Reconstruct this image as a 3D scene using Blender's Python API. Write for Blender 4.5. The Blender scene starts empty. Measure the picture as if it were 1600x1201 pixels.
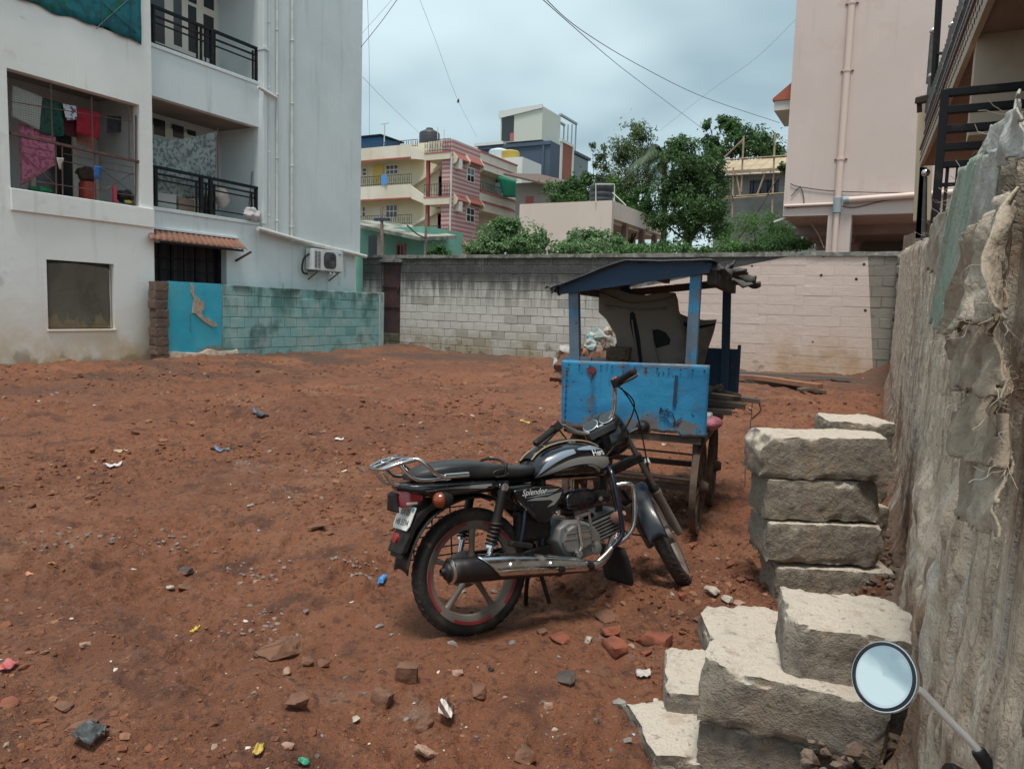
import bpy, bmesh, math, random
import numpy as np
from math import sin, cos, pi, radians as R
from mathutils import Vector, Matrix
random.seed(7)
RNG = np.random.default_rng(7)
S = bpy.context.scene
COL = S.collection

# ------------------------------------------------------------------ camera
CAM_H = 1.5
PITCH, ROLL, YAW, FPX = R(5.649), R(1.7857), R(27.839), 1177.15
_fw = np.array([-sin(YAW)*cos(PITCH), cos(YAW)*cos(PITCH), -sin(PITCH)])
_r0 = np.array([cos(YAW), sin(YAW), 0.0])
_u0 = np.cross(_r0, _fw)
_rt = cos(ROLL)*_r0 + sin(ROLL)*_u0
_up = -sin(ROLL)*_r0 + cos(ROLL)*_u0
CPOS = np.array([0, 0, CAM_H])
cam = bpy.data.cameras.new('camera')
camo = bpy.data.objects.new('camera', cam); COL.objects.link(camo)
cam.sensor_width = 36; cam.sensor_fit = 'HORIZONTAL'; cam.lens = FPX*36/1600
cam.clip_start = 0.05; cam.clip_end = 2000
camo.matrix_world = Matrix(((_rt[0], _up[0], -_fw[0], 0), (_rt[1], _up[1], -_fw[1], 0), (_rt[2], _up[2], -_fw[2], CAM_H), (0, 0, 0, 1)))
S.camera = camo
cam.dof.use_dof = False

# ------------------------------------------------------------------ world, sun, exposure
SUN_EL, SUN_AZ = R(74), R(168)      # azimuth clockwise from +Y
w = bpy.data.worlds.new('World'); S.world = w; w.use_nodes = True
nt = w.node_tree; nt.nodes.clear()
def wn(t, **k):
    n = nt.nodes.new(t)
    for a, b in k.items(): setattr(n, a, b)
    return n
wo = wn('ShaderNodeOutputWorld'); bg = wn('ShaderNodeBackground'); bg.inputs[1].default_value = 0.088
sky = wn('ShaderNodeTexSky', sky_type='NISHITA'); sky.sun_disc = False
sky.sun_elevation = SUN_EL; sky.sun_rotation = SUN_AZ; sky.dust_density = 2.0
tc = wn('ShaderNodeTexCoord'); sp = wn('ShaderNodeSeparateXYZ')
nt.links.new(tc.outputs['Generated'], sp.inputs[0])
zz = wn('ShaderNodeMath', operation='MAXIMUM'); nt.links.new(sp.outputs[2], zz.inputs[0]); zz.inputs[1].default_value = 0.0
za = wn('ShaderNodeMath', operation='ADD'); nt.links.new(zz.outputs[0], za.inputs[0]); za.inputs[1].default_value = 0.22
dx = wn('ShaderNodeMath', operation='DIVIDE'); nt.links.new(sp.outputs[0], dx.inputs[0]); nt.links.new(za.outputs[0], dx.inputs[1])
dy = wn('ShaderNodeMath', operation='DIVIDE'); nt.links.new(sp.outputs[1], dy.inputs[0]); nt.links.new(za.outputs[0], dy.inputs[1])
cx = wn('ShaderNodeCombineXYZ'); nt.links.new(dx.outputs[0], cx.inputs[0]); nt.links.new(dy.outputs[0], cx.inputs[1]); cx.inputs[2].default_value = 2.6
nz = wn('ShaderNodeTexNoise'); nz.inputs['Scale'].default_value = 0.85; nz.inputs['Detail'].default_value = 3.5; nz.inputs['Roughness'].default_value = 0.5
nz.inputs['Distortion'].default_value = 0.15
nt.links.new(cx.outputs[0], nz.inputs['Vector'])
cr = wn('ShaderNodeValToRGB'); nt.links.new(nz.outputs['Fac'], cr.inputs[0])
e = cr.color_ramp.elements
e[0].position = 0.40; e[0].color = (1.95, 2.7, 2.95, 1)
e[1].position = 0.58; e[1].color = (4.0, 4.9, 5.1, 1)
mx = wn('ShaderNodeMix', data_type='RGBA'); mx.inputs[0].default_value = 0.12
nt.links.new(cr.outputs[0], mx.inputs[6]); nt.links.new(sky.outputs[0], mx.inputs[7])
nt.links.new(mx.outputs[2], bg.inputs[0]); nt.links.new(bg.outputs[0], wo.inputs[0])

sl = bpy.data.lights.new('sun', 'SUN'); sl.energy = 1.5; sl.angle = R(14); sl.color = (1.0, 0.94, 0.85)
so = bpy.data.objects.new('sun', sl); COL.objects.link(so)
sd = Vector((sin(SUN_AZ)*cos(SUN_EL), cos(SUN_AZ)*cos(SUN_EL), sin(SUN_EL)))
so.rotation_euler = sd.to_track_quat('Z', 'Y').to_euler()
so.location = sd*50
vs = S.view_settings
vs.view_transform = 'Standard'; vs.look = 'None'; vs.exposure = 1.12; vs.gamma = 1; vs.use_curve_mapping = False

# ------------------------------------------------------------------ sight lines of the survey (pixel of the 1600x1201 photograph -> point on a real plane)
def ray(x, y): return _fw + _rt*((x-800)/FPX) + _up*((600.5-y)/FPX)
def GZ(x, y, z=0.0):
    d = ray(x, y); return CPOS + d*((z-CAM_H)/d[2])
def PX(x, y, X):
    d = ray(x, y); return CPOS + d*(X/d[0])
def PY(x, y, Y):
    d = ray(x, y); return CPOS + d*(Y/d[1])
def PD(x, y, D): return CPOS + ray(x, y)*D

# ------------------------------------------------------------------ noise
def _hash(ix, iy, iz, s):
    n = (ix*374761393 + iy*668265263 + iz*2147483647 + s*974634777).astype(np.int64) & 0xffffffff
    n = ((n ^ (n >> 13))*1274126177) & 0xffffffff
    n = (n ^ (n >> 16)) & 0xffffffff
    return n.astype(np.float64)/4294967295.0
def vnoise(p, s=0):
    p = np.asarray(p, float); i = np.floor(p).astype(np.int64); f = p-i; f = f*f*(3-2*f)
    x, y, z = i[..., 0], i[..., 1], i[..., 2]; fx, fy, fz = f[..., 0], f[..., 1], f[..., 2]
    def h(a, b, c): return _hash(x+a, y+b, z+c, s)
    a = h(0,0,0)*(1-fx)+h(1,0,0)*fx; b = h(0,1,0)*(1-fx)+h(1,1,0)*fx
    c = h(0,0,1)*(1-fx)+h(1,0,1)*fx; d = h(0,1,1)*(1-fx)+h(1,1,1)*fx
    return (a*(1-fy)+b*fy)*(1-fz)+(c*(1-fy)+d*fy)*fz
def fbm(p, o=4, s=0, g=0.5, l=2.03):
    p = np.asarray(p, float); r = 0; a = 1; t = 0
    for k in range(o):
        r = r+a*(vnoise(p, s+k*17)-.5); t += a; a *= g; p = p*l+7.3
    return r/t*2

# ------------------------------------------------------------------ mesh builder
def _frame(t):
    t = t/np.linalg.norm(t)
    a = np.array([0, 0, 1.]) if abs(t[2]) < .9 else np.array([1., 0, 0])
    u = np.cross(a, t); u /= np.linalg.norm(u); return u, np.cross(t, u)
class MB:
    def __init__(s): s.v = []; s.f = []
    def add(s, vs, fs):
        b = len(s.v); s.v.extend([tuple(map(float, x)) for x in vs]); s.f.extend([tuple(b+i for i in q) for q in fs]); return s
    def box(s, lo, hi, M=None):
        x0, y0, z0 = lo; x1, y1, z1 = hi
        vs = [(x0,y0,z0),(x1,y0,z0),(x1,y1,z0),(x0,y1,z0),(x0,y0,z1),(x1,y0,z1),(x1,y1,z1),(x0,y1,z1)]
        if M is not None: vs = [M @ Vector(v) for v in vs]
        return s.add(vs, [(0,3,2,1),(4,5,6,7),(0,1,5,4),(1,2,6,5),(2,3,7,6),(3,0,4,7)])
    def bar(s, a, b, w, h=None, up=None):
        a = np.array(a, float); b = np.array(b, float); h = h or w; t = b-a
        if up is not None:
            t1 = t/np.linalg.norm(t); u = np.cross(np.array(up, float), t1); u /= np.linalg.norm(u); v = np.cross(t1, u)
        else: u, v = _frame(t)
        vs = [p+u*i*w/2+v*j*h/2 for p in (a, b) for i, j in ((-1,-1),(1,-1),(1,1),(-1,1))]
        return s.add(vs, [(0,3,2,1),(4,5,6,7),(0,1,5,4),(1,2,6,5),(2,3,7,6),(3,0,4,7)])
    def tube(s, pts, r, n=8, closed=False, cap=True):
        P = np.array([np.array(p, float) for p in pts]); m = len(P); rr = [r]*m if np.isscalar(r) else list(r)
        vs = []; u = None
        for i in range(m):
            if closed: t = P[(i+1) % m]-P[i-1]
            else: t = P[min(i+1, m-1)]-P[max(i-1, 0)]
            t = t/(np.linalg.norm(t)+1e-12)
            if u is None: u, v = _frame(t)
            else:
                u = u-t*(u@t); u /= np.linalg.norm(u)+1e-12; v = np.cross(t, u)
            for k in range(n):
                a = 2*pi*k/n; vs.append(P[i]+(u*cos(a)+v*sin(a))*rr[i])
        fs = []
        for i in range(m if closed else m-1):
            j = (i+1) % m
            for k in range(n): fs.append((i*n+k, i*n+(k+1) % n, j*n+(k+1) % n, j*n+k))
        if cap and not closed: fs += [tuple(range(n-1, -1, -1)), tuple((m-1)*n+k for k in range(n))]
        return s.add(vs, fs)
    def lathe(s, prof, o, ax, n=24, closed=False):
        # prof: (radius, height along ax)
        o = np.array(o, float); ax = np.array(ax, float); ax /= np.linalg.norm(ax); u, v = _frame(ax)
        m = len(prof); vs = []
        for (r, h) in prof:
            for k in range(n):
                a = 2*pi*k/n; vs.append(o+ax*h+(u*cos(a)+v*sin(a))*r)
        fs = []
        for i in range(m if closed else m-1):
            j = (i+1) % m
            for k in range(n): fs.append((i*n+k, i*n+(k+1) % n, j*n+(k+1) % n, j*n+k))
        if not closed:
            if prof[0][0] > 1e-5: fs.append(tuple(range(n-1, -1, -1)))
            if prof[-1][0] > 1e-5: fs.append(tuple((m-1)*n+k for k in range(n)))
        return s.add(vs, fs)
    def loft(s, rings, closed=True, cap=True):
        n = len(rings[0]); m = len(rings); vs = [p for r in rings for p in r]; fs = []
        for i in range(m-1):
            for k in range(n if closed else n-1): fs.append((i*n+k, i*n+(k+1) % n, (i+1)*n+(k+1) % n, (i+1)*n+k))
        if cap and closed: fs += [tuple(range(n-1, -1, -1)), tuple((m-1)*n+k for k in range(n))]
        return s.add(vs, fs)
    def prism(s, poly, f0, f1):
        # poly 2d points; f0,f1 map (a,b)->3d for the two faces
        n = len(poly); vs = [f0(*p) for p in poly]+[f1(*p) for p in poly]
        fs = [tuple(range(n-1, -1, -1)), tuple(n+k for k in range(n))]+[(k, (k+1) % n, n+(k+1) % n, n+k) for k in range(n)]
        return s.add(vs, fs)
    def grid(s, P):
        P = np.asarray(P); a, b = P.shape[:2]
        return s.add(P.reshape(-1, 3), [(i*b+j, i*b+j+1, (i+1)*b+j+1, (i+1)*b+j) for i in range(a-1) for j in range(b-1)])
    def xf(s, fn): s.v = [tuple(map(float, fn(np.array(v)))) for v in s.v]; return s
    def build(s, name, m, parent=None, smooth=None, bevel=0, seg=2, loc=None, fixn=True, solid=0):
        me = bpy.data.meshes.new(name); me.from_pydata(s.v, [], s.f); me.update()
        if fixn:
            bm = bmesh.new(); bm.from_mesh(me); bmesh.ops.recalc_face_normals(bm, faces=bm.faces); bm.to_mesh(me); bm.free()
        return mkobj(name, me, m, parent, smooth, bevel, seg, loc, solid)
def mkobj(name, me, m, parent=None, smooth=None, bevel=0, seg=2, loc=None, solid=0):
    if m is not None: me.materials.append(m)
    o = bpy.data.objects.new(name, me); COL.objects.link(o)
    if parent is not None: o.parent = parent
    if loc is not None: o.location = loc
    if smooth is not None:
        me.polygons.foreach_set('use_smooth', [True]*len(me.polygons)); me.set_sharp_from_angle(angle=R(smooth))
    if solid:
        sm = o.modifiers.new('solid', 'SOLIDIFY'); sm.thickness = solid; sm.offset = 0
    if bevel:
        b = o.modifiers.new('bevel', 'BEVEL'); b.width = bevel; b.segments = seg; b.limit_method = 'ANGLE'; b.angle_limit = R(35)
    return o
def fastmesh(name, V, F, m, parent=None, smooth=True):
    # V (n,3) array, F (k,4) or (k,3) int array
    me = bpy.data.meshes.new(name); V = np.asarray(V, np.float32); F = np.asarray(F, np.int32); k = F.shape[1]
    me.vertices.add(len(V)); me.vertices.foreach_set('co', V.ravel())
    me.loops.add(F.size); me.loops.foreach_set('vertex_index', F.ravel())
    me.polygons.add(len(F)); me.polygons.foreach_set('loop_start', np.arange(0, F.size, k, dtype=np.int32))
    me.polygons.foreach_set('loop_total', np.full(len(F), k, np.int32))
    me.polygons.foreach_set('use_smooth', np.full(len(F), bool(smooth)))
    me.update(calc_edges=True); me.validate()
    return mkobj(name, me, m, parent)
def tag(o, label=None, cat=None, group=None, kind=None):
    if label: o['label'] = label
    if cat: o['category'] = cat
    if group: o['group'] = group
    if kind: o['kind'] = kind
    return o
def thing(name, label, cat, loc=(0, 0, 0), group=None, M=None):
    o = bpy.data.objects.new(name, None); COL.objects.link(o); o.empty_display_size = .1
    if M is not None: o.matrix_world = M
    else: o.location = loc
    return tag(o, label, cat, group)
def copyof(o, parent=None, loc=None, name=None):
    c = o.copy(); COL.objects.link(c)
    if parent is not None: c.parent = parent
    if loc is not None: c.location = loc
    return c
def catmull(pts, n=6, closed=False):
    P = [np.array(p, float) for p in pts]; out = []; m = len(P)
    for i in range(m if closed else m-1):
        if closed: a, b, c, d = P[i-1], P[i], P[(i+1) % m], P[(i+2) % m]
        else: a, b, c, d = P[max(i-1, 0)], P[i], P[i+1], P[min(i+2, m-1)]
        for k in range(n):
            t = k/n; out.append(.5*((2*b)+(-a+c)*t+(2*a-5*b+4*c-d)*t*t+(-a+3*b-3*c+d)*t**3))
    if not closed: out.append(P[-1])
    return out

# ------------------------------------------------------------------ materials
def srgb(r, g, b, k=1.0):
    f = lambda c: ((c/255+.055)/1.055)**2.4 if c > 10 else c/255/12.92
    return (f(r)*k, f(g)*k, f(b)*k, 1)
def mat(name, c, rough=.85, metal=0, layers=(), bump=(), coat=0, spec=None, trans=0, rvar=None, rand=None, world=False):
    m = bpy.data.materials.new(name); m.use_nodes = True; t = m.node_tree; t.nodes.clear(); N = t.nodes.new; L = t.links.new
    out = N('ShaderNodeOutputMaterial'); b = N('ShaderNodeBsdfPrincipled'); L(b.outputs[0], out.inputs[0])
    b.inputs['Roughness'].default_value = rough; b.inputs['Metallic'].default_value = metal
    if coat: b.inputs['Coat Weight'].default_value = coat; b.inputs['Coat Roughness'].default_value = .08
    if spec is not None: b.inputs['Specular IOR Level'].default_value = spec
    tcn = N('ShaderNodeTexCoord'); co = N('ShaderNodeNewGeometry').outputs['Position'] if world else tcn.outputs['Object']; sep = N('ShaderNodeSeparateXYZ'); L(co, sep.inputs[0])
    def noise(sc, det=5, rg=.55, off=0, dist=0):
        mp = N('ShaderNodeMapping'); L(co, mp.inputs[0]); mp.inputs['Location'].default_value = (off*3.1, off*1.7, off*2.3)
        if np.isscalar(sc): sc = (sc,)*3
        mp.inputs['Scale'].default_value = sc
        n = N('ShaderNodeTexNoise'); n.inputs['Scale'].default_value = 1; n.inputs['Detail'].default_value = det; n.inputs['Roughness'].default_value = rg
        n.inputs['Distortion'].default_value = dist
        L(mp.outputs[0], n.inputs['Vector']); return n.outputs['Fac']
    def mrange(v, a, bb, lo=0, hi=1):
        r = N('ShaderNodeMapRange'); r.interpolation_type = 'SMOOTHSTEP'; r.inputs[1].default_value = a; r.inputs[2].default_value = bb; r.inputs[3].default_value = lo; r.inputs[4].default_value = hi
        if a > bb:
            r.interpolation_type = 'LINEAR'
        L(v, r.inputs[0]); return r.outputs[0]
    def mul(x, y):
        q = N('ShaderNodeMath'); q.operation = 'MULTIPLY'; L(x, q.inputs[0])
        if isinstance(y, (int, float)): q.inputs[1].default_value = y
        else: L(y, q.inputs[1])
        return q.outputs[0]
    rgb = N('ShaderNodeRGB'); rgb.outputs[0].default_value = c if len(c) == 4 else (*c, 1); cur = rgb.outputs[0]
    facs = []
    for k, l in enumerate(layers):
        typ = l.get('t', 'noise')
        if typ == 'noise': f = mrange(noise(l.get('s', 1), l.get('d', 5), l.get('g', .55), l.get('o', k+1), l.get('dist', 0)), l.get('lo', .4), l.get('hi', .6))
        elif typ == 'rand':
            oi = N('ShaderNodeObjectInfo'); f = mrange(oi.outputs['Random'], l.get('lo', 0), l.get('hi', 1))
        elif typ == 'island':
            oi = N('ShaderNodeNewGeometry'); f = mrange(oi.outputs['Random Per Island'], l.get('lo', 0), l.get('hi', 1))
        elif typ == 'up':
            g = N('ShaderNodeNewGeometry'); s2 = N('ShaderNodeSeparateXYZ'); L(g.outputs['Normal'], s2.inputs[0]); f = mrange(s2.outputs[2], l.get('lo', .3), l.get('hi', .9))
        elif typ == 'vor':
            mp = N('ShaderNodeMapping'); L(co, mp.inputs[0]); sc = l.get('s', 1); mp.inputs['Scale'].default_value = (sc,)*3 if np.isscalar(sc) else sc
            vv = N('ShaderNodeTexVoronoi'); L(mp.outputs[0], vv.inputs['Vector']); vv.inputs['Scale'].default_value = 1
            f = mrange(vv.outputs['Distance'], l.get('lo', .2), l.get('hi', .3))
        elif typ == 'wave':
            mp = N('ShaderNodeMapping'); L(co, mp.inputs[0]); mp.inputs['Rotation'].default_value = l.get('rot', (0, 0, 0))
            wv = N('ShaderNodeTexWave'); L(mp.outputs[0], wv.inputs['Vector']); wv.inputs['Scale'].default_value = l.get('s', 1); wv.inputs['Distortion'].default_value = l.get('dist', 0)
            wv.bands_direction = l.get('dir', 'Z'); f = mrange(wv.outputs['Fac'], l.get('lo', .45), l.get('hi', .55))
        else: f = None
        for (vec, a, bb) in l.get('lin', ()):
            dt = N('ShaderNodeVectorMath'); dt.operation = 'DOT_PRODUCT'; L(co, dt.inputs[0]); dt.inputs[1].default_value = vec
            lf = mrange(dt.outputs['Value'], a, bb); f = lf if f is None else mul(f, lf)
        for ax, i in (('x', 0), ('y', 1), ('z', 2)):
            if ax in l:
                zf = mrange(sep.outputs[i], l[ax][0], l[ax][1])
                if f is None: f = zf
                elif l.get('soft'):
                    ad = N('ShaderNodeMath'); ad.operation = 'ADD'; L(f, ad.inputs[0]); L(zf, ad.inputs[1]); f = mrange(ad.outputs[0], .9, 1.25)
                else: f = mul(f, zf)
        f = mul(f, l.get('f', 1.0))
        mxn = N('ShaderNodeMix'); mxn.data_type = 'RGBA'; L(f, mxn.inputs[0]); L(cur, mxn.inputs[6]); cc = l['c']; mxn.inputs[7].default_value = cc if len(cc) == 4 else (*cc, 1)
        cur = mxn.outputs[2]
        if 'r' in l: facs.append((f, l['r']))
    L(cur, b.inputs['Base Color'])
    rv = None
    if facs or rvar:
        v = N('ShaderNodeValue'); v.outputs[0].default_value = rough; rv = v.outputs[0]
        for f, tgt in facs:
            q = N('ShaderNodeMix'); L(f, q.inputs[0]); L(rv, q.inputs[2]); q.inputs[3].default_value = tgt; rv = q.outputs[0]
        if rvar:
            q = N('ShaderNodeMath'); q.operation = 'ADD'; L(rv, q.inputs[0]); L(mrange(noise(rvar[0], 4), .3, .7, -rvar[1], rvar[1]), q.inputs[1]); q.use_clamp = True; rv = q.outputs[0]
        L(rv, b.inputs['Roughness'])
    nrm = None
    for (sc, st, det) in bump:
        bn = N('ShaderNodeBump'); bn.inputs['Strength'].default_value = 1.0; bn.inputs['Distance'].default_value = st
        L(noise(sc, det, .6, 5), bn.inputs['Height'])
        if nrm is not None: L(nrm, bn.inputs['Normal'])
        nrm = bn.outputs[0]
    if nrm is not None: L(nrm, b.inputs['Normal'])
    if trans:
        tr = N('ShaderNodeBsdfTranslucent'); L(cur, tr.inputs[0]); ms = N('ShaderNodeMixShader'); ms.inputs[0].default_value = trans
        L(b.outputs[0], ms.inputs[1]); L(tr.outputs[0], ms.inputs[2]); L(ms.outputs[0], out.inputs[0])
    return m
# ------------------------------------------------------------------ ground
def sst(x, a, b):
    t = np.clip((np.asarray(x, float)-a)/(b-a), 0, 1); return t*t*(3-2*t)
def gh0(X, Y):
    X = np.asarray(X, float); Y = np.asarray(Y, float)
    z = .12*sst(X, -13.6, -15.5)+.05*sst(Y, 18.5, 21)+.16*sst(X, -.55, .15)*(1-.5*sst(Y, 8, 14))
    z = z+.05*np.exp(-(((X+.97)**2+(Y-4.05)**2)/.5))-.0
    z = z+.45*sst(X, -1.3, -.35)*sst(Y, 19.0, 21.2)
    return z
def ghn(X, Y):
    p = np.stack([X, Y, np.zeros_like(X)], -1)
    n = .06*fbm(p*.55, 3, 3)+.075*fbm(p*2.1+5, 4, 11)
    r = 1-np.abs(fbm(p*3.2+2.2, 4, 23)); n = n+.042*(r**3-.5)
    m = sst(fbm(p*.7+9, 3, 41), -.12, .2)
    n = n+(.016+.042*m)*fbm(p*7.0, 4, 31)+(.006+.014*m)*fbm(p*26., 3, 37)
    bl_ = np.abs(fbm(p*6.2+1.7, 3, 61)); n = n+.075*m*(np.clip(bl_, 0, .5)-.15)
    # tyre ruts left by the machine that levelled the plot
    d = X*.87+Y*.5; q = (d*.32) % 1.0
    n = n-.035*np.exp(-((q-.5)/.06)**2)*sst(Y, 4.5, 7)*(.5+vnoise(p*1.1, 4))+.02*np.exp(-((q-.62)/.04)**2)*sst(Y, 4.5, 7)
    calm = 1-.85*np.exp(-(((X+1.70)**2+(Y-2.92)**2)/.05))-.8*np.exp(-(((X+.97)**2+(Y-4.0)**2)/.05))
    return n*np.clip(calm, .1, 1)
def gh(X, Y):
    X = np.atleast_1d(np.asarray(X, float)); Y = np.atleast_1d(np.asarray(Y, float)); return gh0(X, Y)+ghn(X, Y)
def gz(x, y): return float(gh(x, y)[0])
def ground_at(px, py):
    z = 0.0
    for _ in range(6):
        p = GZ(px, py, z); z = gz(p[0], p[1])
    return np.array([p[0], p[1], z])

DIRT = mat('red_earth', (.235, .088, .042), .93, world=True, layers=[
    dict(s=.35, lo=.42, hi=.60, c=(.165, .062, .033), f=.7, d=7),
    dict(s=.9, lo=.52, hi=.7, c=(.29, .13, .070), f=.7, d=7),
    dict(s=2.6, lo=.52, hi=.66, c=(.088, .036, .023), f=.8, d=8),
    dict(s=(.8, 1.6, 1), lo=.60, hi=.70, c=(.29, .235, .20), f=.55, d=9, g=.7),
    dict(s=11, lo=.48, hi=.72, c=(.30, .135, .075), f=.6, d=6, g=.7),
    dict(s=26, lo=.53, hi=.66, c=(.082, .036, .024), f=.75, d=6),
    dict(s=.5, lo=.40, hi=.58, c=(.085, .050, .036), f=.85, d=6, x=(-9.5, -13.5)),
    dict(s=.6, lo=.35, hi=.6, c=(.10, .058, .042), f=.8, d=6, y=(15.5, 19.5)),
    dict(s=60, lo=.68, hi=.75, c=(.42, .34, .29), f=.6, d=2),
], bump=[(38, .030, 6), (130, .010, 4)])
nr, na = 940, 500
rr = .85*np.exp(np.linspace(0, math.log(34/.85), nr)); aa = np.linspace(R(-15), R(76), na)
RR, AA = np.meshgrid(rr, aa, indexing='ij'); GX = -RR*np.sin(AA); GY = RR*np.cos(AA)
Zg = gh(GX.ravel(), GY.ravel()).reshape(GX.shape)
edge = np.maximum(sst(RR, 31, 34), np.maximum(sst(AA, R(74), R(76)), 0)); Zg = Zg*(1-edge)-.2*edge
idx = np.arange(nr*na).reshape(nr, na)
F = np.stack([idx[:-1, :-1].ravel(), idx[1:, :-1].ravel(), idx[1:, 1:].ravel(), idx[:-1, 1:].ravel()], 1)[:, ::-1]
g = fastmesh('ground', np.stack([GX.ravel(), GY.ravel(), Zg.ravel()], 1), F, DIRT); tag(g, kind='structure')
if g.data.polygons[0].normal.z < 0: g.data.flip_normals()
OUT = mat('outer_earth', (.16, .10, .07), .95, world=True, layers=[dict(s=.2, c=(.10, .10, .06), f=.7)])
b = MB(); b.box((-500, -300, -.9), (500, 900, -.25)); o = b.build('surrounding_ground', OUT); tag(o, kind='structure')

# clods, gravel and plaster chips: nobody could count them
def icosa():
    t = (1+5**.5)/2
    v = np.array([(-1,t,0),(1,t,0),(-1,-t,0),(1,-t,0),(0,-1,t),(0,1,t),(0,-1,-t),(0,1,-t),(t,0,-1),(t,0,1),(-t,0,-1),(-t,0,1)], float)/1.9
    f = np.array([(0,11,5),(0,5,1),(0,1,7),(0,7,10),(0,10,11),(1,5,9),(5,11,4),(11,10,2),(10,7,6),(7,1,8),(3,9,4),(3,4,2),(3,2,6),(3,6,8),(3,8,9),(4,9,5),(2,4,11),(6,2,10),(8,6,7),(9,8,1)])
    return v, f
def scatter(name, n, m, smin, smax, rmin, rmax, flat=.6, sink=.25, patch=0.0, seed=1, rpow=1.0, amin=-8, amax=74):
    rg = np.random.default_rng(seed)
    k = int(n*2.5) if patch else n
    r = np.exp(rg.uniform(math.log(rmin), math.log(rmax), k)); a = np.radians(rg.uniform(amin, amax, k)); X = -r*np.sin(a); Y = r*np.cos(a)
    ok = (X > -15.6) & (Y < 21.1) & (X < .12-.03*Y)
    if patch:
        ok &= (fbm(np.stack([X, Y, 0*X], -1)*.9+3, 3, seed)+rg.uniform(-.25, .25, k)) > patch-.12
    X, Y, r = X[ok][:n], Y[ok][:n], r[ok][:n]; k = len(X)
    s = smin*(smax/smin)**(rg.random(k)**2.2)*np.clip(.55+r*.13, .6, 2.2)
    Z = gh(X, Y)
    v, f = icosa(); nv = len(v)
    V = v[None]*(1+rg.uniform(-.38, .38, (k, nv, 1)))
    sc = np.stack([rg.uniform(.7, 1.4, k), rg.uniform(.6, 1.1, k), rg.uniform(.45, 1, k)*flat], -1); V = V*sc[:, None]
    th = rg.uniform(0, 2*pi, k); tl = rg.uniform(-.5, .5, k)
    c, s_ = np.cos(th)[:, None], np.sin(th)[:, None]; x = V[..., 0]*c-V[..., 1]*s_; y = V[..., 0]*s_+V[..., 1]*c; z = V[..., 2]
    z2 = z*np.cos(tl)[:, None]+x*np.sin(tl)[:, None]; x2 = x*np.cos(tl)[:, None]-z*np.sin(tl)[:, None]
    V = np.stack([x2*s[:, None]+X[:, None], y*s[:, None]+Y[:, None], z2*s[:, None]+Z[:, None]+(.5-sink)*s[:, None]*flat*.5], -1)
    Fi = (f[None]+np.arange(k)[:, None, None]*nv).reshape(-1, 3)
    o = fastmesh(name, V.reshape(-1, 3), Fi, m, smooth=False); tag(o, kind='stuff'); return o
CLOD = mat('earth_clods', (.215, .082, .040), .95, layers=[dict(t='island', lo=0, hi=1, c=(.11, .045, .027), f=.9), dict(t='island', lo=.86, hi=.89, c=(.27, .13, .075)), dict(t='island', lo=.975, hi=.98, c=(.30, .225, .17))], bump=[(90, .006, 3)])
scatter('earth_clods', 26000, CLOD, .004, .026, 1.5, 21, .8, .5, .16, 3)
scatter('loose_crumbs', 14000, CLOD, .003, .012, 1.5, 12, .8, .35, 0, 5)
GRV = mat('grey_gravel', (.24, .215, .195), .9, layers=[dict(t='island', lo=0, hi=1, c=(.13, .115, .10), f=.9)], bump=[(80, .004, 3)])
scatter('grey_gravel', 500, GRV, .005, .022, 1.8, 20, .8, .3, .30, 8)
CHIP = mat('plaster_chips', (.62, .58, .52), .85, layers=[dict(t='island', lo=0, hi=1, c=(.42, .36, .30), f=.9), dict(t='island', lo=.93, hi=.95, c=(.30, .42, .50))])
scatter('plaster_chips', 420, CHIP, .004, .016, 1.8, 21, .4, .05, 0, 9)

# ------------------------------------------------------------------ rocks and bricks lying on the plot
def rockmesh(name, seed, sx, sy, sz, angular=True, disp=.05):
    rg = np.random.default_rng(seed); bm = bmesh.new()
    for _ in range(16):
        p = rg.normal(size=3); p /= np.linalg.norm(p); p = np.sign(p)*np.abs(p)**(.65 if angular else 1.0)
        bm.verts.new((p[0]*sx*.5*rg.uniform(.8, 1.15), p[1]*sy*.5*rg.uniform(.8, 1.15), p[2]*sz*.5*rg.uniform(.8, 1.1)))
    r = bmesh.ops.convex_hull(bm, input=bm.verts)
    bmesh.ops.delete(bm, geom=[v for v in bm.verts if not v.link_faces], context='VERTS')
    bmesh.ops.bevel(bm, geom=bm.edges[:], offset=min(sx, sy, sz)*.07, segments=1, affect='EDGES', clamp_overlap=True)
    bmesh.ops.triangulate(bm, faces=bm.faces[:])
    bmesh.ops.subdivide_edges(bm, edges=bm.edges[:], cuts=2, use_grid_fill=True)
    P = np.array([v.co[:] for v in bm.verts]); mn = min(sx, sy, sz)
    d = (fbm(P/mn*2.2, 3, seed)+.5*fbm(P/mn*7, 2, seed+4))*mn*disp*2.6
    for v, dd in zip(bm.verts, d):
        n = v.co.normalized(); v.co += n*float(dd)
    bmesh.ops.recalc_face_normals(bm, faces=bm.faces)
    me = bpy.data.meshes.new(name); bm.to_mesh(me); bm.free(); return me
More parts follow.
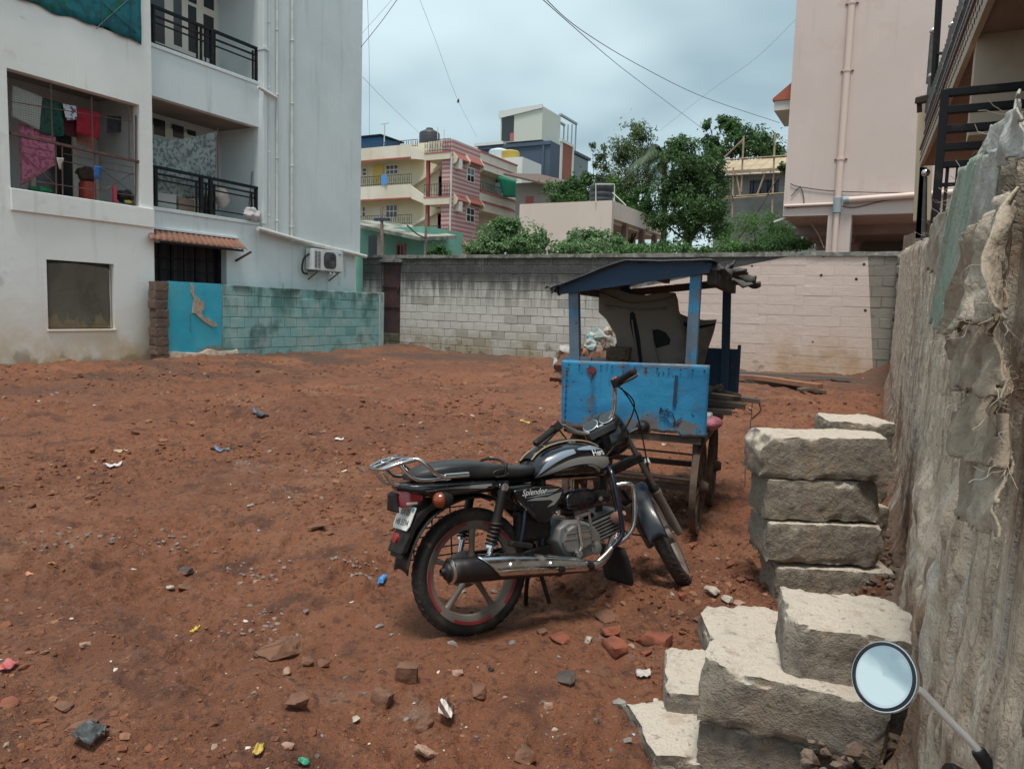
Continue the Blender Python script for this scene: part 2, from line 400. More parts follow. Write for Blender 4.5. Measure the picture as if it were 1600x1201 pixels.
def brickmesh(name, seed, lx, ly, lz, cut=.0, n=(12, 6, 5), rough=.006, chip=.02):
    """box with worn edges and broken corners"""
    rg = np.random.default_rng(seed); bm = bmesh.new(); nx, ny, nz_ = n
    V = {}; faces = []
    def vid(i, j, k):
        key = (i, j, k)
        if key not in V: V[key] = bm.verts.new(((i/nx-.5)*lx, (j/ny-.5)*ly, (k/nz_-.5)*lz))
        return V[key]
    for i in range(nx):
        for j in range(ny):
            for k in (0, nz_): bm.faces.new([vid(i,j,k), vid(i+1,j,k), vid(i+1,j+1,k), vid(i,j+1,k)])
    for i in range(nx):
        for k in range(nz_):
            for j in (0, ny): bm.faces.new([vid(i,j,k), vid(i+1,j,k), vid(i+1,j,k+1), vid(i,j,k+1)])
    for j in range(ny):
        for k in range(nz_):
            for i in (0, nx): bm.faces.new([vid(i,j,k), vid(i,j+1,k), vid(i,j+1,k+1), vid(i,j,k+1)])
    P = np.array([v.co[:] for v in bm.verts]); H = np.array([lx, ly, lz])/2
    dist = H-np.abs(P)                                            # distance to each face pair
    ds = np.sort(dist, 1); near = ds[:, 1]                        # how near an edge
    wn_ = (fbm(P*14+seed, 4, seed)+.45); wear = np.clip(1-near/(chip*2.2), 0, 1)*np.clip(wn_, 0, 1)**1.6*chip*2.0
    ctr = P/ (np.linalg.norm(P/H, axis=1, keepdims=True)+1e-9)
    P2 = P-np.sign(P)*(dist < 1e-6)*0
    inward = -np.sign(P)*(dist < near[:, None]+1e-5)
    inward = inward/np.maximum(np.linalg.norm(inward, axis=1, keepdims=True), 1e-9)
    P2 = P+inward*wear[:, None]
    nf = .8*fbm(P*11+seed*3, 4, seed+5)+.55*fbm(P*42, 3, seed+9)
    P2 = P2+inward*(nf[:, None])*rough*-1.6
    # a few broken corners
    for _ in range(int(cut)):
        c = H*np.array([rg.choice([-1, 1]), rg.choice([-1, 1]), rg.choice([-1, 1])]); nrm = c/np.linalg.norm(c)+rg.normal(size=3)*.35; nrm /= np.linalg.norm(nrm)
        dd = (P2@nrm)-(c@nrm)+rg.uniform(.05, .30)*min(lx, ly, lz)+.02*fbm(P*12, 3, seed+77)
        P2 = P2-np.clip(dd, 0, None)[:, None]*nrm
    for v, p in zip(bm.verts, P2): v.co = p
    bmesh.ops.recalc_face_normals(bm, faces=bm.faces)
    me = bpy.data.meshes.new(name); bm.to_mesh(me); bm.free(); return me
def smooth_me(me, a=40):
    me.polygons.foreach_set('use_smooth', [True]*len(me.polygons)); me.set_sharp_from_angle(angle=R(a)); return me

# ------------------------------------------------------------------ back wall of concrete blocks
BY = 21.3
WBLK = mat('wall_blocks', (.58, .572, .535), .9, world=True, layers=[
    dict(t='rand', lo=0, hi=1, c=(.48, .472, .44), f=.4),
    dict(t='rand', lo=.86, hi=.9, c=(.30, .29, .25), f=.6),
    dict(s=1.2, lo=.45, hi=.7, c=(.45, .44, .41), f=.6, d=7),
    dict(s=(4, 4, .45), lo=.42, hi=.58, c=(.12, .12, .115), f=.9, d=5, z=(1.2, 2.5)),
    dict(s=(2.0, 2, .5), lo=.20, hi=.42, c=(.055, .057, .055), f=.97, d=6, z=(1.9, 2.65)),
    dict(s=1.6, lo=.30, hi=.6, c=(.27, .21, .12), f=.75, d=6, z=(1.0, .2)),
    dict(s=2.2, lo=.55, hi=.62, c=(.14, .12, .08), f=.8, d=6, z=(.8, .1)),
    dict(s=40, lo=.55, hi=.7, c=(.30, .29, .26), f=.4, d=2),
    dict(t='lin', lin=[((.214, 0, -1), -3.80, -3.78), ((1, 0, 0), -7.3, -7.28), ((-1, 0, -.11), .80, .815)], c=(.655, .54, .485), f=1.0),
    dict(t='lin', s=1, lin=[((.214, 0, -1), -3.80, -3.78), ((1, 0, 0), -7.3, -7.28), ((-1, 0, -.11), .80, .815), ((0, 0, -1), -.95, -.2)], c=(.56, .42, .30), f=.5),
    dict(t='lin', lin=[((1, 0, .11), -.815, -.80)], c=(.25, .225, .19), f=.9), dict(s=(2.2, 2.2, 3), lo=.55, hi=.62, c=(.30, .26, .23), f=.8, d=6, z=(.85, .3), x=(-7.3, -7)),
    dict(s=(1.3, 1, .5), lo=.50, hi=.66, c=(.52, .34, .20), f=.75, d=6, z=(1.4, .2), x=(-7.3, -7)),
], bump=[(30, .006, 5), (6, .01, 3)])
MORT = mat('dark_mortar', (.20, .192, .175), .95, world=True, layers=[
    dict(s=2, c=(.09, .085, .075), f=.7),
    dict(t='lin', lin=[((.214, 0, -1), -3.80, -3.78), ((1, 0, 0), -7.3, -7.28), ((-1, 0, -.11), .80, .815)], c=(.60, .49, .44), f=.97)], bump=[(40, .006, 3)])
CEM = mat('grey_cement', (.22, .215, .195), .92, world=True, layers=[dict(s=2.5, lo=.42, hi=.62, c=(.085, .085, .075), f=.85, d=7), dict(s=9, lo=.5, hi=.7, c=(.42, .40, .36), f=.6)], bump=[(25, .008, 4)])
bw = thing('back_wall', 'long blockwork boundary wall at the far end of the plot, grey and streaked black on one half, painted pale pink on the other', 'wall', (-8.3, BY, 0))
def local(o): return np.array(o.location)
XL, XR, WT = -15.72, -.28, 3.16
c = MB().box((XL, BY+.012, -.3), (XR, BY+.2, WT-.02)).xf(lambda v: v-local(bw)); c.build('core', MORT, bw)
MB().box((-7.25, BY-.0025, .0), (XR, BY+.011, WT-.03)).xf(lambda v: v-local(bw)).build('pointing', MORT, bw)
cp = MB(); P = []
n_ = 90
for i in range(n_+1):
    x = XL+(XR-XL)*i/n_; d = .02*float(vnoise(np.array([[x*3, 0, 0.]]), 2)[0])
    P.append([(x, BY-.035-d, WT-.02-d), (x, BY-.03-d, WT+.07+d), (x, BY+.23, WT+.06+d), (x, BY+.23, WT-.02)])
cp.loft([[np.array(q)-local(bw) for q in ring] for ring in P]); cp.build('coping', CEM, bw, bevel=.008)
def blockvar(seed, w_, h_):
    b = MB(); rg = random.Random(seed); q = lambda: rg.uniform(-.006, .006)
    gq = .006 if w_ < .6 else .0035; x, z, d = w_/2-gq, h_/2-gq, .05; e_ = .012 if w_ < .6 else .006
    fr = [(-x+e_+q(), -.006+q()*.4, -z+e_+q()), (x-e_+q(), -.006+q()*.4, -z+e_+q()), (x-e_+q(), -.006+q()*.4, z-e_+q()), (-x+e_+q(), -.006+q()*.4, z-e_+q())]
    md = [(-x+q()*.5, .004, -z+q()*.5), (x+q()*.5, .004, -z+q()*.5), (x+q()*.5, .004, z+q()*.5), (-x+q()*.5, .004, z+q()*.5)]
    bk = [(-x, d, -z), (x, d, -z), (x, d, z), (-x, d, z)]
    b.loft([bk, md, fr]); return b
ROWS = 12; RH = WT/ROWS
cnt = 0; rest = MB(); variants = {}
def putblock(x0, x1, z0, z1, y, parent, m, stuff=None, var=0):
    w_ = round(x1-x0, 2); key = (w_, var % 4, m.name, round(z1-z0, 3))
    c = np.array([(x0+x1)/2, y, (z0+z1)/2])
    if stuff is not None:
        mb = blockvar(var, w_, z1-z0); stuff.add([np.array(v)+c-local(parent) for v in mb.v], mb.f); return
    if key not in variants:
        o = blockvar(var % 4+10, w_, z1-z0).build('block', m, parent, loc=c-local(parent)); variants[key] = o
    else: o = copyof(variants[key], parent, c-local(parent))
    return o
rg = random.Random(5)
for r in range(ROWS):
    z0, z1 = r*RH, (r+1)*RH; x = XL; k = 0
    first = .23 if r % 2 else .46
    while x < XR-.05:
        wd = first if k == 0 else .46
        if x > -8.4: wd = .92 if k else first
        x1 = min(x+wd, XR); yy = BY+rg.uniform(-.004, .004)-.001
        if x1-x > .06:
            if cnt < 299 and not (-8.9 < x < -6.5 and r > 9): putblock(x, x1, z0, z1, yy, bw, WBLK, None, rg.randint(0, 3)); cnt += 1
            else: putblock(x, x1, z0, z1, yy, bw, WBLK, rest, rg.randint(0, 3))
        x = x1; k += 1
if rest.v: tag(rest.build('blocks', WBLK, bw), kind='stuff')
# small dark weep holes in the pink half
hb = MB()
for (px, py) in ((1175, 415), (1287, 400), (1283, 430), (1350, 413), (1338, 436), (1352, 485), (1270, 534)):
    p = PY(px, py, BY-.012); hb.lathe([(.0, -.004), (.038, -.003), (.035, .012)], p-local(bw)+np.array([0, .006, 0]), (0, 1, 0), 7)
hb.build('weep_hole', mat('hole_dark', (.05, .035, .03), .95), bw)

# unpainted pier where the back wall meets the right wall
pr = thing('wall_pier', 'rough unpainted masonry pier in the corner beside the pink half of the back wall', 'pier', (-.1, BY-.35, 0))
for k in range(11):
    z0 = .15+k*.275; m_ = brickmesh('stone', 50+k, .74, .55, .27, 1, (10, 6, 5), .014, .03); m_.materials.append(CEM); smooth_me(m_, 50)
    o = bpy.data.objects.new('stone', m_); COL.objects.link(o); o.parent = pr; o.location = (rg.uniform(-.03, .03), .3+rg.uniform(-.03, .03), z0+.13)

# gate in the corner by the teal wall
gx0, gx1, gzb, gzt = -16.50, -15.76, .56, 3.0
gp = thing('gate_post', 'grey block gate post between the teal wall and the rusty door', 'gate post', (-16.9, BY, 0))
gp_blocks = []
for r in range(12):
    z0 = r*.265
    o = putblock(-17.35, -16.52, z0, z0+.265, BY-.03+rg.uniform(-.004, .004), gp, WBLK, None, r)
MB().box((-.44, .01, -.3), (.38, .2, 3.17)).build('core', MORT, gp)
MB().box((-.47, -.06, 3.16), (.40, .2, 3.25)).build('coping', CEM, gp, bevel=.01)
RUST = mat('rust_brown', (.085, .040, .036), .7, world=True, layers=[dict(s=3, lo=.4, hi=.65, c=(.045, .028, .035), f=.9, d=6), dict(s=14, lo=.55, hi=.7, c=(.17, .06, .03), f=.5), dict(s=2, lo=.35, hi=.55, c=(.035, .03, .045), f=.7, z=(1.5, .6))], bump=[(40, .002, 3)])
gt = thing('rusty_door', 'narrow rusty brown corrugated sheet door set into the blockwork corner', 'gate', ((gx0+gx1)/2, BY+.08, gzb))
n_ = 9; wv = []
for i in range(n_*6+1):
    x = gx0-(gx0+gx1)/2+(gx1-gx0)*i/(n_*6); wv.append(x)
pan = MB(); pan.grid([[(x, .012*cos(2*pi*(i/6)), z) for i, x in enumerate(wv)] for z in (0, 1.2, gzt-gzb)]); pan.build('sheet_panel', RUST, gt, solid=.006)
for z in (.02, .92, 1.62, gzt-gzb-.04): MB().bar((gx0-(gx0+gx1)/2, -.03, z), (gx1-(gx0+gx1)/2, -.03, z), .03, .045).build('rail', RUST, gt)
MB().box((.26, -.06, 1.52), (.33, -.02, 1.66)).build('bolt', RUST, gt, bevel=.004)
pl = thing('door_plinth', 'mossy two course block plinth under the rusty door', 'plinth', ((gx0+gx1)/2, BY, 0))
PLM = mat('mossy_block', (.15, .14, .09), .95, world=True, layers=[dict(s=4, c=(.08, .075, .05), f=.8)], bump=[(20, .008, 4)])
for r in range(2):
    for k in range(2):
        x0 = gx0+.37*k; o = putblock(x0, x0+.37, r*.275, r*.275+.275, BY-.01, pl, PLM, None, r+k)
MB().box((-.37, .012, -.3), (.37, .2, .55)).build('core', MORT, pl)
lt = MB().box((gx0-.1, BY-.07, gzt), (gx1+.14, BY+.1, gzt+.09)).build('lintel_slab', CEM, bevel=.01); tag(lt, 'pale concrete lintel lying over the rusty door', 'lintel')
lt2 = MB().box((gx0-.06, BY-.0, gzt+.09), (gx1+.04, BY+.18, gzt+.25)).build('cement_infill', CEM, bevel=.008); tag(lt2, 'grey cement strip above the lintel of the rusty door', 'cement strip')

# ------------------------------------------------------------------ teal wall along the left side
TX = -15.42
ty0, ty1, ty2 = PX(262, 500, TX)[1], PX(346, 500, TX)[1], PX(592, 500, TX)[1]
tzt0 = PX(300, 441, TX)[2]; tzt = PX(430, 449, TX)[2]
TEAL = mat('teal_plaster', (.035, .40, .56), .8, world=True, layers=[
    dict(s=.9, lo=.4, hi=.62, c=(.10, .46, .56), f=.7, d=6), dict(s=1.5, lo=.6, hi=.75, c=(.03, .24, .34), f=.6, d=6),
    dict(s=.7, soft=1, z=(.5, .0), lo=.3, hi=.7, c=(.24, .20, .14), f=.9)], bump=[(8, .006, 5)])
TBLK = mat('teal_blocks', (.24, .44, .43), .88, world=True, layers=[
    dict(t='rand', lo=.3, hi=1, c=(.16, .42, .44), f=.3),
    dict(t='rand', lo=.84, hi=.86, c=(.08, .22, .22), f=.4), dict(s=.8, lo=.52, hi=.62, c=(.07, .16, .15), f=.8, d=7),
    dict(s=1.5, lo=.42, hi=.66, c=(.40, .52, .49), f=.75, d=7),
    dict(s=(3, 3, .7), lo=.42, hi=.62, c=(.05, .13, .12), f=.8, d=6, z=(.9, 1.75)),
    dict(s=2, lo=.45, hi=.58, c=(.035, .055, .045), f=.9, d=6, z=(1.55, 1.95)),
    dict(s=2.5, lo=.45, hi=.65, c=(.27, .29, .22), f=.6, d=6, z=(.7, .1))], bump=[(30, .006, 4)])
TMORT = mat('teal_mortar', (.20, .40, .40), .95, world=True, layers=[dict(s=3, c=(.11, .25, .25), f=.8)])
tw = thing('teal_wall', 'low teal painted wall by the white apartments, smooth bright panel at one end then weathered blocks', 'wall', (TX, ty0, 0))
NP = 60; PZ = 30
Pg = []
for i in range(NP+1):
    y = ty0+(ty1-ty0)*i/NP; row = []
    for k in range(PZ+1):
        z = .1+(tzt0-.1)*k/PZ; p = np.array([[0, y*1.1, z*1.1]]); row.append((.018*float(fbm(p, 3, 4)[0]), y-ty0, z))
    Pg.append(row)
MB().grid(Pg).build('plaster_panel', TEAL, tw, smooth=60)
MB().box((-.22, 0, -.2), (-.02, ty1-ty0, tzt0-.01)).build('panel_core', TEAL, tw)
MB().box((-.22, ty1-ty0, -.2), (-.012, ty2-ty0, tzt-.015)).build('core', TMORT, tw)
# peeled strip where the brick shows and the crack that runs through it
PEEL = mat('bare_brick', (.47, .385, .305), .95, world=True, layers=[dict(s=9, lo=.45, hi=.6, c=(.30, .25, .20), f=.9), dict(s=30, c=(.48, .34, .25), f=.5)], bump=[(30, .012, 4)])
pts = [(298, 442), (303, 446), (303, 456), (306, 464), (311, 465), (313, 471), (319, 471), (319, 482), (314, 488), (318, 495), (325, 497), (331, 501), (338, 505), (339, 509), (333, 511), (324, 506), (316, 500), (305, 490), (301, 489), (302, 477), (303, 467), (299, 458)]
pp = [PX(x, y, TX+.022) for x, y in pts]
bm = MB(); bm.prism([(p[1]-ty0, p[2]) for p in pp], lambda a, b_: (-.01, a, b_), lambda a, b_: (.030, a, b_)); bm.build('peeled_patch', PEEL, tw)
CRK = mat('crack_dark', (.06, .10, .11), .95)
bm = MB(); cl = [PX(x, y, TX+.02)-np.array([TX, ty0, 0]) for x, y in ((300, 489), (297, 492), (298, 505), (297, 513), (299, 519))]; bm.tube(cl, .006, 5); bm.build('crack', CRK, tw)
bs = [(258+i*7, 0) for i in range(20)]
bm = MB(); Pg = []
for i in range(41):
    y = ty0-.03+(ty1-ty0+.5)*i/40; a = float(vnoise(np.array([[y*3, 1, 0.]]), 8)[0]); Pg.append([(.0+.03, y-ty0, .02), (.06+.04*a, y-ty0, .06+.1*a), (.035+.02*a, y-ty0, .17+.12*a), (-.02, y-ty0, .2+.12*a)])
bm.grid(Pg); bm.build('broken_footing', PEEL, tw, smooth=30)
tr = 7; th_ = (tzt-.0)/tr; tv = {}
for r in range(tr):
    y = ty1+.04; k = 0
    while y < ty2-.02:
        wd = .24 if (k == 0 and r % 2) else .47; y1 = min(y+wd, ty2); w_ = round(y1-y, 2)
        if y1-y > .05 and not (r == tr-1 and rg.random() < .08):
            key = (w_, rg.randint(0, 3)); loc = (rg.uniform(-.004, .004), (y+y1)/2-ty0, r*th_+th_/2)
            if key not in tv:
                mbk = blockvar(key[1]+31, w_, th_); mbk.xf(lambda v: np.array([-v[1], v[0], v[2]])); tv[key] = mbk.build('block', TBLK, tw, loc=loc)
            else: copyof(tv[key], tw, loc)
        y = y1; k += 1
tp = thing('teal_wall_end', 'pale washed end pier of the teal wall next to the gate post', 'pier', (TX-.1, ty2+.2, 0))
MB().box((-.14, -.2, -.2), (.13, .03, tzt+.02)).build('pier_body', mat('washed_teal', (.42, .52, .51), .9, world=True, layers=[dict(s=2, lo=.4, hi=.6, c=(.28, .42, .42), f=.7, d=6), dict(s=(3, 3, 1), lo=.5, hi=.6, c=(.13, .14, .12), f=.7, z=(1.2, 1.9))], bump=[(20, .006, 4)]), tp, bevel=.012)
bp = thing('brick_pillar', 'column of bare brown bricks between the white apartments and the teal wall', 'brick pillar', (TX-.05, ty0-.2, 0))
BRW = mat('brown_brick', (.155, .105, .08), .95, world=True, layers=[dict(s=3, lo=.4, hi=.65, c=(.075, .058, .048), f=.8, d=6), dict(t='rand', lo=0, hi=1, c=(.20, .14, .10), f=.6)], bump=[(30, .01, 4)])
for r in range(9):
    me = brickmesh('brick', 80+r, .26, .34, .211, 0, (6, 7, 5), .006, .010); me.materials.append(BRW); o = bpy.data.objects.new('brick', me); COL.objects.link(o); o.parent = bp; o.location = (rg.uniform(-.02, .02), rg.uniform(-.02, .02), .1+.212*r)

# ------------------------------------------------------------------ rough wall on the right
RWM = mat('cast_earth_wall', (.62, .50, .385), .95, world=True, layers=[
    dict(s=(3, 9, .6), lo=.40, hi=.60, c=(.74, .635, .52), f=.85, d=7),
    dict(s=(6, 30, .8), lo=.54, hi=.62, c=(.27, .20, .145), f=.6, d=6),
    dict(s=(3, 11, .6), lo=.56, hi=.64, c=(.56, .53, .49), f=.6, d=6),
    dict(s=2.2, lo=.54, hi=.62, c=(.36, .245, .165), f=.6, d=8), dict(s=7, lo=.56, hi=.60, c=(.33, .255, .19), f=.5, d=8, g=.65),
    dict(s=3, soft=1, z=(1.0, .1), lo=.3, hi=.7, c=(.23, .12, .072), f=.8, d=6),
    dict(s=50, lo=.5, hi=.7, c=(.25, .195, .15), f=.3, d=3)], bump=[(26, .022, 6), (110, .008, 4)])
def wx(Y): return .22-.03*np.asarray(Y, float)
def wtop(Y):
    Y = np.asarray(Y, float); return 1.862+.040*Y+.035*np.clip(Y-6, 0, 20)+.03*fbm(np.stack([Y*2, 0*Y, 0*Y], -1), 3, 6)
def wall_at(px, py, off=0.0):
    d = ray(px, py); k = (.22-off)/(d[0]+.03*d[1]); return CPOS+d*k
def wrelief(Y, Z):
    p = np.stack([Y*6.5, Z*.55, 0*Y], -1); q = np.stack([Y, Z, 0*Y], -1)
    a = .005*fbm(p, 3, 51)+.010*fbm(q*1.1, 3, 52)+.010*fbm(q*6., 5, 59)+.004*fbm(np.stack([Y*17, Z*.5, 0*Y+2], -1), 3, 57)*sst(fbm(q*.9+4, 2, 60), -.25, .15)+.003*fbm(np.stack([Y*42, Z*1.1, 0*Y+5], -1), 3, 58)
    hole = sst(fbm(np.stack([Y*15, Z*1.1, 0*Y], -1), 4, 53), .14, .20); a = a+.025*hole
    a = a+.010*fbm(q*14, 3, 54)
    # layer of mortar fallen off low down near the camera
    brk = sst(Z+.35*fbm(q*2.5, 3, 55), .95, .75)*sst(Y, 4.6, 3.2); a = a-.035*brk*(1+.8*fbm(q*6, 3, 56))
    lump = np.exp(-(((Y-2.05)/.22)**2+((Z-1.02)/.09)**2)); a = a-.045*lump
    a = a-.10*sst(Z, .35, 0)*1.0
    return np.where(a < 0, a*(.25+.75*sst(Y, 1.2, 2.2)), a)
NY, NZ = 620, 260
yy = .7*np.exp(np.linspace(0, math.log(21.2/.7), NY)); tt = np.linspace(0, 1, NZ)
YY, TT = np.meshgrid(yy, tt, indexing='ij'); TOP = wtop(YY); ZZ = -.15+(TOP+.15)*TT
XX = wx(YY)+wrelief(YY, ZZ)+.05*(1-TT)*-1+.02*sst(TT, .97, 1.0)
V = np.stack([XX, YY, ZZ], -1)
TH = .2
topb = np.stack([XX[:, -1]+TH, yy, TOP[:, -1]-.02], -1)[:, None]; mid = np.stack([XX[:, -1]+TH*.5, yy, TOP[:, -1]+.015+.02*fbm(np.stack([yy*9, 0*yy, 0*yy], -1), 3, 3)], -1)[:, None]; bot = np.stack([wx(yy)+TH+.02, yy, 0*yy-.2], -1)[:, None]
V = np.concatenate([V, mid, topb, bot], 1); nz2 = NZ+3; idx = np.arange(NY*nz2).reshape(NY, nz2)
F = np.stack([idx[:-1, :-1].ravel(), idx[1:, :-1].ravel(), idx[1:, 1:].ravel(), idx[:-1, 1:].ravel()], 1)
rw = fastmesh('rough_wall', V.reshape(-1, 3), F[:, ::-1], RWM, smooth=True); tag(rw, 'rough streaked earth and cement wall running along the right edge of the plot', 'wall')
# ------------------------------------------------------------------ white apartment block on the left
FX, BX, UX = -15.8, -16.05, -15.90
WHT = mat('white_render', (.85, .855, .825), .85, world=True, layers=[
    dict(s=.5, lo=.4, hi=.65, c=(.78, .775, .74), f=.8, d=6),
    dict(s=(3.5, 3.5, .22), lo=.58, hi=.75, c=(.62, .615, .56), f=.6, d=7),
    dict(s=1.3, z=(1.5, .1), lo=.15, hi=.75, c=(.60, .40, .17), f=.95, d=7), dict(s=3.5, z=(.7, .1), lo=.35, hi=.7, c=(.50, .34, .17), f=.7, d=7),
    dict(s=1.6, soft=1, z=(.45, -.1), lo=.3, hi=.7, c=(.34, .25, .16), f=.7, d=7),
    dict(s=1.1, lo=.66, hi=.72, c=(.50, .50, .46), f=.6, d=8)], bump=[(5, .006, 5), (60, .001, 3)])
WHB = mat('bluish_render', (.69, .75, .765), .85, world=True, layers=[
    dict(s=.5, lo=.4, hi=.65, c=(.60, .66, .67), f=.8, d=6),
    dict(s=(2.5, 2.5, .2), lo=.56, hi=.75, c=(.47, .52, .52), f=.7, d=6),
    dict(s=(1.5, 1.5, .6), lo=.60, hi=.68, c=(.32, .33, .30), f=.55, d=7, z=(3.9, 2.6))], bump=[(5, .006, 5)])
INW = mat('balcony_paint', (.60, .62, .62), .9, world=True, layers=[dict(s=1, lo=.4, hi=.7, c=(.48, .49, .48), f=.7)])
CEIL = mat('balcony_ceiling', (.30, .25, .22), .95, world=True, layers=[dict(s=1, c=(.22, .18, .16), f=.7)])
BLK = mat('black_steel', (.010, .011, .014), .7, spec=.25, layers=[dict(s=8, lo=.55, hi=.7, c=(.06, .045, .04), f=.5)])
BRS = mat('brown_steel', (.10, .055, .045), .65, world=True, layers=[dict(s=6, lo=.5, hi=.65, c=(.19, .085, .045), f=.8)])
CRM = mat('cream_frame', (.66, .62, .52), .6)
GLS = mat('dark_glass', (.025, .028, .032), .12, spec=.6)
PIPE = mat('pale_pipe', (.62, .62, .59), .5, world=True, layers=[dict(s=4, c=(.45, .45, .42), f=.5)])
def Fy(px, py, X=FX): return PX(px, py, X)[1]
def Fz(px, py, X=FX): return PX(px, py, X)[2]
ab = thing('apartment_block', 'white rendered apartment block on the left with balconies, corner pipes and stained foot', 'apartment block', (FX, 11.8, 0))
OB = np.array([FX, 11.8, 0])
def facade(name, X, y0, y1, z0, z1, holes, m, depth=.25, parent=ab, O=OB):
    ys = sorted({y0, y1, *[v for h in holes for v in h[:2]]}); zs = sorted({z0, z1, *[v for h in holes for v in h[2:]]})
    ys = [v for v in ys if y0 <= v <= y1]; zs = [v for v in zs if z0 <= v <= z1]
    b = MB()
    def inh(y, z): return any(h[0] < y < h[1] and h[2] < z < h[3] for h in holes)
    for i in range(len(ys)-1):
        for k in range(len(zs)-1):
            a, c, d, e_ = ys[i], ys[i+1], zs[k], zs[k+1]
            if not inh((a+c)/2, (d+e_)/2): b.add([(X, a, d), (X, c, d), (X, c, e_), (X, a, e_)], [(0, 1, 2, 3)])
    for h in holes:
        a, c, d, e_ = max(h[0], y0), min(h[1], y1), max(h[2], z0), min(h[3], z1)
        b.add([(X, a, d), (X-depth, a, d), (X-depth, a, e_), (X, a, e_)], [(0, 1, 2, 3)])
        b.add([(X, c, d), (X-depth, c, d), (X-depth, c, e_), (X, c, e_)], [(3, 2, 1, 0)])
        b.add([(X, a, d), (X, c, d), (X-depth, c, d), (X-depth, a, d)], [(0, 1, 2, 3)])
        b.add([(X, a, e_), (X, c, e_), (X-depth, c, e_), (X-depth, a, e_)], [(3, 2, 1, 0)])
    b.xf(lambda v: v-O); return b.build(name, m, parent, fixn=False)
def bx(parent, O, name, lo, hi, m, bevel=0):
    return MB().box(np.array(lo)-O, np.array(hi)-O).build(name, m, parent, bevel=bevel)
TOPZ = 13.0
CY = 11.80
o1 = (8.65, 11.48, 3.575, 5.84); o2 = (8.0, 11.50, 7.22, 9.7); wn1 = (9.30, 10.78, .80, 2.235)
facade('front_wall', FX, 2.0, CY, -.4, TOPZ, [o1, o2, wn1], WHT, .22)
MB().add([np.array(p)-OB for p in ((FX, CY, -.4), (FX-5, CY, -.4), (FX-5, CY, TOPZ), (FX, CY, TOPZ))], [(0, 1, 2, 3)]).build('side_wall', WHT, ab)
bx(ab, OB, 'parapet_band', (FX+.003, 8.63, 3.14), (FX+.06, CY-.02, 3.565), WHT, .01)
# enclosed balcony behind the grill
for (h, nm) in ((o1, 'lower'), (o2, 'upper')):
    bx(ab, OB, 'balcony_floor', (FX-1.75, h[0]-.4, h[2]-.15), (FX-.222, CY-.05, h[2]-.01), INW)
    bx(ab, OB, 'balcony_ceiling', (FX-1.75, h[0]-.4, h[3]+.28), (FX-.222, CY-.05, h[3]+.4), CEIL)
    bx(ab, OB, 'balcony_back_wall', (FX-1.9, h[0]-.4, h[2]-.1), (FX-1.75, CY-.05, h[3]+.3), INW)
    bx(ab, OB, 'balcony_side_wall', (FX-1.75, CY-.16, h[2]-.1), (FX-.222, CY-.06, h[3]+.3), INW)
    bx(ab, OB, 'balcony_side_wall', (FX-1.75, h[0]-.5, h[2]-.1), (FX-.222, h[0]-.35, h[3]+.3), INW)
dr = bx(ab, OB, 'balcony_door', (FX-1.74, 10.1, 3.5), (FX-1.70, 10.95, 5.5), GLS)
for (y0, y1) in ((10.0, 10.1), (10.95, 11.05)):
    MB().box((FX-1.75-OB[0], y0-OB[1], 3.5), (FX-1.66-OB[0], y1-OB[1], 5.6)).build('door_frame', CRM, dr)
# grill
gr = thing('balcony_grill', 'rusty steel safety grill with crossed bars closing the balcony full of washing', 'grill', (FX-.08, 10.05, 3.575))
GO = np.array([FX-.08, 10.05, 3.575]); GXp = FX-.08
def gp_(x, y): return PX(x, y, GXp)-GO
def gbar(a, b_, r=.012, nm='bar', m=BRS): return MB().tube([gp_(*a), gp_(*b_)], r, 6).build(nm, m, gr)
MB().bar(gp_(15, 208), gp_(217, 253), .05, .09, up=(1, 0, 0)).build('mid_rail', BRS, gr)
for a, b_ in (((79, 129), (82, 220)), ((143, 152), (145, 235)), ((212, 180), (212, 322)), ((201, 165), (202, 250)), ((32, 215), (34, 299)), ((87, 222), (88, 303)), ((97, 225), (98, 304)), ((148, 240), (148, 312)), ((157, 244), (157, 314))): gbar(a, b_, .016, 'upright')
for a, b_ in (((18, 159), (205, 190)), ((38, 229), (84, 238)), ((33, 238), (86, 250)), ((33, 280), (210, 306)), ((100, 240), (146, 250)), ((100, 252), (146, 262)), ((158, 252), (208, 262)), ((158, 262), (210, 273))): gbar(a, b_, .009)
for a, b_ in (((34, 240), (87, 289)), ((87, 252), (34, 282)), ((157, 263), (208, 303)), ((208, 270), (157, 300))): gbar(a, b_, .010, 'cross_bar')
# fine horizontal wires over the upper half
wm = MB()
for k in range(26):
    z = 4.70+k*.043; wm.bar((-.02, -1.4, z-GO[2]), (-.02, -.55, z-GO[2]), .004)
tag(wm.build('wires', BRS, gr), kind='stuff')
# cloth helper: corners given as sight lines onto a plane
def cloth(name, label, cat, cs, X, m, nx=16, nz=14, amp=.03, freq=7, sag=0.0, group=None, solid=.006, seed=1, rag=0):
    tl, tr_, br, bl = [PX(x, y, X) for x, y in cs]; P = np.zeros((nz+1, nx+1, 3))
    for i in range(nz+1):
        t = i/nz
        for j in range(nx+1):
            s = j/nx; a = tl*(1-s)+tr_*s; c = bl*(1-s)+br*s; p = a*(1-t)+c*t
            p = p+np.array([0, 0, -sag*4*s*(1-s)*(1-.4*t)]); P[i, j] = p
    q = P.copy(); q[..., 0] = 0
    d = fbm(np.stack([q[..., 1]*freq, q[..., 2]*freq*.35, 0*q[..., 1]+seed], -1), 3, seed)
    P[..., 0] += amp*d*2*np.linspace(.35, 1, nz+1)[:, None]
    if rag: P[-1, :, 2] += rag*(RNG.random(nx+1)-.5)
    o_ = P[0, 0].copy(); P = P-o_
    ob = MB().grid(P).build(name, m, None, smooth=60, solid=solid, loc=o_); return tag(ob, label, cat, group)
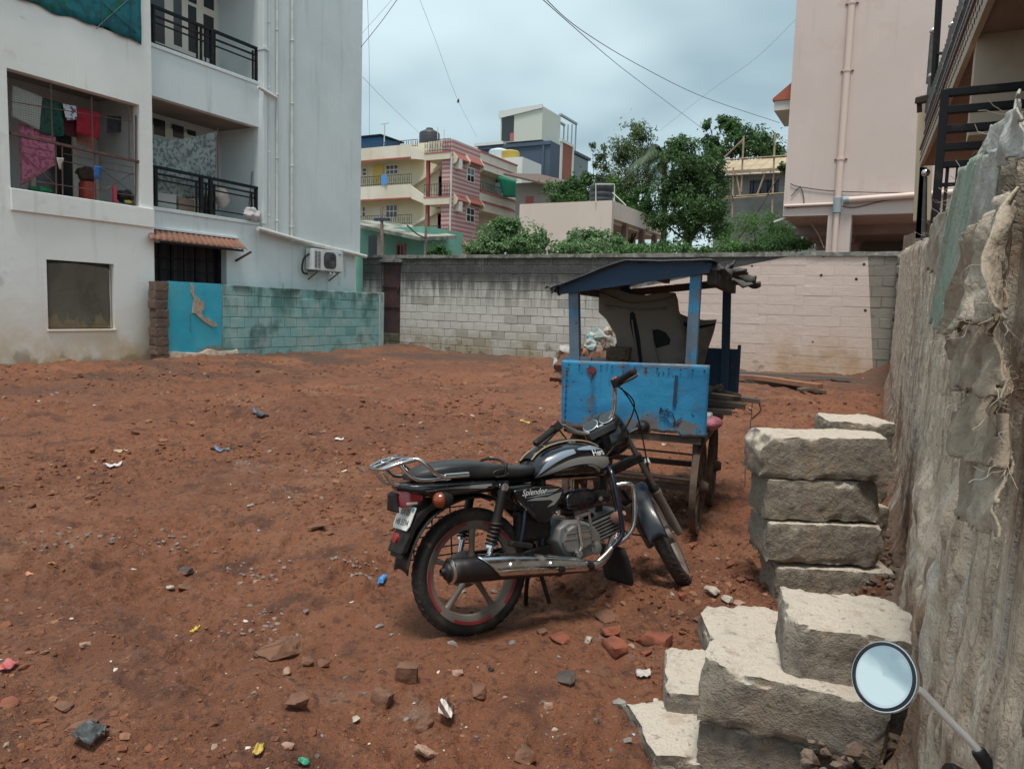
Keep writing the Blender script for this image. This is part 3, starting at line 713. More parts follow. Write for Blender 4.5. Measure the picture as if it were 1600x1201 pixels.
def cm(name, c, c2=None, s=12, lo=.5, hi=.6, bump=True): return mat(name, c, .9, layers=[] if c2 is None else [dict(s=s, lo=lo, hi=hi, c=c2, f=.85, d=3)], bump=[(60, .003, 3)], trans=.15)
LX = FX-.38
cloth('towel', 'pale grey checked towel hanging at the near end of the grilled balcony', 'towel', ((20, 133), (66, 152), (62, 203), (18, 182)), LX, mat('checked_towel', (.50, .53, .50), .95, layers=[dict(t='wave', s=9, dir='Z', lo=.70, hi=.85, c=(.25, .29, .28), f=.7), dict(t='wave', s=6, dir='Y', lo=.75, hi=.9, c=(.3, .34, .33), f=.6)], trans=.15))
cloth('shirt', 'dark green shirt hanging on the line behind the balcony grill', 'shirt', ((65, 152), (98, 162), (99, 214), (61, 208)), LX-.04, cm('green_cloth', (.012, .085, .065), (.006, .04, .035)), amp=.06, seed=2, rag=.06)
cloth('shirt', 'white and navy shirt hanging between the green shirt and the red towel', 'shirt', ((98, 162), (119, 166), (119, 188), (104, 188)), LX+.02, cm('white_navy_cloth', (.62, .64, .68), (.03, .04, .12), 9, .55, .6), seed=3)
cloth('garment', 'maroon garment hanging in the shade behind the white and navy shirt', 'garment', ((97, 164), (121, 170), (120, 215), (100, 211)), LX-.12, cm('maroon_cloth', (.09, .014, .022)), seed=4)
cloth('towel', 'crimson towel hanging in the middle of the grilled balcony', 'towel', ((119, 168), (156, 176), (154, 218), (120, 208)), LX, cm('red_cloth', (.36, .018, .04), (.25, .012, .03), 5), seed=5, amp=.04, rag=.06)
cloth('trousers', 'grey blue trousers folded over the line at the far end of the grilled balcony', 'trousers', ((167, 181), (199, 183), (199, 206), (167, 208)), LX-.5, cm('grey_cloth', (.10, .115, .14), (.06, .06, .07), 4), seed=6)
cloth('bed_sheet', 'pink patterned sheet hanging slanted behind the lower bars of the balcony grill', 'sheet', ((29, 193), (87, 214), (86, 258), (31, 292)), LX-.1, cm('pink_cloth', (.60, .20, .32), (.36, .07, .17), 14, .5, .56), seed=7, amp=.03)
cloth('rag', 'white rag tied to a bar beside the pink sheet', 'rag', ((89, 246), (100, 247), (99, 265), (91, 263)), GXp+.03, cm('white_cloth', (.66, .62, .56), (.5, .46, .4)), 8, 8, .05, seed=8)
cloth('rag', 'blue rag hung over a bar of the balcony grill', 'rag', ((147, 259), (159, 260), (159, 280), (147, 279)), GXp+.03, cm('blue_cloth', (.05, .17, .48), (.03, .09, .3)), 8, 8, .05, seed=9)
cloth('curtain', 'faded orange cloth hanging low behind the crimson towel', 'cloth', ((118, 205), (152, 212), (147, 235), (120, 222)), LX-.3, cm('orange_cloth', (.35, .16, .12)), seed=10)
def blob(name, label, cat, px0, py0, px1, py1, X, m, seed=1, dx=.2, bump_=.25, flat=False):
    a, c = PX(px0, py0, X), PX(px1, py1, X); y, z = (a[1]+c[1])/2, (a[2]+c[2])/2; sy, sz = abs(c[1]-a[1])/2, abs(a[2]-c[2])/2
    n = 14; P = []
    for i in range(n+1):
        th = pi*i/n; row = []
        for k in range(20):
            ph = 2*pi*k/20; d = np.array([sin(th)*cos(ph), sin(th)*sin(ph), cos(th)])
            r = 1+bump_*float(fbm((d*2.2+seed)[None], 4, seed)[0])*2
            row.append((d[0]*dx*r, d[1]*sy*r, d[2]*sz*r))
        P.append(row)
    b = MB(); b.loft(P, cap=False); o = b.build(name, m, None, smooth=50, loc=(X, y, z)); return tag(o, label, cat)
blob('cloth_bundle', 'bright green bundle lying on the floor edge of the grilled balcony', 'bundle', 47, 290, 78, 303, GXp-.25, cm('green_bundle', (.02, .26, .12), (.01, .12, .06)), 3)
blob('sack', 'dark brown bundle piled on top of the red gas cylinder', 'bundle', 121, 257, 147, 287, GXp-.45, cm('dark_bundle', (.05, .035, .028), (.09, .05, .035)), 4)
blob('bag_heap', 'black bags heaped in the far corner of the grilled balcony', 'bags', 184, 296, 207, 318, GXp-.3, cm('black_bag', (.02, .02, .024), (.05, .05, .05)), 5)
blob('rag', 'yellow scrap lying in front of the black bags', 'scrap', 194, 312, 206, 318, GXp-.08, cm('yellow_scrap', (.5, .40, .06)), 6, .06)
p = PX(137, 312, GXp-.45); cyl = MB().lathe([(.16, 0), (.17, .02), (.17, .32), (.15, .38), (.06, .42), (.05, .45)], p, (0, 0, 1), 20); gcy = cyl.build('gas_cylinder', mat('red_enamel', (.30, .035, .022), .45, layers=[dict(s=5, lo=.5, hi=.7, c=(.16, .03, .02), f=.6)]), None, smooth=40); tag(gcy, 'red gas cylinder standing on the floor of the grilled balcony', 'gas cylinder')
MB().lathe([(.10, 0), (.10, .05)], p+np.array([0, 0, .43]), (0, 0, 1), 16).build('collar', gcy.data.materials[0], gcy)
p = PX(179.5, 318, GXp-.2); bo = MB().lathe([(.045, 0), (.05, .02), (.05, .30), (.03, .36), (.02, .38), (.02, .42)], p, (0, 0, 1), 14).build('bottle', mat('red_plastic', (.5, .04, .06), .4), None, smooth=40); tag(bo, 'tall red plastic bottle beside the black bags', 'bottle')
# green net over the upper opening
NET = mat('teal_net', (.02, .24, .28), .8, layers=[dict(s=5, lo=.45, hi=.6, c=(.03, .14, .17), f=.9, d=5), dict(s=3, lo=.58, hi=.66, c=(.02, .20, .06), f=.9)], trans=.35, bump=[(30, .01, 3)])
n1 = []
for k in range(15):
    row = []
    for j in range(41):
        y = 7.4+(11.52-7.4)*j/40; zt = 9.8; zb = 7.20+.03*sin(y*3.1)+.03*sin(y*9)-.06*max(0, y-11); z = zb+(zt-zb)*k/14
        row.append((FX+.05+.05*float(fbm(np.array([[y*2, z*1.2, 0]]), 3, 9)[0]), y, z))
    n1.append(row)
net = MB().grid(n1).build('shade_net', NET, None, smooth=60, solid=.006); tag(net, 'teal shade net stretched over the upper balcony opening', 'shade net')
NB = mat('net_bars', (.02, .07, .09), .6)
for (a, b_) in (((160, 5), (214, 52)), ((200, 0), (150, 45)), ((206, 0), (206, 56)), ((160, 0), (160, 44))):
    MB().tube([PX(*a, FX+.09)-np.array(net.location), PX(*b_, FX+.09)-np.array(net.location)], .012, 5).build('bar', NB, net)
# lower window with dusty mesh
wi = bx(ab, OB, 'window', (FX-.2, wn1[0], wn1[2]), (FX-.16, wn1[1], wn1[3]), mat('window_dark', (.045, .042, .035), .4))
MSH = mat('dusty_mesh', (.125, .115, .085), .95, layers=[dict(s=(2, 2, 1), lo=.4, hi=.65, c=(.085, .08, .06), f=.9), dict(s=(4, 4, 2), soft=1, z=(1.25, .8), lo=.3, hi=.7, c=(.26, .19, .11), f=.6)], bump=[(12, .01, 4)])
Pg = []
for k in range(13):
    row = []
    for j in range(25):
        y = wn1[0]+.03+(wn1[1]-wn1[0]-.10)*j/24; s = j/24; zt = wn1[3]-.05-.14*abs(s-.42)**1.2; z = wn1[2]+.02+(zt-wn1[2])*k/12
        row.append((FX-.06+.03*float(fbm(np.array([[y*2.2, z*1.4, 2.]]), 3, 12)[0]), y-OB[1], z))
    Pg.append([(r[0]-OB[0], r[1], r[2]) for r in row])
MB().grid(Pg).build('mesh_screen', MSH, wi, smooth=60, solid=.004)
MB().bar((-.10, 10.0-OB[1], .82), (-.10, 10.0-OB[1], 2.2), .035).build('mullion', mat('old_wood', (.20, .17, .13), .9), wi)
MB().bar((-.10, 10.72-OB[1], .82), (-.09, 10.70-OB[1], 2.1), .07, .04).build('jamb_strip', CRM, wi)
bx(ab, OB, 'window_sill', (FX-.1, wn1[0]-.02, .755), (FX+.035, wn1[1]+.02, .797), WHT, .008)

# ---- recessed bay with two open balconies
BYE = Fy(405, 200, BX)
g_y0, g_y1 = Fy(242, 420, BX), Fy(354, 420, BX); g_zt = Fz(300, 384, BX)
b1 = (CY, BYE-.02, Fz(240, 322, BX), Fz(240, 150, BX)); b2 = (CY, BYE-.02, Fz(240, 68, BX), 10.4)
facade('bay_wall', BX, CY, BYE, -.4, TOPZ, [b1, b2, (CY, g_y1, -.1, g_zt)], WHB, .2)
for h in (b1, b2):
    bx(ab, OB, 'balcony_floor', (BX-1.5, CY, h[2]-.2), (BX-.202, BYE+.1, h[2]-.012), INW)
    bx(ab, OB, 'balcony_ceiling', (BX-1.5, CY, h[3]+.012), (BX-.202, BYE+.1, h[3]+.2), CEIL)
    bx(ab, OB, 'balcony_back_wall', (BX-1.65, CY-.1, h[2]-.1), (BX-1.5, BYE+.1, h[3]+.1), INW)
    bx(ab, OB, 'balcony_side_wall', (BX-1.5, BYE, h[2]-.1), (BX-.202, BYE+.1, h[3]+.1), WHB)
    bx(ab, OB, 'balcony_ledge', (BX-.205, CY, h[2]-.09), (BX+.035, BYE-.01, h[2]-.004), WHB, .008)
def framed(parent, O, X, panes, y0, y1, z0, z1):
    fr = bx(parent, O, 'door_frame', (X, y0, z0), (X+.06, y1, z1), CRM)
    for (a, c, d, e_) in panes:
        q = MB().box((X+.045-O[0], a-O[1], d-O[2]), (X+.064-O[0], c-O[1], e_-O[2])).build('pane', GLS, fr)
    return fr
DX = BX-1.44
def pane(x0, x1, yt, yb): 
    a, c = PX(x0, (yt+yb)/2, DX), PX(x1, (yt+yb)/2, DX); return (a[1], c[1], PX((x0+x1)/2, yb, DX)[2], PX((x0+x1)/2, yt, DX)[2])
framed(ab, OB, BX-1.499, [pane(236, 257, -30, 66), pane(271, 284, -20, 72), pane(294, 307, 10, 82), pane(318, 334, 25, 92), pane(294, 307, -40, 5), pane(318, 334, -35, 14)], Fy(238, 40, DX), Fy(340, 40, DX), b2[2]-.05, b2[3])
framed(ab, OB, BX-1.499, [pane(240, 258, 187, 212), pane(270, 287, 196, 216), pane(293, 306, 204, 212), pane(300, 312, 222, 300), pane(272, 287, 222, 300)], Fy(238, 220, DX), Fy(322, 220, DX), b1[2]-.05, b1[2]+2.25)
def railing(label, rails, posts, X):
    O = PX(320, posts[0][2], X); t = thing('balcony_railing', label, 'railing', O)
    for (a, b_, w_) in rails: MB().bar(PX(*a, X)-O, PX(*b_, X)-O, w_, w_, up=(1, 0, 0)).build('rail', BLK, t, bevel=.004)
    for (x, yt, yb, w_) in posts: MB().bar(PX(x, yt, X)-O, PX(x, yb, X)-O, w_, w_, up=(1, 0, 0)).build('post', BLK, t)
    return t
RX = BX-.06
railing('black steel railing of the lower open balcony behind the patterned sheet', [((239, 260), (407, 295), .07), ((239, 270), (407, 304), .045), ((247, 281), (398, 310), .035), ((239, 323), (400, 348), .05), ((246, 314), (384, 336), .03)],
        [(243, 262, 322, .07), (307, 284, 333, .04), (314, 277, 334, .085), (322, 286, 335, .035), (329, 280, 337, .085), (335, 288, 338, .04), (393, 303, 344, .04), (399.6, 294, 349, .07)], RX)
railing('black steel railing of the topmost visible open balcony', [((237, 9), (403, 77), .07), ((239, 24), (403, 88), .045), ((241, 35), (398, 96), .035), ((239, 67), (401, 129), .05)],
        [(239.5, 10, 68, .06), (308, 39, 95, .04), (314, 41, 98, .05), (321, 45, 100, .03), (331, 48, 104, .085), (335.5, 52, 104, .035), (395, 79, 126, .04), (400.5, 76, 129, .07)], RX)
# wire mesh behind the top railing
cloth('hung_sheet', 'grey green flowered bed sheet sagging from a line across the lower open balcony', 'sheet', ((238, 216), (338, 204), (337, 306), (238, 308)), BX-.35, mat('flowered_sheet', (.36, .42, .42), .9, layers=[dict(s=11, lo=.48, hi=.58, c=(.10, .15, .16), f=.85, d=4), dict(s=2, lo=.5, hi=.7, c=(.13, .14, .10), f=.6)], trans=.2, bump=[(8, .02, 4)]), 26, 20, .05, 3, .10, seed=21)
p = PX(339, 204, BX-.35); st = MB().tube([p+np.array([0, .02, .06]), PX(341, 330, BX-.35)], .014, 6).build('clothes_pole', mat('bamboo_dark', (.16, .11, .09), .8)); tag(st, 'thin upright pole holding the flowered sheet on the lower balcony', 'pole')
def carton(label, px0, py0, px1, py1, X, m, d=.35):
    a, c = PX(px0, py1, X), PX(px1, py1, X); zt = PX(px0, py0, X)[2]; zb = b1[2]-.01
    O = np.array([X, (a[1]+c[1])/2, zb]); o = MB().box((-d, a[1]-O[1], 0), (0, c[1]-O[1], max(.12, zt-zb))).build('carton', m, None, bevel=.01, loc=O); tag(o, label, 'carton')
    MB().box((-d*.6, a[1]-O[1]-.002, max(.12, zt-zb)-.001), (-d*.4, c[1]-O[1]+.002, max(.12, zt-zb)+.003)).build('tape', mat('tape_tan', (.38, .28, .17), .4), o)
carton('pale grey carton standing behind the lower balcony railing', 247, 300, 276, 322, BX-.3, mat('carton_grey', (.42, .42, .40), .9))
carton('brown carton standing next to the pale grey carton', 279, 308, 304, 328, BX-.3, mat('carton_brown', (.26, .19, .14), .9))
blob('rice_bag', 'white printed woven bag standing on the lower open balcony', 'bag', 336, 291, 357, 326, BX-.3, cm('printed_bag', (.58, .56, .55), (.45, .12, .12), 6, .64, .68), 12, .16, .12)
blob('black_sack', 'black sack slumped against the middle of the lower balcony railing', 'sack', 315, 306, 334, 336, BX-.28, cm('sack_black', (.018, .018, .02)), 13, .15, .2)
blob('white_sack', 'crumpled white plastic sack sitting on the balcony ledge outside the railing', 'sack', 383, 324, 404, 347, BX+.02, cm('plastic_white', (.62, .60, .62), (.50, .47, .50), 9), 15, .17, .32)
sw = bx(ab, OB, 'switch_box', (BX-1.5, Fy(378, 264, BX-1.45), Fz(378, 268, BX-1.45)), (BX-1.44, Fy(384.5, 264, BX-1.45), Fz(378, 260, BX-1.45)), CRM, .006)
br_ = MB().tube([PX(394, 268, BX-.2), PX(389, 322, BX-.2)], .014, 6).build('broom', mat('broom_blue', (.06, .08, .13), .6)); tag(br_, 'dark broom handle leaning in the corner of the lower balcony', 'broom')
# ---- recess under the balcony, with curtain grill
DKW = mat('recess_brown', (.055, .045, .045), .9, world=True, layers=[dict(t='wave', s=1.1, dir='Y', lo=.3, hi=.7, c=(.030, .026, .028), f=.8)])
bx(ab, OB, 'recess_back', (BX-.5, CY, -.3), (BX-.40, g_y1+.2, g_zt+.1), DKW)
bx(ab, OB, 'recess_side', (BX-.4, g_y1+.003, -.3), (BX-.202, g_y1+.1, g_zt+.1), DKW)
rb = MB()
for k in range(7):
    y = CY+.15+k*(g_y1-CY-.2)/6
    MB().bar((BX-.25-OB[0], y-OB[1], 0), (BX-.25-OB[0], y-OB[1], g_zt), .03 if k % 2 else .06).build('recess_bar', BLK, ab)
for z in (2.2, 2.5): MB().bar((BX-.25-OB[0], CY+.02-OB[1], z), (BX-.25-OB[0], g_y1-OB[1], z), .02).build('recess_bar', BLK, ab)
# tiled awning
TIL = mat('terracotta', (.27, .125, .085), .9, world=True, layers=[dict(s=3, lo=.4, hi=.65, c=(.19, .095, .07), f=.8, d=6), dict(s=1.6, lo=.5, hi=.62, c=(.09, .075, .062), f=.85, d=6, y=(13.2, 12.0)), dict(s=20, lo=.55, hi=.7, c=(.36, .20, .14), f=.4)], bump=[(40, .004, 3)])
aw = thing('tiled_awning', 'terracotta corrugated tile awning under the lower open balcony', 'awning', (BX, (CY+BYE)/2, g_zt))
AO = np.array([BX, (CY+BYE)/2, g_zt])
ya0, ya1 = CY+.02, Fy(371, 374, BX+.02); yb0, yb1 = Fy(244, 376, BX+.5)-.15, Fy(387, 389, BX+.5); zt_, zb_ = Fz(300, 366, BX), Fz(300, 381, BX+.5)
NT_ = 17
for k in range(NT_):
    s0, s1 = k/NT_, (k+1)/NT_; prt = []
    for i in range(9):
        t = s0+(s1-s0)*i/8; up = .030*sin(pi*i/8)
        row = []
        for j in range(3):
            u = j/2; y = (ya0+(ya1-ya0)*t)*(1-u)+(yb0+(yb1-yb0)*t)*u; row.append((.0+.50*u, y-AO[1], (zt_*(1-u)+zb_*u)-AO[2]+up))
        prt.append(row)
    MB().grid(prt).build('tile', TIL, aw, smooth=60, solid=.014)
MB().bar((.03, ya0-AO[1], zt_-AO[2]+.04), (.03, ya1-AO[1]+.02, zt_-AO[2]+.04), .09, .06, up=(0, 0, 1)).build('ledge', WHB, aw, bevel=.01)
MB().bar((.44, yb0+.3-AO[1], zb_-AO[2]-.03), (.44, yb1-.1-AO[1], zb_-AO[2]-.03), .05, .05, up=(0, 0, 1)).build('batten', BLK, aw)
MB().bar((.0, ya1-AO[1]-.05, -.28), (.42, ya1-AO[1]+.1, -.03), .05, .05).build('bracket', BRS, aw)
# ---- tall wall right of the balconies: upper face stands proud of the lower one
YE = Fy(563.5, 300, UX)
zl, zr = Fz(406, 361, UX), Fz(563, 399, UX)
up_ = MB(); up_.prism([(BYE, zl), (YE, zr), (YE, TOPZ), (BYE, TOPZ)], lambda a, c: np.array([BX-.1, a, c])-OB, lambda a, c: np.array([UX, a, c])-OB); up_.build('tall_wall', WHB, ab)
facade('lower_wall', BX, BYE, YE-.05, -.4, max(zl, zr)+.1, [], WHB)
MB().add([np.array(p)-OB for p in ((BX, YE-.05, -.4), (BX-6, YE-.05, -.4), (BX-6, YE-.05, 4), (BX, YE-.05, 4))], [(0, 1, 2, 3)]).build('end_wall', WHB, ab)
bx(ab, OB, 'building_mass', (BX-9, 2.2, TOPZ-.5), (BX-.3, YE-.1, TOPZ), WHB)
bx(ab, OB, 'rear_mass', (BX-9, 2.2, -.3), (BX-2.2, YE-.1, TOPZ-.5), WHB)
pc = PX(416, 250, UX)[1]
bx(ab, OB, 'corner_pilaster', (BX-.2, BYE-.015, b1[2]-.05), (UX+.035, pc, TOPZ), WHB, .01)
def vpipe(px_, yt, yb, r, X, nm='drain_pipe', m=PIPE):
    a, c = PX(px_, yt, X), PX(px_, yb, X); o = MB().tube([np.array([X, c[1], a[2]])-OB, c-OB], r, 10).build(nm, m, ab, smooth=40)
    for k in range(4):
        z = c[2]+.4+k*1.7
        MB().lathe([(r+.006, -.03), (r+.014, 0), (r+.006, .03)], np.array([X, c[1], z])-OB, (0, 0, 1), 10).build('clamp', PIPE, o)
    return o
vpipe(433, -60, 368, .035, UX+.06); vpipe(456, -60, 377, .045, UX+.07); vpipe(421, -60, 360, .015, UX+.05)
o = MB().tube([PX(403, 357, UX+.08)-OB, PX(431, 365, UX+.08)-OB, PX(480, 379, UX+.08)-OB, PX(572, 401, UX+.08)-OB], .06, 12).build('sloping_pipe', PIPE, ab, smooth=40)
MB().tube([PX(403, 136, UX+.08)-OB, PX(432, 153, UX+.08)-OB], .045, 10).build('branch_pipe', PIPE, ab, smooth=40)
bx(ab, OB, 'ledge_cap', (BX-.1, BYE-.03, Fz(404, 73, UX)-.03), (UX+.08, pc+.03, Fz(404, 73, UX)+.03), WHB)
# ---- air conditioner outdoor unit
ACW = mat('ac_white', (.66, .68, .68), .5, layers=[dict(s=3, lo=.5, hi=.7, c=(.52, .52, .49), f=.6)])
XF = BX+.40
ay0, ay1 = Fy(490, 405, XF), Fy(536, 405, XF); az0, az1 = Fz(490, 421, XF), Fz(490, 388, XF)
ac = thing('air_conditioner', 'white air conditioner outdoor unit bracketed to the wall under the sloping pipe', 'air conditioner', (XF, (ay0+ay1)/2, az0)); AC = np.array([XF, (ay0+ay1)/2, az0])
W2 = (ay1-ay0)/2; HH = az1-az0
MB().box((-.30, -W2, 0), (0, W2, HH)).build('casing', ACW, ac, bevel=.012)
DG = mat('ac_grey', (.055, .06, .065), .6)
fy_ = (Fy(515.5, 405, XF)-AC[1]); ring = []
fw2, fh2 = (Fy(525, 405, XF)-Fy(506, 405, XF))/2, HH*.40
pts = [(fy_+fw2*np.sign(cos(t))*abs(cos(t))**.55, HH*.5+fh2*np.sign(sin(t))*abs(sin(t))**.55) for t in np.linspace(0, 2*pi, 28, endpoint=False)]
fg = MB().prism(pts, lambda a, c: (.002, a, c), lambda a, c: (.016, a, c)).build('fan_guard', DG, ac)
gb = MB()
for k in range(1, 7): gb.tube([(.022, fy_+fw2*k/7*cos(t), HH*.5+fh2*k/7*sin(t)) for t in np.linspace(0, 2*pi, 24, endpoint=False)], .004, 4, closed=True)
gb.build('guard_ring', mat('ac_ring', (.12, .125, .13), .5), fg)
for cc in (492, 497):
    for k in range(13):
        y0 = Fy(cc, 405, XF)-AC[1]; z = .06+k*(HH-.12)/13
        MB().box((.001, y0, z), (.006, y0+(W2*.16), z+.022)).build('louvre', DG, ac)
MB().prism([(Fy(531, 398, XF)-AC[1]+.07*cos(t), HH*.84+.022*sin(t)) for t in np.linspace(0, 2*pi, 14, endpoint=False)], lambda a, c: (.001, a, c), lambda a, c: (.004, a, c)).build('maker_badge', mat('badge_blue', (.10, .28, .55), .5), ac)
for s in (-1, 1):
    MB().bar((-.42, s*W2*.7, -.03), (.06, s*W2*.7, -.03), .04, .03).build('bracket', BRS, ac); MB().bar((-.39, s*W2*.7, -.28), (0, s*W2*.7, -.04), .03).build('bracket', BRS, ac)
MB().tube(catmull([(-.15, -W2-.02, HH*.75), (-.22, -W2-.16, HH*.5), (-.26, -W2-.2, .05), (-.30, -W2-.1, -.1), (-.33, -W2+.1, -.12)], 5), .028, 8).build('hose', mat('hose_black', (.02, .02, .024), .7), ac, smooth=60)
for s in (-.2, .05): MB().lathe([(.03, 0), (.03, .02)], (.0, s*W2+.2, -.07), (1, 0, 0), 10).build('valve', ACW, ac)
# ------------------------------------------------------------------ pink building beyond the back wall
PYB = 23.5
PNK = mat('pink_render', (.64, .53, .49), .88, world=True, layers=[dict(s=.4, lo=.4, hi=.65, c=(.585, .48, .44), f=.8, d=6), dict(s=(3, 3, .3), lo=.55, hi=.75, c=(.52, .425, .39), f=.6), dict(s=1.2, lo=.58, hi=.61, c=(.59, .475, .435), f=.7, d=7), dict(s=.25, lo=.55, hi=.58, c=(.60, .50, .46), f=.7, d=3)], bump=[(4, .004, 5)])
PPIPE = mat('pink_pipe', (.68, .53, .47), .5)
SHD = mat('soffit_grey', (.42, .33, .30), .9, world=True, layers=[dict(s=1, c=(.34, .26, .24), f=.8)])
XLp = PY(1245, 0, PYB)[0]; zb = PY(1229, 338, PYB)[2]
pb = thing('pink_building', 'tall plain pink rendered building on pillars beyond the back wall', 'building', (XLp, PYB, 0)); PO = np.array([XLp, PYB, 0])
def pbx(nm, lo, hi, m, bevel=0): return MB().box(np.array(lo)-PO, np.array(hi)-PO).build(nm, m, pb, bevel=bevel)
pbx('upper_wall', (XLp, PYB, zb), (4.5, PYB+11, 14), PNK)
oz = PY(1400, 334, PYB)[2]
cx0, cx1 = PY(1292, 360, PYB)[0], PY(1329, 360, PYB)[0]
pbx('pillar', (cx0, PYB+.004, -.3), (cx1, PYB+.55, zb), PNK, .01)
pbx('beam', (cx1, PYB+.004, oz), (4.5, PYB+.5, zb), PNK)
pbx('pillar', (1.5, PYB+.004, -.3), (2.2, PYB+.55, oz), PNK)
pbx('beam', (XLp+.03, PYB+.003+2.6, zb-.28), (4.5, PYB+3.0, zb-.002), SHD)
pbx('beam', (cx0+.1, PYB+.6, zb-.35), (cx0+.4, PYB+9, zb-.003), SHD)
for yy_ in (5.2, 8.2):
    pbx('beam', (XLp+.03, PYB+yy_, zb-.28), (4.5, PYB+yy_+.35, zb-.002), SHD); pbx('pillar', (cx0, PYB+yy_, -.3), (cx0+.5, PYB+yy_+.4, zb-.29), SHD)
pbx('parking_back_wall', (cx0-.2, PYB+9.5, -.3), (4.5, PYB+9.8, zb-.002), SHD)
for z in (2.9, 3.5, 4.05): pbx('slatted_shutter', (cx1+.05, PYB+5.0, z-.16), (4.4, PYB+5.08, z+.12), mat('shutter_brown', (.10, .075, .065), .8))
# eave on its far left side
ey0 = PX(1238, 155, XLp)[1]; ex = PY(1210, 160, ey0)[0]; ezt = PY(1210, 158, ey0)[2]; ey1 = PX(1226, 193, ex)[1]
ev = pbx('side_eave', (ex, ey0, ezt-.28), (XLp-.003, ey1, ezt), mat('eave_white', (.60, .58, .52), .9))
MB().loft([[np.array(q)-PO for q in ((ex-.05, y, ezt+.003), (XLp-.004, y, ezt+.003), (XLp-.004, y, ezt+.50), (ex-.05, y, ezt+.06))] for y in (ey0-.05, ey1)]).build('tile_edge', mat('eave_tile', (.40, .115, .07), .85), ev)
px0 = PY(1331.5, 0, PYB-.07)[0]; pz = PY(1316, 310, PYB-.07)[2]; pz2 = PY(1315, 327, PYB-.07)[2]
pp_ = MB().tube([np.array([px0, PYB-.07, 14])-PO, np.array([px0, PYB-.07, pz])-PO], .09, 14).build('down_pipe', PPIPE, pb, smooth=40)
for z in (6.0, 8.4, 10.2): MB().lathe([(.09, -.04), (.105, -.035), (.105, .035), (.09, .04)], np.array([px0, PYB-.07, z])-PO, (0, 0, 1), 14).build('pipe_collar', PPIPE, pp_); MB().bar(np.array([px0-.17, PYB-.01, z])-PO, np.array([px0+.17, PYB-.01, z])-PO, .03).build('pipe_clip', BRS, pp_)
gp2 = mat('pipe_grey', (.30, .37, .40), .5)
MB().lathe([(.10, pz2-.1), (.115, pz2-.09), (.115, pz+.02), (.10, pz+.03)], np.array([px0, PYB-.07, 0])-PO, (0, 0, 1), 14).build('pipe_junction', gp2, pp_)
MB().tube([np.array([px0, PYB-.07, pz2])-PO, np.array([px0, PYB-.07, 0])-PO], .075, 12).build('pipe_foot', PPIPE, pp_, smooth=40)
h0 = PY(1318, 313, PYB-.1); h1 = PY(1442, 304, PYB-.1); h1 = h0+(h1-h0)*2.5
MB().tube([h0-PO, h1-PO], .085, 12).build('side_pipe', PPIPE, pb, smooth=40)
MB().tube([h0-PO, h0+np.array([.14, 0, .01])-PO], .10, 12).build('pipe_elbow', gp2, pb)
a, c = PY(1225, 322, PYB-.05), PY(1314, 318, PYB-.05); MB().tube([a-PO, c-PO], .045, 8).build('thin_pipe', PPIPE, pb, smooth=40)
bl = mat('cable_black', (.015, .015, .015), .7)
for pts in (((1228, 325), (1300, 321), (1335, 324), (1380, 314), (1440, 306)), ((1235, 287), (1250, 292), (1310, 299), (1440, 302)), ((1236, 307), (1250, 293), (1256, 310), (1255, 322))):
    MB().tube(catmull([PY(x, y, PYB-.03)-PO for x, y in pts], 6), .011, 5).build('cable', bl, pb)
tg = MB().tube(catmull([PY(1236, 324, PYB-.05), PY(1255, 338, PYB+.5), PY(1275, 360, PYB+.7), PY(1288, 388, PYB+.3)], 6), .016, 5).build('dangling_wire', mat('wire_pale', (.4, .33, .3), .7)); tag(tg, 'loose pale wire dangling under the pink building beside its pillar', 'wire')
bx_ = PY(1226, 344, PYB+.3); lp = MB().bar(bx_+np.array([-.3, 0, -.04]), bx_+np.array([.05, 0, .08]), .07, .05).build('tube_light', mat('light_white', (.75, .75, .72), .4)); tag(lp, 'small white tube light fixed under the corner of the pink building', 'tube light')

# ------------------------------------------------------------------ balcony building on the right, behind the rough wall
SA = .6
def sx(Y): return SA-.06*Y
ZS = 1.5+3.33*SA
BEI = mat('beige_render', (.50, .43, .34), .9, layers=[dict(s=2, lo=.4, hi=.65, c=(.38, .31, .24), f=.7, d=6)])
BRN = mat('brown_paint', (.30, .225, .185), .9, layers=[dict(s=1.5, lo=.4, hi=.65, c=(.24, .175, .145), f=.7)])
bb = thing('balcony_building', 'brown house with a dark balcony railing rising behind the rough wall', 'house', (SA, 0, 0)); BO = np.array([SA, 0, 0.])
def strip(nm, x0, x1, z0, z1, m, ya=.5, yb=11.2, off=None, parent=bb, bevel=0):
    r = [[np.array(q)-BO for q in ((sx(y)+x0, y, z0), (sx(y)+x1, y, z0), (sx(y)+x1, y, z1), (sx(y)+x0, y, z1))] for y in (ya, yb)]
    return MB().loft(r).build(nm, m, parent, bevel=bevel)
strip('balcony_slab', .03, 4, ZS+.002, ZS+.22, BRN)
eb = strip('slab_edge', -.012, .028, ZS-.03, ZS+.24, BEI)
vb = MB()
for k in range(56):
    y = 4.8+k*.115
    for zq in (.05, .13): vb.box((sx(y)-.018-SA, y, ZS+zq), (sx(y)-.011-SA, y+.055, ZS+zq+.028))
tag(vb.build('vent_slots', mat('slot_dark', (.06, .05, .045), .9), eb), kind='stuff')
strip('edge_pipe', -.03, -.010, ZS+.20, ZS+.235, mat('edge_maroon', (.12, .07, .065), .6))
bm_ = MB().box((sx(6.3)+.02-SA, 6.3, 2.82), (4-SA, 6.62, ZS)).build('cross_beam', BEI, bb)
strip('house_wall', 1.2, 1.4, -.2, 8, BRN)
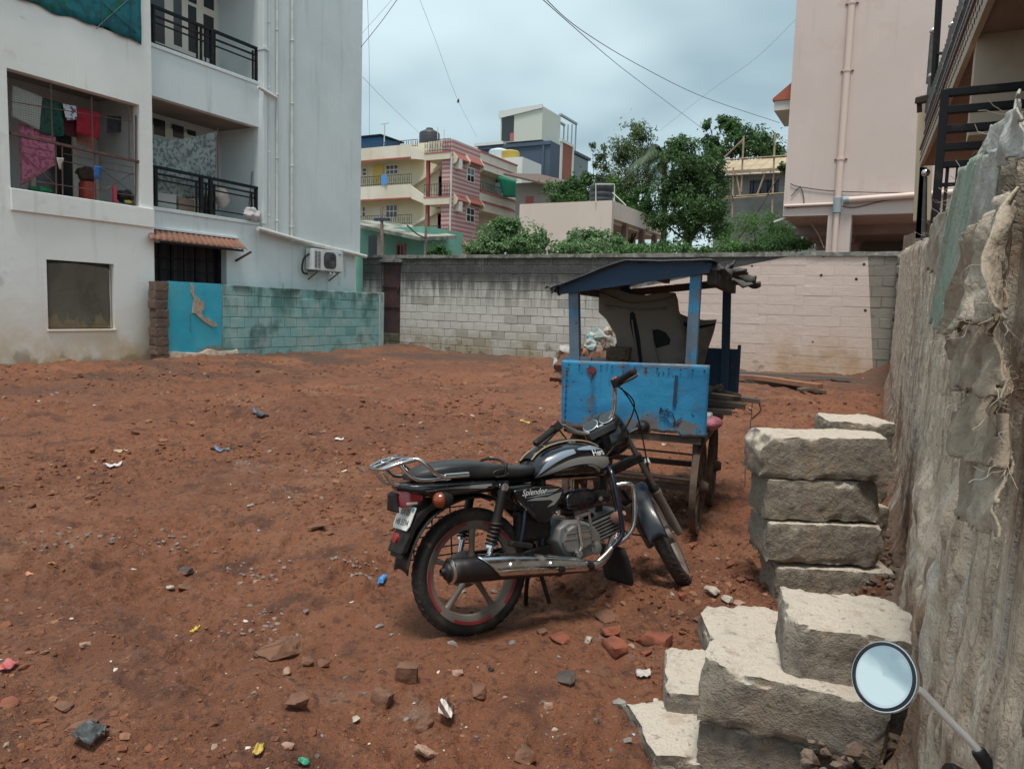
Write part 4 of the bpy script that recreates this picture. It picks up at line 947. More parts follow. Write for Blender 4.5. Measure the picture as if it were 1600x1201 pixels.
# railing: bars, each its own part
rl = thing('balcony_railing', 'dark metal railing of the brown house balcony high on the right', 'railing', (sx(8), 8, ZS+.24)); RO = np.array([sx(8), 8, ZS+.24])
GRY = mat('grey_steel', (.075, .075, .078), .5, layers=[dict(s=9, c=(.12, .115, .10), f=.6)])
for k in range(46):
    y = 4.6+k*.142; x = sx(y)+.01
    if k == 0: bar0 = MB().bar((0, 0, 0), (0, 0, .52), .022).build('baluster', GRY, rl, loc=np.array([x, y, ZS+.24])-RO)
    else: copyof(bar0, rl, np.array([x, y, ZS+.24])-RO)
for z in (.0+.27, .38, .54): MB().bar(np.array([sx(4.5)+.01, 4.5, ZS+z+.01])-RO, np.array([sx(11.1)+.01, 11.1, ZS+z+.01])-RO, .03, .03).build('rail', GRY, rl)
for k in range(8):
    y = 5+k*.8; pts = [(sx(y)+.01, y+.2*cos(t), ZS+.5+.11*sin(t)) for t in np.linspace(0, 2*pi, 18, endpoint=False)]
    MB().tube([np.array(q)-RO for q in pts], .009, 4, closed=True).build('scroll', GRY, rl)
CHR = mat('chrome', (.62, .63, .65), .16, 1.0, layers=[dict(s=14, lo=.55, hi=.75, c=(.30, .27, .25), f=.5)], rvar=(9, .10))
def finial_post(label, px_, yt, yb, Y, r, lean=0):
    a, c = PY(px_, yt, Y), PY(px_+lean, yb, Y); t = thing('railing_post', label, 'post', c)
    MB().tube([(0, 0, 0), a-c], [r*1.6, r], 10).build('shaft', GRY, t, smooth=40)
    MB().lathe([(.0, -.04), (.03, -.025), (.042, 0), (.03, .03), (.0, .042)], a-c+np.array([0, 0, .04]), (0, 0, 1), 14).build('ball', CHR, t, smooth=80)
finial_post('grey tapered post with a chrome ball beside the tall dark pole', 1457, 54, 130, 11.4, .03, -4)
finial_post('short grey post with a chrome ball below the tapered one', 1455, 124, 175, 11.3, .035, -3)
finial_post('post with a chrome ball against the upper balcony railing', 1487, 46, 100, 9.6, .03, -6)
finial_post('slim post with a chrome ball beside the gate foot', 1446, 277, 385, 8.6, .018, -3)
a, c = PY(1471, -60, 10.8), PY(1459, 135, 10.8); o = MB().tube([a, c], .038, 8).build('dark_pole', BLK, None, smooth=40); tag(o, 'tall dark pole rising past the balcony railing on the right', 'pole')
MB().tube([PY(1466, 84, 10.8), PY(1478, 83, 10.4)], .02, 6).build('arm', BLK, o)
fb_ = thing('lower_railing', 'dark slatted railing foot below the balcony next to the pink building', 'railing', PY(1440, 372, 11)); fo = PY(1440, 372, 11)
for k in range(5): MB().bar(PY(1443-k*1.1+2, 262, 11)-fo, PY(1436-k*1.1+2, 372, 11)-fo, .028, .05).build('slat', BLK, fb_)
cc_ = PY(1448, 150, 11.6); cd = PY(1440, 345, 11.6); o = MB().bar(cc_, cd, .13, .2).build('cream_column', mat('cream_col', (.58, .50, .36), .85)); tag(o, 'narrow cream column at the far end of the brown house', 'column')
a, c = PY(1434, 158, 11.2), PY(1462, 152, 11.0); o = MB().bar(a, c, .10, .08).build('timber_stub', mat('char_wood', (.05, .035, .028), .9), None, bevel=.01); tag(o, 'dark timber stub sticking out beside the railing posts', 'timber')
MB().bar(a+np.array([0.02, 0, -.03]), a+np.array([0.03, 0, -.14]), .06).build('hanging_end', o.data.materials[0], o)
# black gate
GY_ = 5.0
mg = thing('metal_gate', 'black steel barred gate frame standing on the rough wall in front of the balcony', 'gate', PY(1455, 375, GY_)); MO = PY(1455, 375, GY_)
pt, pbm = PY(1477, 141, GY_), PY(1457, 392, GY_)
MB().bar(pt-MO, pbm-MO, .044, .044, up=(0, 1, 0)).build('post', BLK, mg, bevel=.003)
for k, y in enumerate((146, 173, 203, 231, 258)):
    a = PY(1476-(y-146)*.085, y, GY_); MB().bar(a-MO, a+np.array([.95, 0, 0])-MO, .042 if k < 4 else .036, .042 if k < 4 else .036, up=(0, 0, 1)).build('bar', BLK, mg, bevel=.003)
for x, w_ in ((1481, .018), (1499, .03), (1517, .018), (1534, .018), (1552, .03), (1570, .018)):
    a = PY(x, 258, GY_); MB().bar(a-MO, a+np.array([0, 0, -.65])-MO, w_, w_, up=(0, 1, 0)).build('upright', BLK, mg)
a = PY(1449, 290, GY_); MB().bar(a+np.array([.03, 0, 0])-MO, a+np.array([.9, 0, 0])-MO, .02, .02).build('lower_bar', BLK, mg)
a, c = PY(1413, 368, 18.0), PY(1444, 372, 17.0); d_ = PY(1416, 466, 18.0)
o = MB().grid([[(a[0]*(1-s)+c[0]*s, a[1]-s+.05*sin(s*9), a[2]-t*1.45-(.0 if t < .9 else .4*abs(s-.6))+(.04 if s > .5 else 0)) for s in np.linspace(0, 1, 9)] for t in np.linspace(0, 1, 9)]).build('brown_sheet', mat('sheet_brown', (.24, .175, .135), .85, layers=[dict(s=4, c=(.15, .11, .085), f=.7)]), None, solid=.02); tag(o, 'brown sheet propped upright where the rough wall meets the pier', 'sheet')

# ------------------------------------------------------------------ far houses
def thbox(t, O, nm, lo, hi, m, bevel=0): return MB().box(np.array(lo, float)-O, np.array(hi, float)-O).build(nm, m, t, bevel=bevel)
CRB = mat('cream_paint', (.74, .68, .57), .88, world=True, layers=[dict(s=.3, c=(.60, .52, .40), f=.6), dict(s=(1.5, 1.5, .2), lo=.5, hi=.75, c=(.58, .47, .37), f=.5)])
YEL = mat('yellow_wall', (.68, .62, .44), .88)
STR = mat('striped_cladding', (.43, .19, .19), .85, world=True, layers=[dict(t='wave', s=.95, dir='Z', lo=.50, hi=.60, c=(.62, .45, .43), f=.9)])
RTR = mat('red_trim', (.44, .13, .12), .85); WSH = mat('window_white', (.72, .70, .62), .7)
RTL = mat('red_tile', (.34, .125, .10), .85, world=True, layers=[dict(t='wave', s=2.5, dir='Z', lo=.4, hi=.6, c=(.30, .07, .05), f=.8)])
CY_ = PD(707, 219, 58)[1]; CX_ = PD(707, 219, 58)[0]
cb = thing('cream_apartments', 'cream apartment house with curly balcony railings, outdoor stairs and a pink striped flank', 'apartment house', (CX_, CY_, 4)); CO = np.array([CX_, CY_, 4.])
def cf(x, y): return PY(x, y, CY_)
def cs(x, y): return PX(x, y, CX_)
LXc = -50.0
thbox(cb, CO, 'rear_wall', (LXc, CY_+1.5, 0), (CX_-2.1, CY_+1.8, cf(600, 232)[2]), YEL)
thbox(cb, CO, 'stair_wall', (CX_-2.1, CY_+2.2, 0), (CX_-.05, CY_+2.5, cf(600, 242)[2]), CRB)
thbox(cb, CO, 'stair_side_wall', (CX_-2.2, CY_+1.5, 0), (CX_-2.1, CY_+2.4, 12), CRB)
def band(y0, y1, nm='parapet'):
    z1, z0 = cf(600, y0)[2], cf(600, y1)[2]; xr = cf(642, y0)[0]
    o = thbox(cb, CO, nm, (LXc, CY_, z0), (xr, CY_+.18, z1), CRB); thbox(cb, CO, 'floor_slab', (LXc, CY_+.18, z0+.08), (xr+.3, CY_+1.5, z0+.25), CRB)
    MB().box(np.array((LXc, CY_-.03, z0-.10))-CO, np.array((xr, CY_+.15, z0-.003))-CO).build('trim', RTR, o); return z0, z1, xr
bz1 = band(229, 248); bz2 = band(290, 310); bz3 = band(352, 371)
RAIL = mat('rail_dark', (.03, .04, .045), .6)
def crail(x0, x1, z0, h, y, axis='x'):
    t = MB(); n = max(3, int(abs(x1-x0)/.22))
    for k in range(n+1):
        v = x0+(x1-x0)*k/n; p = (v, y, z0) if axis == 'x' else (y, v, z0); t.bar(np.array(p)-CO, np.array(p)+np.array([0, 0, h])-CO, .025)
    for hh in (h, h*.15):
        p, q = ((x0, y, z0+hh), (x1, y, z0+hh)) if axis == 'x' else ((y, x0, z0+hh), (y, x1, z0+hh)); t.bar(np.array(p)-CO, np.array(q)-CO, .04)
    for k in range(0, n, 2):
        v = x0+(x1-x0)*(k+.5)/n; t.tube([np.array([v+.09*cos(a), y, z0+h*.55+.12*sin(a)] if axis == 'x' else [y, v+.09*cos(a), z0+h*.55+.12*sin(a)])-CO for a in np.linspace(0, 2*pi, 8, endpoint=False)], .014, 4, closed=True)
    o = t.build('curly_railing', RAIL, cb); return o
crail(LXc, bz2[2], bz2[1], .80, CY_+.09); crail(LXc, bz3[2], bz3[1], .80, CY_+.09); crail(LXc+2, bz1[2], bz1[1], .55, CY_+.9)
# stair landings, flights and red posts
xa, xb = cf(665, 300)[0], CX_-.03
for (yt, yb) in ((240, 250), (309, 320), (374, 385)):
    z1, z0 = cf(690, yt)[2], cf(690, yb)[2]
    o = thbox(cb, CO, 'landing', (xa, CY_-.25, z0), (xb, CY_+2.2, z1), CRB); thbox(cb, CO, 'landing_trim', (xa, CY_-.28, z1+.002), (xb, CY_-.18, z1+.08), RTR); crail(xa, xb, z1+.08, .95, CY_-.2)
for (yt, yb, yl) in ((229, 248, 250), (290, 310, 320), (352, 371, 385)):
    a0, a1, c0, c1 = cf(642, yt), cf(642, yb), cf(666, yl-12), cf(666, yl)
    MB().prism([(a0[0], a0[2]), (c0[0], c0[2]), (c1[0], c1[2]), (a1[0], a1[2])], lambda a, c: np.array([a, CY_, c])-CO, lambda a, c: np.array([a, CY_+.16, c])-CO).build('stair_string', CRB, cb)
    MB().prism([(a1[0]-1.6, a1[2]-2.2), (c1[0]+1.1, c1[2]+.1), (c1[0]+1.1, c1[2]-.15), (a1[0]-1.6, a1[2]-2.45)], lambda a, c: np.array([a, CY_+1.1, c])-CO, lambda a, c: np.array([a, CY_+2.1, c])-CO).build('stair_flight', CRB, cb)
for (y0, y1, x) in ((250, 310, 668), (320, 374, 667)):
    a, c = cf(x, y0), cf(x, y1); MB().bar(a+np.array([0, .1, 0])-CO, c+np.array([0, .1, 0])-CO, .24).build('red_post', mat('post_red', (.36, .07, .075), .7), cb)
def window(t, O, lo, hi, axis, nm='window', cols=3, rows=2, proud=.06, fr=.08, fm=WSH):
    """axis 'y': faces -Y at y=lo[1]; axis 'x': faces +X at x=lo[0]"""
    if axis == 'y':
        (x0, y, z0), (x1, _, z1) = lo, hi; f = thbox(t, O, nm, (x0, y-proud, z0), (x1, y, z1), fm)
        for i in range(cols):
            for k in range(rows):
                a = x0+fr+(x1-x0-fr)*i/cols; c = x0+(x1-x0-fr)*(i+1)/cols+.0; d = z0+fr+(z1-z0-fr)*k/rows; e_ = z0+(z1-z0-fr)*(k+1)/rows
                MB().box(np.array((a, y-proud-.004, d))-O, np.array((c, y-proud+.02, e_))-O).build('pane', GLS, f)
    else:
        (x, y0, z0), (_, y1, z1) = lo, hi; f = thbox(t, O, nm, (x, y0, z0), (x+proud, y1, z1), fm)
        for i in range(cols):
            for k in range(rows):
                a = y0+fr+(y1-y0-fr)*i/cols; c = y0+(y1-y0-fr)*(i+1)/cols; d = z0+fr+(z1-z0-fr)*k/rows; e_ = z0+(z1-z0-fr)*(k+1)/rows
                MB().box(np.array((x+proud-.02, a, d))-O, np.array((x+proud+.004, c, e_))-O).build('pane', GLS, f)
    return f
def wfront(x0, y0, x1, y1, cols=3):
    a, c = PY(x0, y1, CY_+1.5), PY(x1, y0, CY_+1.5); window(cb, CO, (a[0], CY_+1.5, a[2]), (c[0], CY_+1.5, c[2]), 'y', cols=cols)
for q in ((603, 257, 623, 274), (603, 319, 622, 341), (566, 262, 574, 276), (566, 322, 572, 340)): wfront(*q, cols=3 if q[2]-q[0] > 12 else 1)
for (x0, y0, x1, y1, mm) in ((583, 257, 600, 288, mat('door_yellow', (.66, .50, .16), .8)), (583, 322, 598, 350, CRM)):
    a, c = PY(x0, y1, CY_+1.5), PY(x1, y0, CY_+1.5); thbox(cb, CO, 'door', (a[0], CY_+1.44, a[2]), (c[0], CY_+1.5, c[2]), mm)
# striped flank
s1 = cs(751, 236)[1]
thbox(cb, CO, 'striped_wall', (CX_-.9, CY_, 0), (CX_, s1, cs(707, 217)[2]), STR)
thbox(cb, CO, 'roof_parapet', (CX_-2.2, CY_+.01, cf(690, 238)[2]), (CX_-.91, CY_+.2, cs(707, 218)[2]), CRB)
a = cf(707, 245); MB().tube([np.array([CX_+.02, CY_-.1, a[2]])-CO, np.array([CX_+.02, CY_-.1, 0])-CO], .08, 8).build('drain_pipe', PIPE, cb)
for (x0, y0, x1, y1) in ((729, 260, 740, 287), (728, 323, 740, 349), (711, 388, 716, 396)):
    p, q = cs(x0, y0), cs(x1, y1); window(cb, CO, (CX_+.003, p[1], q[2]), (CX_, q[1], p[2]), 'x', cols=2)
for (x0, y0, x1, y1) in ((709, 238, 727, 252), (729, 243, 750, 258), (709, 302, 727, 316), (729, 306, 750, 321), (709, 369, 722, 383)):
    p, q = cs(x0, (y0+y1)/2-4), cs(x1, (y0+y1)/2+4); zt2, zb2 = cs((x0+x1)/2, y0+3)[2], cs((x0+x1)/2, y1-2)[2]
    o = MB().loft([[np.array(v)-CO for v in ((CX_+.003, y, zt2), (CX_+.38, y, zb2), (CX_+.38, y, zb2-.08), (CX_+.003, y, zt2-.25))] for y in (p[1], q[1])]).build('window_hood', RTL, cb)
    for y in (p[1]-.06, q[1]): MB().prism([(0, zt2+.05), (.42, zb2), (.32, zb2-.3), (0, zb2-.5)], lambda a, c: np.array([CX_+.004+a, y, c])-CO, lambda a, c: np.array([CX_+.004+a, y+.06, c])-CO).build('hood_cheek', CRB, o)
for (x0, y0) in ((711, 250), (711, 316)):
    p = cs(x0, y0+14); q = cs(x0+5, y0); o = thbox(cb, CO, 'cooler_box', (CX_+.003, p[1], p[2]), (CX_+.4, q[1], q[2]), WSH)
# cream rear part with balconies
e0 = s1; e1 = cs(808, 257)[1]
thbox(cb, CO, 'rear_block', (CX_-3, e0, 0), (CX_-1.3, e1, cs(751, 243)[2]), CRB)
for (yt, yb) in ((238, 252), (254, 264), (300, 313), (317, 329), (372, 384)):
    z1, z0 = cs(752, yt)[2], cs(752, yb)[2]; o = thbox(cb, CO, 'balcony_front', (CX_-1.3, e0+.003, z0), (CX_+.05 if yt in (254, 317) else CX_, e1, z1), CRB); thbox(cb, CO, 'balcony_trim', (CX_-.05, e0+.003, z1+.003), (CX_+.09, e1, z1+.12), RTR)
for yt in (300, 372): crail(e0+.1, e1, cs(752, yt)[2]+.1, .75, CX_-.1, 'y')
for (x0, y0, x1, y1) in ((772, 275, 784, 300), (771, 334, 781, 348)):
    p, q = PX(x0, y1, CX_-1.3), PX(x1, y0, CX_-1.3); window(cb, CO, (CX_-1.297, p[1], p[2]), (CX_, q[1], q[2]), 'x', cols=2)
gc = cloth('green_awning', 'bright green shade cloth hung across the rear balcony of the cream apartments', 'shade cloth', ((778, 275), (806, 282), (809, 309), (787, 308)), CX_+.15, mat('net_green', (.012, .30, .165), .85, trans=.2), 10, 8, .12, .8, seed=31)
p_ = cf(600, 292); a, c = PY(596, 289, CY_-.05), PY(605, 273, CY_-.05)
o = MB().grid([[(a[0]+(c[0]-a[0])*s, CY_-.06+.05*sin(s*6), a[2]+(c[2]-a[2])*t) for s in np.linspace(0, 1, 6)] for t in np.linspace(0, 1, 4)]).build('blue_towel', mat('towel_blue', (.10, .30, .72), .9), None, solid=.03); tag(o, 'blue towel hanging over the upper front railing of the cream apartments', 'towel')
# roof clutter
p = PY(671, 219, CY_+3); tk = MB().lathe([(.8, 0), (.85, .05), (.85, .9), (.8, 1.0), (.3, 1.25), (.28, 1.35)], p+np.array([0, 0, -.4]), (0, 0, 1), 20).build('water_tank', mat('tank_black', (.028, .032, .04), .5, layers=[dict(t='wave', s=1.2, dir='Z', lo=.3, hi=.7, c=(.05, .055, .065), f=.7)]), None, smooth=40); tag(tk, 'black water tank on the roof of the cream apartments', 'water tank')
pl_ = PY(668, 221, CY_+3); o = thbox(cb, CO, 'tank_stand', (p[0]-1, p[1]-.9, p[2]-3), (p[0]+1, p[1]+.9, p[2]-.4), CRB)
a, c = PY(600, 240, CY_+3), PY(601, 193, CY_+3); an = MB().tube([a, c], .05, 6).build('tv_antenna', PIPE, None); tag(an, 'thin television antenna on the roof of the cream apartments', 'antenna')
MB().bar(c+np.array([-.4, 0, -.05]), c+np.array([.45, 0, 0]), .05).build('dipole', PIPE, an)
for (x, yt) in ((684, 198), (694, 202)):
    q, r_ = PY(x, 225, CY_+2), PY(x, yt, CY_+2); o = MB().tube([q, r_], .035, 5).build('roof_rod', PIPE, None); tag(o, 'thin steel rod standing %s the black roof tank' % ('just right of' if x == 684 else 'well clear of'), 'rod')
a, c = PY(560, 236, CY_+5), PY(594, 213, CY_+5); o = thing('blue_shed', 'blue sheet metal shed on the roof behind the cream apartments', 'shed', (a[0], CY_+5, a[2])); so_ = np.array([a[0], CY_+5, a[2]])
thbox(o, so_, 'wall', (a[0]-3, CY_+5, a[2]-2), (c[0], CY_+8, c[2]), mat('shed_blue', (.035, .15, .34), .7, world=True, layers=[dict(t='wave', s=2.5, dir='X', lo=.3, hi=.7, c=(.02, .09, .22), f=.7)])); MB().box(np.array((a[0]-3.2, CY_+4.7, c[2]+.002))-so_, np.array((c[0]+.3, CY_+8.2, c[2]+.12))-so_).build('roof', BLK, o)

# two storey teal house with weathered awning in front of the apartments
TH_ = PD(600, 380, 36); TYh = TH_[1]
thh = thing('teal_house', 'low teal painted house with a mouldy concrete awning just over the back wall', 'house', (TH_[0], TYh, 2)); TO = np.array([TH_[0], TYh, 2.])
def tf(x, y, d=0): return PY(x, y, TYh+d)
TGR = mat('teal_wall_paint', (.20, .46, .37), .9, world=True, layers=[dict(s=.5, c=(.14, .35, .28), f=.7)])
thbox(thh, TO, 'wall', (tf(540, 380)[0], TYh+.8, 0), (tf(652, 380)[0], TYh+4, tf(600, 352)[2]), TGR)
MOU = mat('mouldy_concrete', (.30, .31, .26), .95, world=True, layers=[dict(s=1.2, lo=.42, hi=.6, c=(.075, .085, .075), f=.85, d=6)])
a, c = tf(545, 342), tf(668, 374); MB().loft([[np.array(v)-TO for v in ((x, TYh-.6, z), (x, TYh+2.5, z+.35), (x, TYh+2.5, z+.55), (x, TYh-.6, z+.16))] for x, z in ((a[0], tf(545, 352)[2]), (c[0], tf(668, 383)[2]+.15))]).build('awning', MOU, thh)
thbox(thh, TO, 'dark_doorway', (tf(560, 400)[0], TYh+.75, 0), (tf(578, 400)[0], TYh+.8, tf(570, 366)[2]), GLS)
window(thh, TO, (tf(620, 400, .8)[0], TYh+.797, tf(620, 402, .8)[2]), (tf(634, 380, .8)[0], TYh+.8, tf(634, 381, .8)[2]), 'y', cols=2, rows=1, fm=RTR)
thbox(thh, TO, 'pale_post', (tf(591, 400)[0], TYh-.1, 0), (tf(598, 400)[0], TYh+.1, tf(595, 350)[2]), mat('post_pale', (.42, .36, .29), .9))
up = thing('utility_pole', 'weathered concrete pole with a cable box in front of the teal house', 'utility pole', PY(597, 402, 24.5)); uo = PY(597, 402, 24.5)
MB().tube([PY(598, 410, 24.5)-uo, PY(596, 325, 24.5)-uo], [.075, .06], 10).build('shaft', mat('pole_concrete', (.27, .225, .185), .9, layers=[dict(s=5, c=(.17, .14, .12), f=.7)]), up, smooth=40)
MB().bar(PY(586, 343, 24.5)-uo, PY(608, 343, 24.5)-uo, .16, .10).build('cable_box', mat('box_blue', (.05, .06, .13), .6), up)
up2 = thing('utility_pole', 'second weathered pole where the stairs of the cream apartments start', 'utility pole', PY(663, 402, 25)); uo = PY(663, 402, 25)
MB().tube([PY(664, 410, 25)-uo, PY(666, 335, 25)-uo], [.06, .05], 10).build('shaft', bpy.data.materials['pole_concrete'], up2, smooth=40)
MB().tube(catmull([PY(636, 352, 24.9)-uo, PY(652, 366, 24.9)-uo, PY(666, 372, 24.9)-uo], 5), .03, 6).build('cable_bundle', bl, up2)

# dark blue house with a pale roof box
DD = PD(848, 170, 78); DY, DX_ = DD[1], DD[0]
dh = thing('dark_blue_house', 'modern dark blue house with a pale box room and steel frame on its roof', 'house', (DX_, DY, 6)); DO = np.array([DX_, DY, 6.])
def df(x, y, d=0): return PY(x, y, DY+d)
def ds(x, y): return PX(x, y, DX_)
NAVY = mat('navy_paint', (.075, .105, .15), .85, world=True, layers=[dict(s=.2, c=(.06, .085, .125), f=.7)]); PAL = mat('pale_green_grey', (.56, .58, .52), .88); WPL = mat('white_panel', (.66, .67, .65), .8)
zb1 = df(800, 222)[2]
wl = df(782, 200)[0]
thbox(dh, DO, 'box_room', (wl, DY, zb1), (DX_, DY+4.5, df(848, 166)[2]), PAL)
MB().loft([[np.array(v)-DO for v in ((x, y, z0), (x, y, z0+dz)) for z0 in (0,)] for x, y, z0, dz in ()] or [[np.array(v)-DO for v in ((wl-.2, y, df(782, 178)[2]-.5), (DX_+.02, y, df(848, 165)[2]-.25), (DX_+.02, y, df(848, 163)[2]), (wl-.2, y, df(782, 174)[2]))] for y in (DY-.15, DY-.003)]).build('roof_edge', WPL, dh)
thbox(dh, DO, 'terrace_opening', (df(784, 200)[0], DY-.02, zb1+.1), (df(803, 200)[0], DY-.001, df(784, 183)[2]), GLS)
thbox(dh, DO, 'terrace_door', (df(797, 215)[0], DY-.03, zb1+.1), (df(803, 215)[0], DY-.021, df(800, 208)[2]), RTR)
xl = df(750, 240)[0]; zb2 = df(870, 285)[2]; dxr = df(876, 250)[0]
thbox(dh, DO, 'main_block', (xl, DY-.35, zb2-6), (DX_+1.2, DY+.6, df(800, 226)[2]), NAVY)
thbox(dh, DO, 'side_block', (DX_-6, DY+.6, zb2-6), (DX_+1.2, DY+9, df(848, 219)[2]-.2), NAVY)
thbox(dh, DO, 'roof_edge', (xl-.4, DY-.6, df(800, 226)[2]+.004), (df(790, 226)[0], DY+2, df(800, 226)[2]+.3), WPL)
MB().box(np.array((xl, DY-.5, df(800, 232)[2]))-DO, np.array((DX_+1.25, DY-.352, df(800, 228)[2]))-DO).build('trim_band', NAVY, dh)
thbox(dh, DO, 'duct', (df(850, 250)[0], DY-.5, zb2-6), (df(853, 250)[0], DY-.352, df(850, 229)[2]), NAVY)
SXd = DX_+1.25
def dq(x, y): return PX(x, y, SXd)
p, q = dq(877, 222), dq(893, 272); thbox(dh, DO, 'wood_panel', (SXd-.04, p[1], q[2]-2), (SXd+.05, q[1], p[2]), mat('red_wood', (.28, .085, .05), .7))
for x in (875.5, 893.5): thbox(dh, DO, 'white_frame', (SXd-.03, dq(x-1.2, 260)[1], zb2-6), (SXd+.12, dq(x+1.2, 260)[1], dq(876, 219)[2] if x < 880 else dq(893, 230)[2]), WPL)
MB().bar(np.array([SXd+.05, dq(875, 219)[1], dq(875, 219)[2]])-DO, np.array([SXd+.05, dq(894, 229)[1], dq(875, 219)[2]])-DO, .3).build('white_frame', WPL, dh)
p, q = dq(895, 235), dq(917, 290); thbox(dh, DO, 'glass_bay', (DX_-3, p[1]+.2, q[2]-3), (SXd+.04, q[1], p[2]-.3), mat('green_glass', (.04, .065, .06), .2))
MB().box(np.array((DX_-3, p[1]+.2, p[2]-.29))-DO, np.array((SXd+.25, q[1]+.3, p[2]))-DO).build('bay_roof', NAVY, dh)
FRM = mat('steel_frame', (.32, .38, .40), .5)
zt3 = ds(877, 179)[2]; zb3 = ds(877, 224)[2]; y0_, y1_ = DY+4.5, ds(902, 195)[1]
for x in (DX_-.1, DX_-1.6): MB().bar(np.array([x, y0_, zt3])-DO, np.array([x, y1_, zt3])-DO, .3, .2).build('frame_bar', FRM, dh)
for k in range(4): MB().bar(np.array([DX_-.1-k*.5, y1_-.1, zt3])-DO, np.array([DX_-.1-k*.5, y1_-.1, zb3-1])-DO, .12).build('frame_post', FRM, dh)
p = df(766, 238, -8); wt = MB().lathe([(1.0, 0), (1.0, .9), (.9, 1.0), (.4, 1.15)], p+np.array([1, 0, -.9]), (0, 0, 1), 18).build('water_tank', mat('tank_pale', (.55, .66, .72), .6), None, smooth=40); tag(wt, 'pale blue water tank on the low roof before the dark blue house', 'water tank')
p = df(797, 240, -8); wt = MB().lathe([(.9, 0), (.9, .9), (.8, 1.0), (.4, 1.1)], p+np.array([0, 0, -.8]), (0, 0, 1), 18).build('water_tank', mat('tank_yellow', (.46, .33, .06), .6), None, smooth=40); tag(wt, 'yellow water tank beside the pale blue one before the dark blue house', 'water tank')
rb_ = thing('rear_white_block', 'small white roof room carrying the pale blue and yellow tanks', 'roof room', (df(790, 250, -10)[0], DY-8, 8)); ro_ = np.array([df(790, 250, -10)[0], DY-8, 8.])
thbox(rb_, ro_, 'wall', (df(752, 262, -9)[0], DY-9, 8), (df(816, 262, -9)[0], DY-5, df(790, 247, -9)[2]), WPL)
# house with dark eaves between the cream apartments and the low pink one
HB = PD(850, 290, 62); ho = np.array([HB[0], HB[1], 6.]); hb_ = thing('eaved_house', 'grey house with a dark overhanging roof between the cream apartments and the pale low house', 'house', ho)
def hf(x, y): return PY(x, y, HB[1])
thbox(hb_, ho, 'wall', (hf(806, 300)[0], HB[1], 4), (hf(870, 300)[0], HB[1]+4, hf(850, 284)[2]), mat('grey_plaster', (.36, .34, .31), .9))
thbox(hb_, ho, 'door', (hf(822, 300)[0], HB[1]-.04, 4), (hf(834, 300)[0], HB[1]-.001, hf(830, 307)[2]), RTR)
MB().loft([[np.array(v)-ho for v in ((x, HB[1]-1.5, z-.1), (x, HB[1]+5, z+.9), (x, HB[1]+5, z+1.1), (x, HB[1]-1.5, z+.05))] for x, z in ((hf(800, 275)[0], hf(806, 276)[2]), (hf(868, 295)[0], hf(866, 293)[2]))]).build('roof', mat('eave_brown', (.13, .09, .075), .9), hb_)
# pale low house with black tank
LD = PD(957, 313, 40); LY, LX_ = LD[1], LD[0]; lo_ = np.array([LX_, LY, 3.]); lh = thing('pale_low_house', 'plain pale pink low house with a parapet roof beyond the back wall', 'house', lo_)
PLP = mat('pale_pink', (.72, .60, .53), .88, world=True, layers=[dict(s=.3, c=(.66, .54, .475), f=.7), dict(s=(2, 2, .25), lo=.55, hi=.72, c=(.55, .45, .40), f=.4)])
thbox(lh, lo_, 'wall', (PY(812, 322, LY)[0], LY, 0), (LX_, LY+.3, LD[2]), PLP)
re_ = PX(1040, 364, LX_)
thbox(lh, lo_, 'side_parapet', (LX_-.3, LY+.301, PX(957, 341, LX_)[2]), (LX_, re_[1], LD[2]), PLP); thbox(lh, lo_, 'roof_slab', (LX_-6, LY+.301, LD[2]-1.1), (LX_-.301, re_[1], LD[2]-.9), PLP)
thbox(lh, lo_, 'porch_back', (LX_-2.2, LY+.301, 0), (LX_-2.0, re_[1], LD[2]-1.1), mat('porch_grey', (.22, .20, .19), .9))
for yq in (2.5, 5.5, 8): thbox(lh, lo_, 'porch_pillar', (LX_-.35, LY+yq, 0), (LX_-.05, LY+yq+.35, LD[2]-1.0), mat('porch_brown', (.24, .15, .12), .9))
wt = thing('water_tank', 'black water tank inside a white pipe frame on the pale low house', 'water tank', PY(939, 314, LY+1)); wo_ = PY(939, 314, LY+1)
MB().lathe([(.62, 0), (.64, .1), (.64, .25), (.62, .28), (.64, .31), (.64, .55), (.62, .58), (.64, .61), (.64, .9), (.55, 1.0), (.25, 1.08), (.25, 1.14)], (0, 0, -.15), (0, 0, 1), 24).build('tank_body', bpy.data.materials['tank_black'], wt, smooth=40)
for pts in (((931, 316), (931, 288), (960, 288), (960, 314)), ((957, 301), (978, 321))): MB().tube([PY(x, y, LY-.1)-wo_ for x, y in pts], .03, 6).build('white_pipe', WSH, wt)
o = MB().box((-13.5, 35.0, -.2), (-1.5, 35.25, 3.55)).build('garden_wall', GREYW := mat('garden_wall_grey', (.40, .40, .38), .92, world=True, layers=[dict(s=1, c=(.27, .27, .25), f=.8)]), None); tag(o, 'grey garden wall glimpsed low between the shrubs behind the back wall', 'wall')
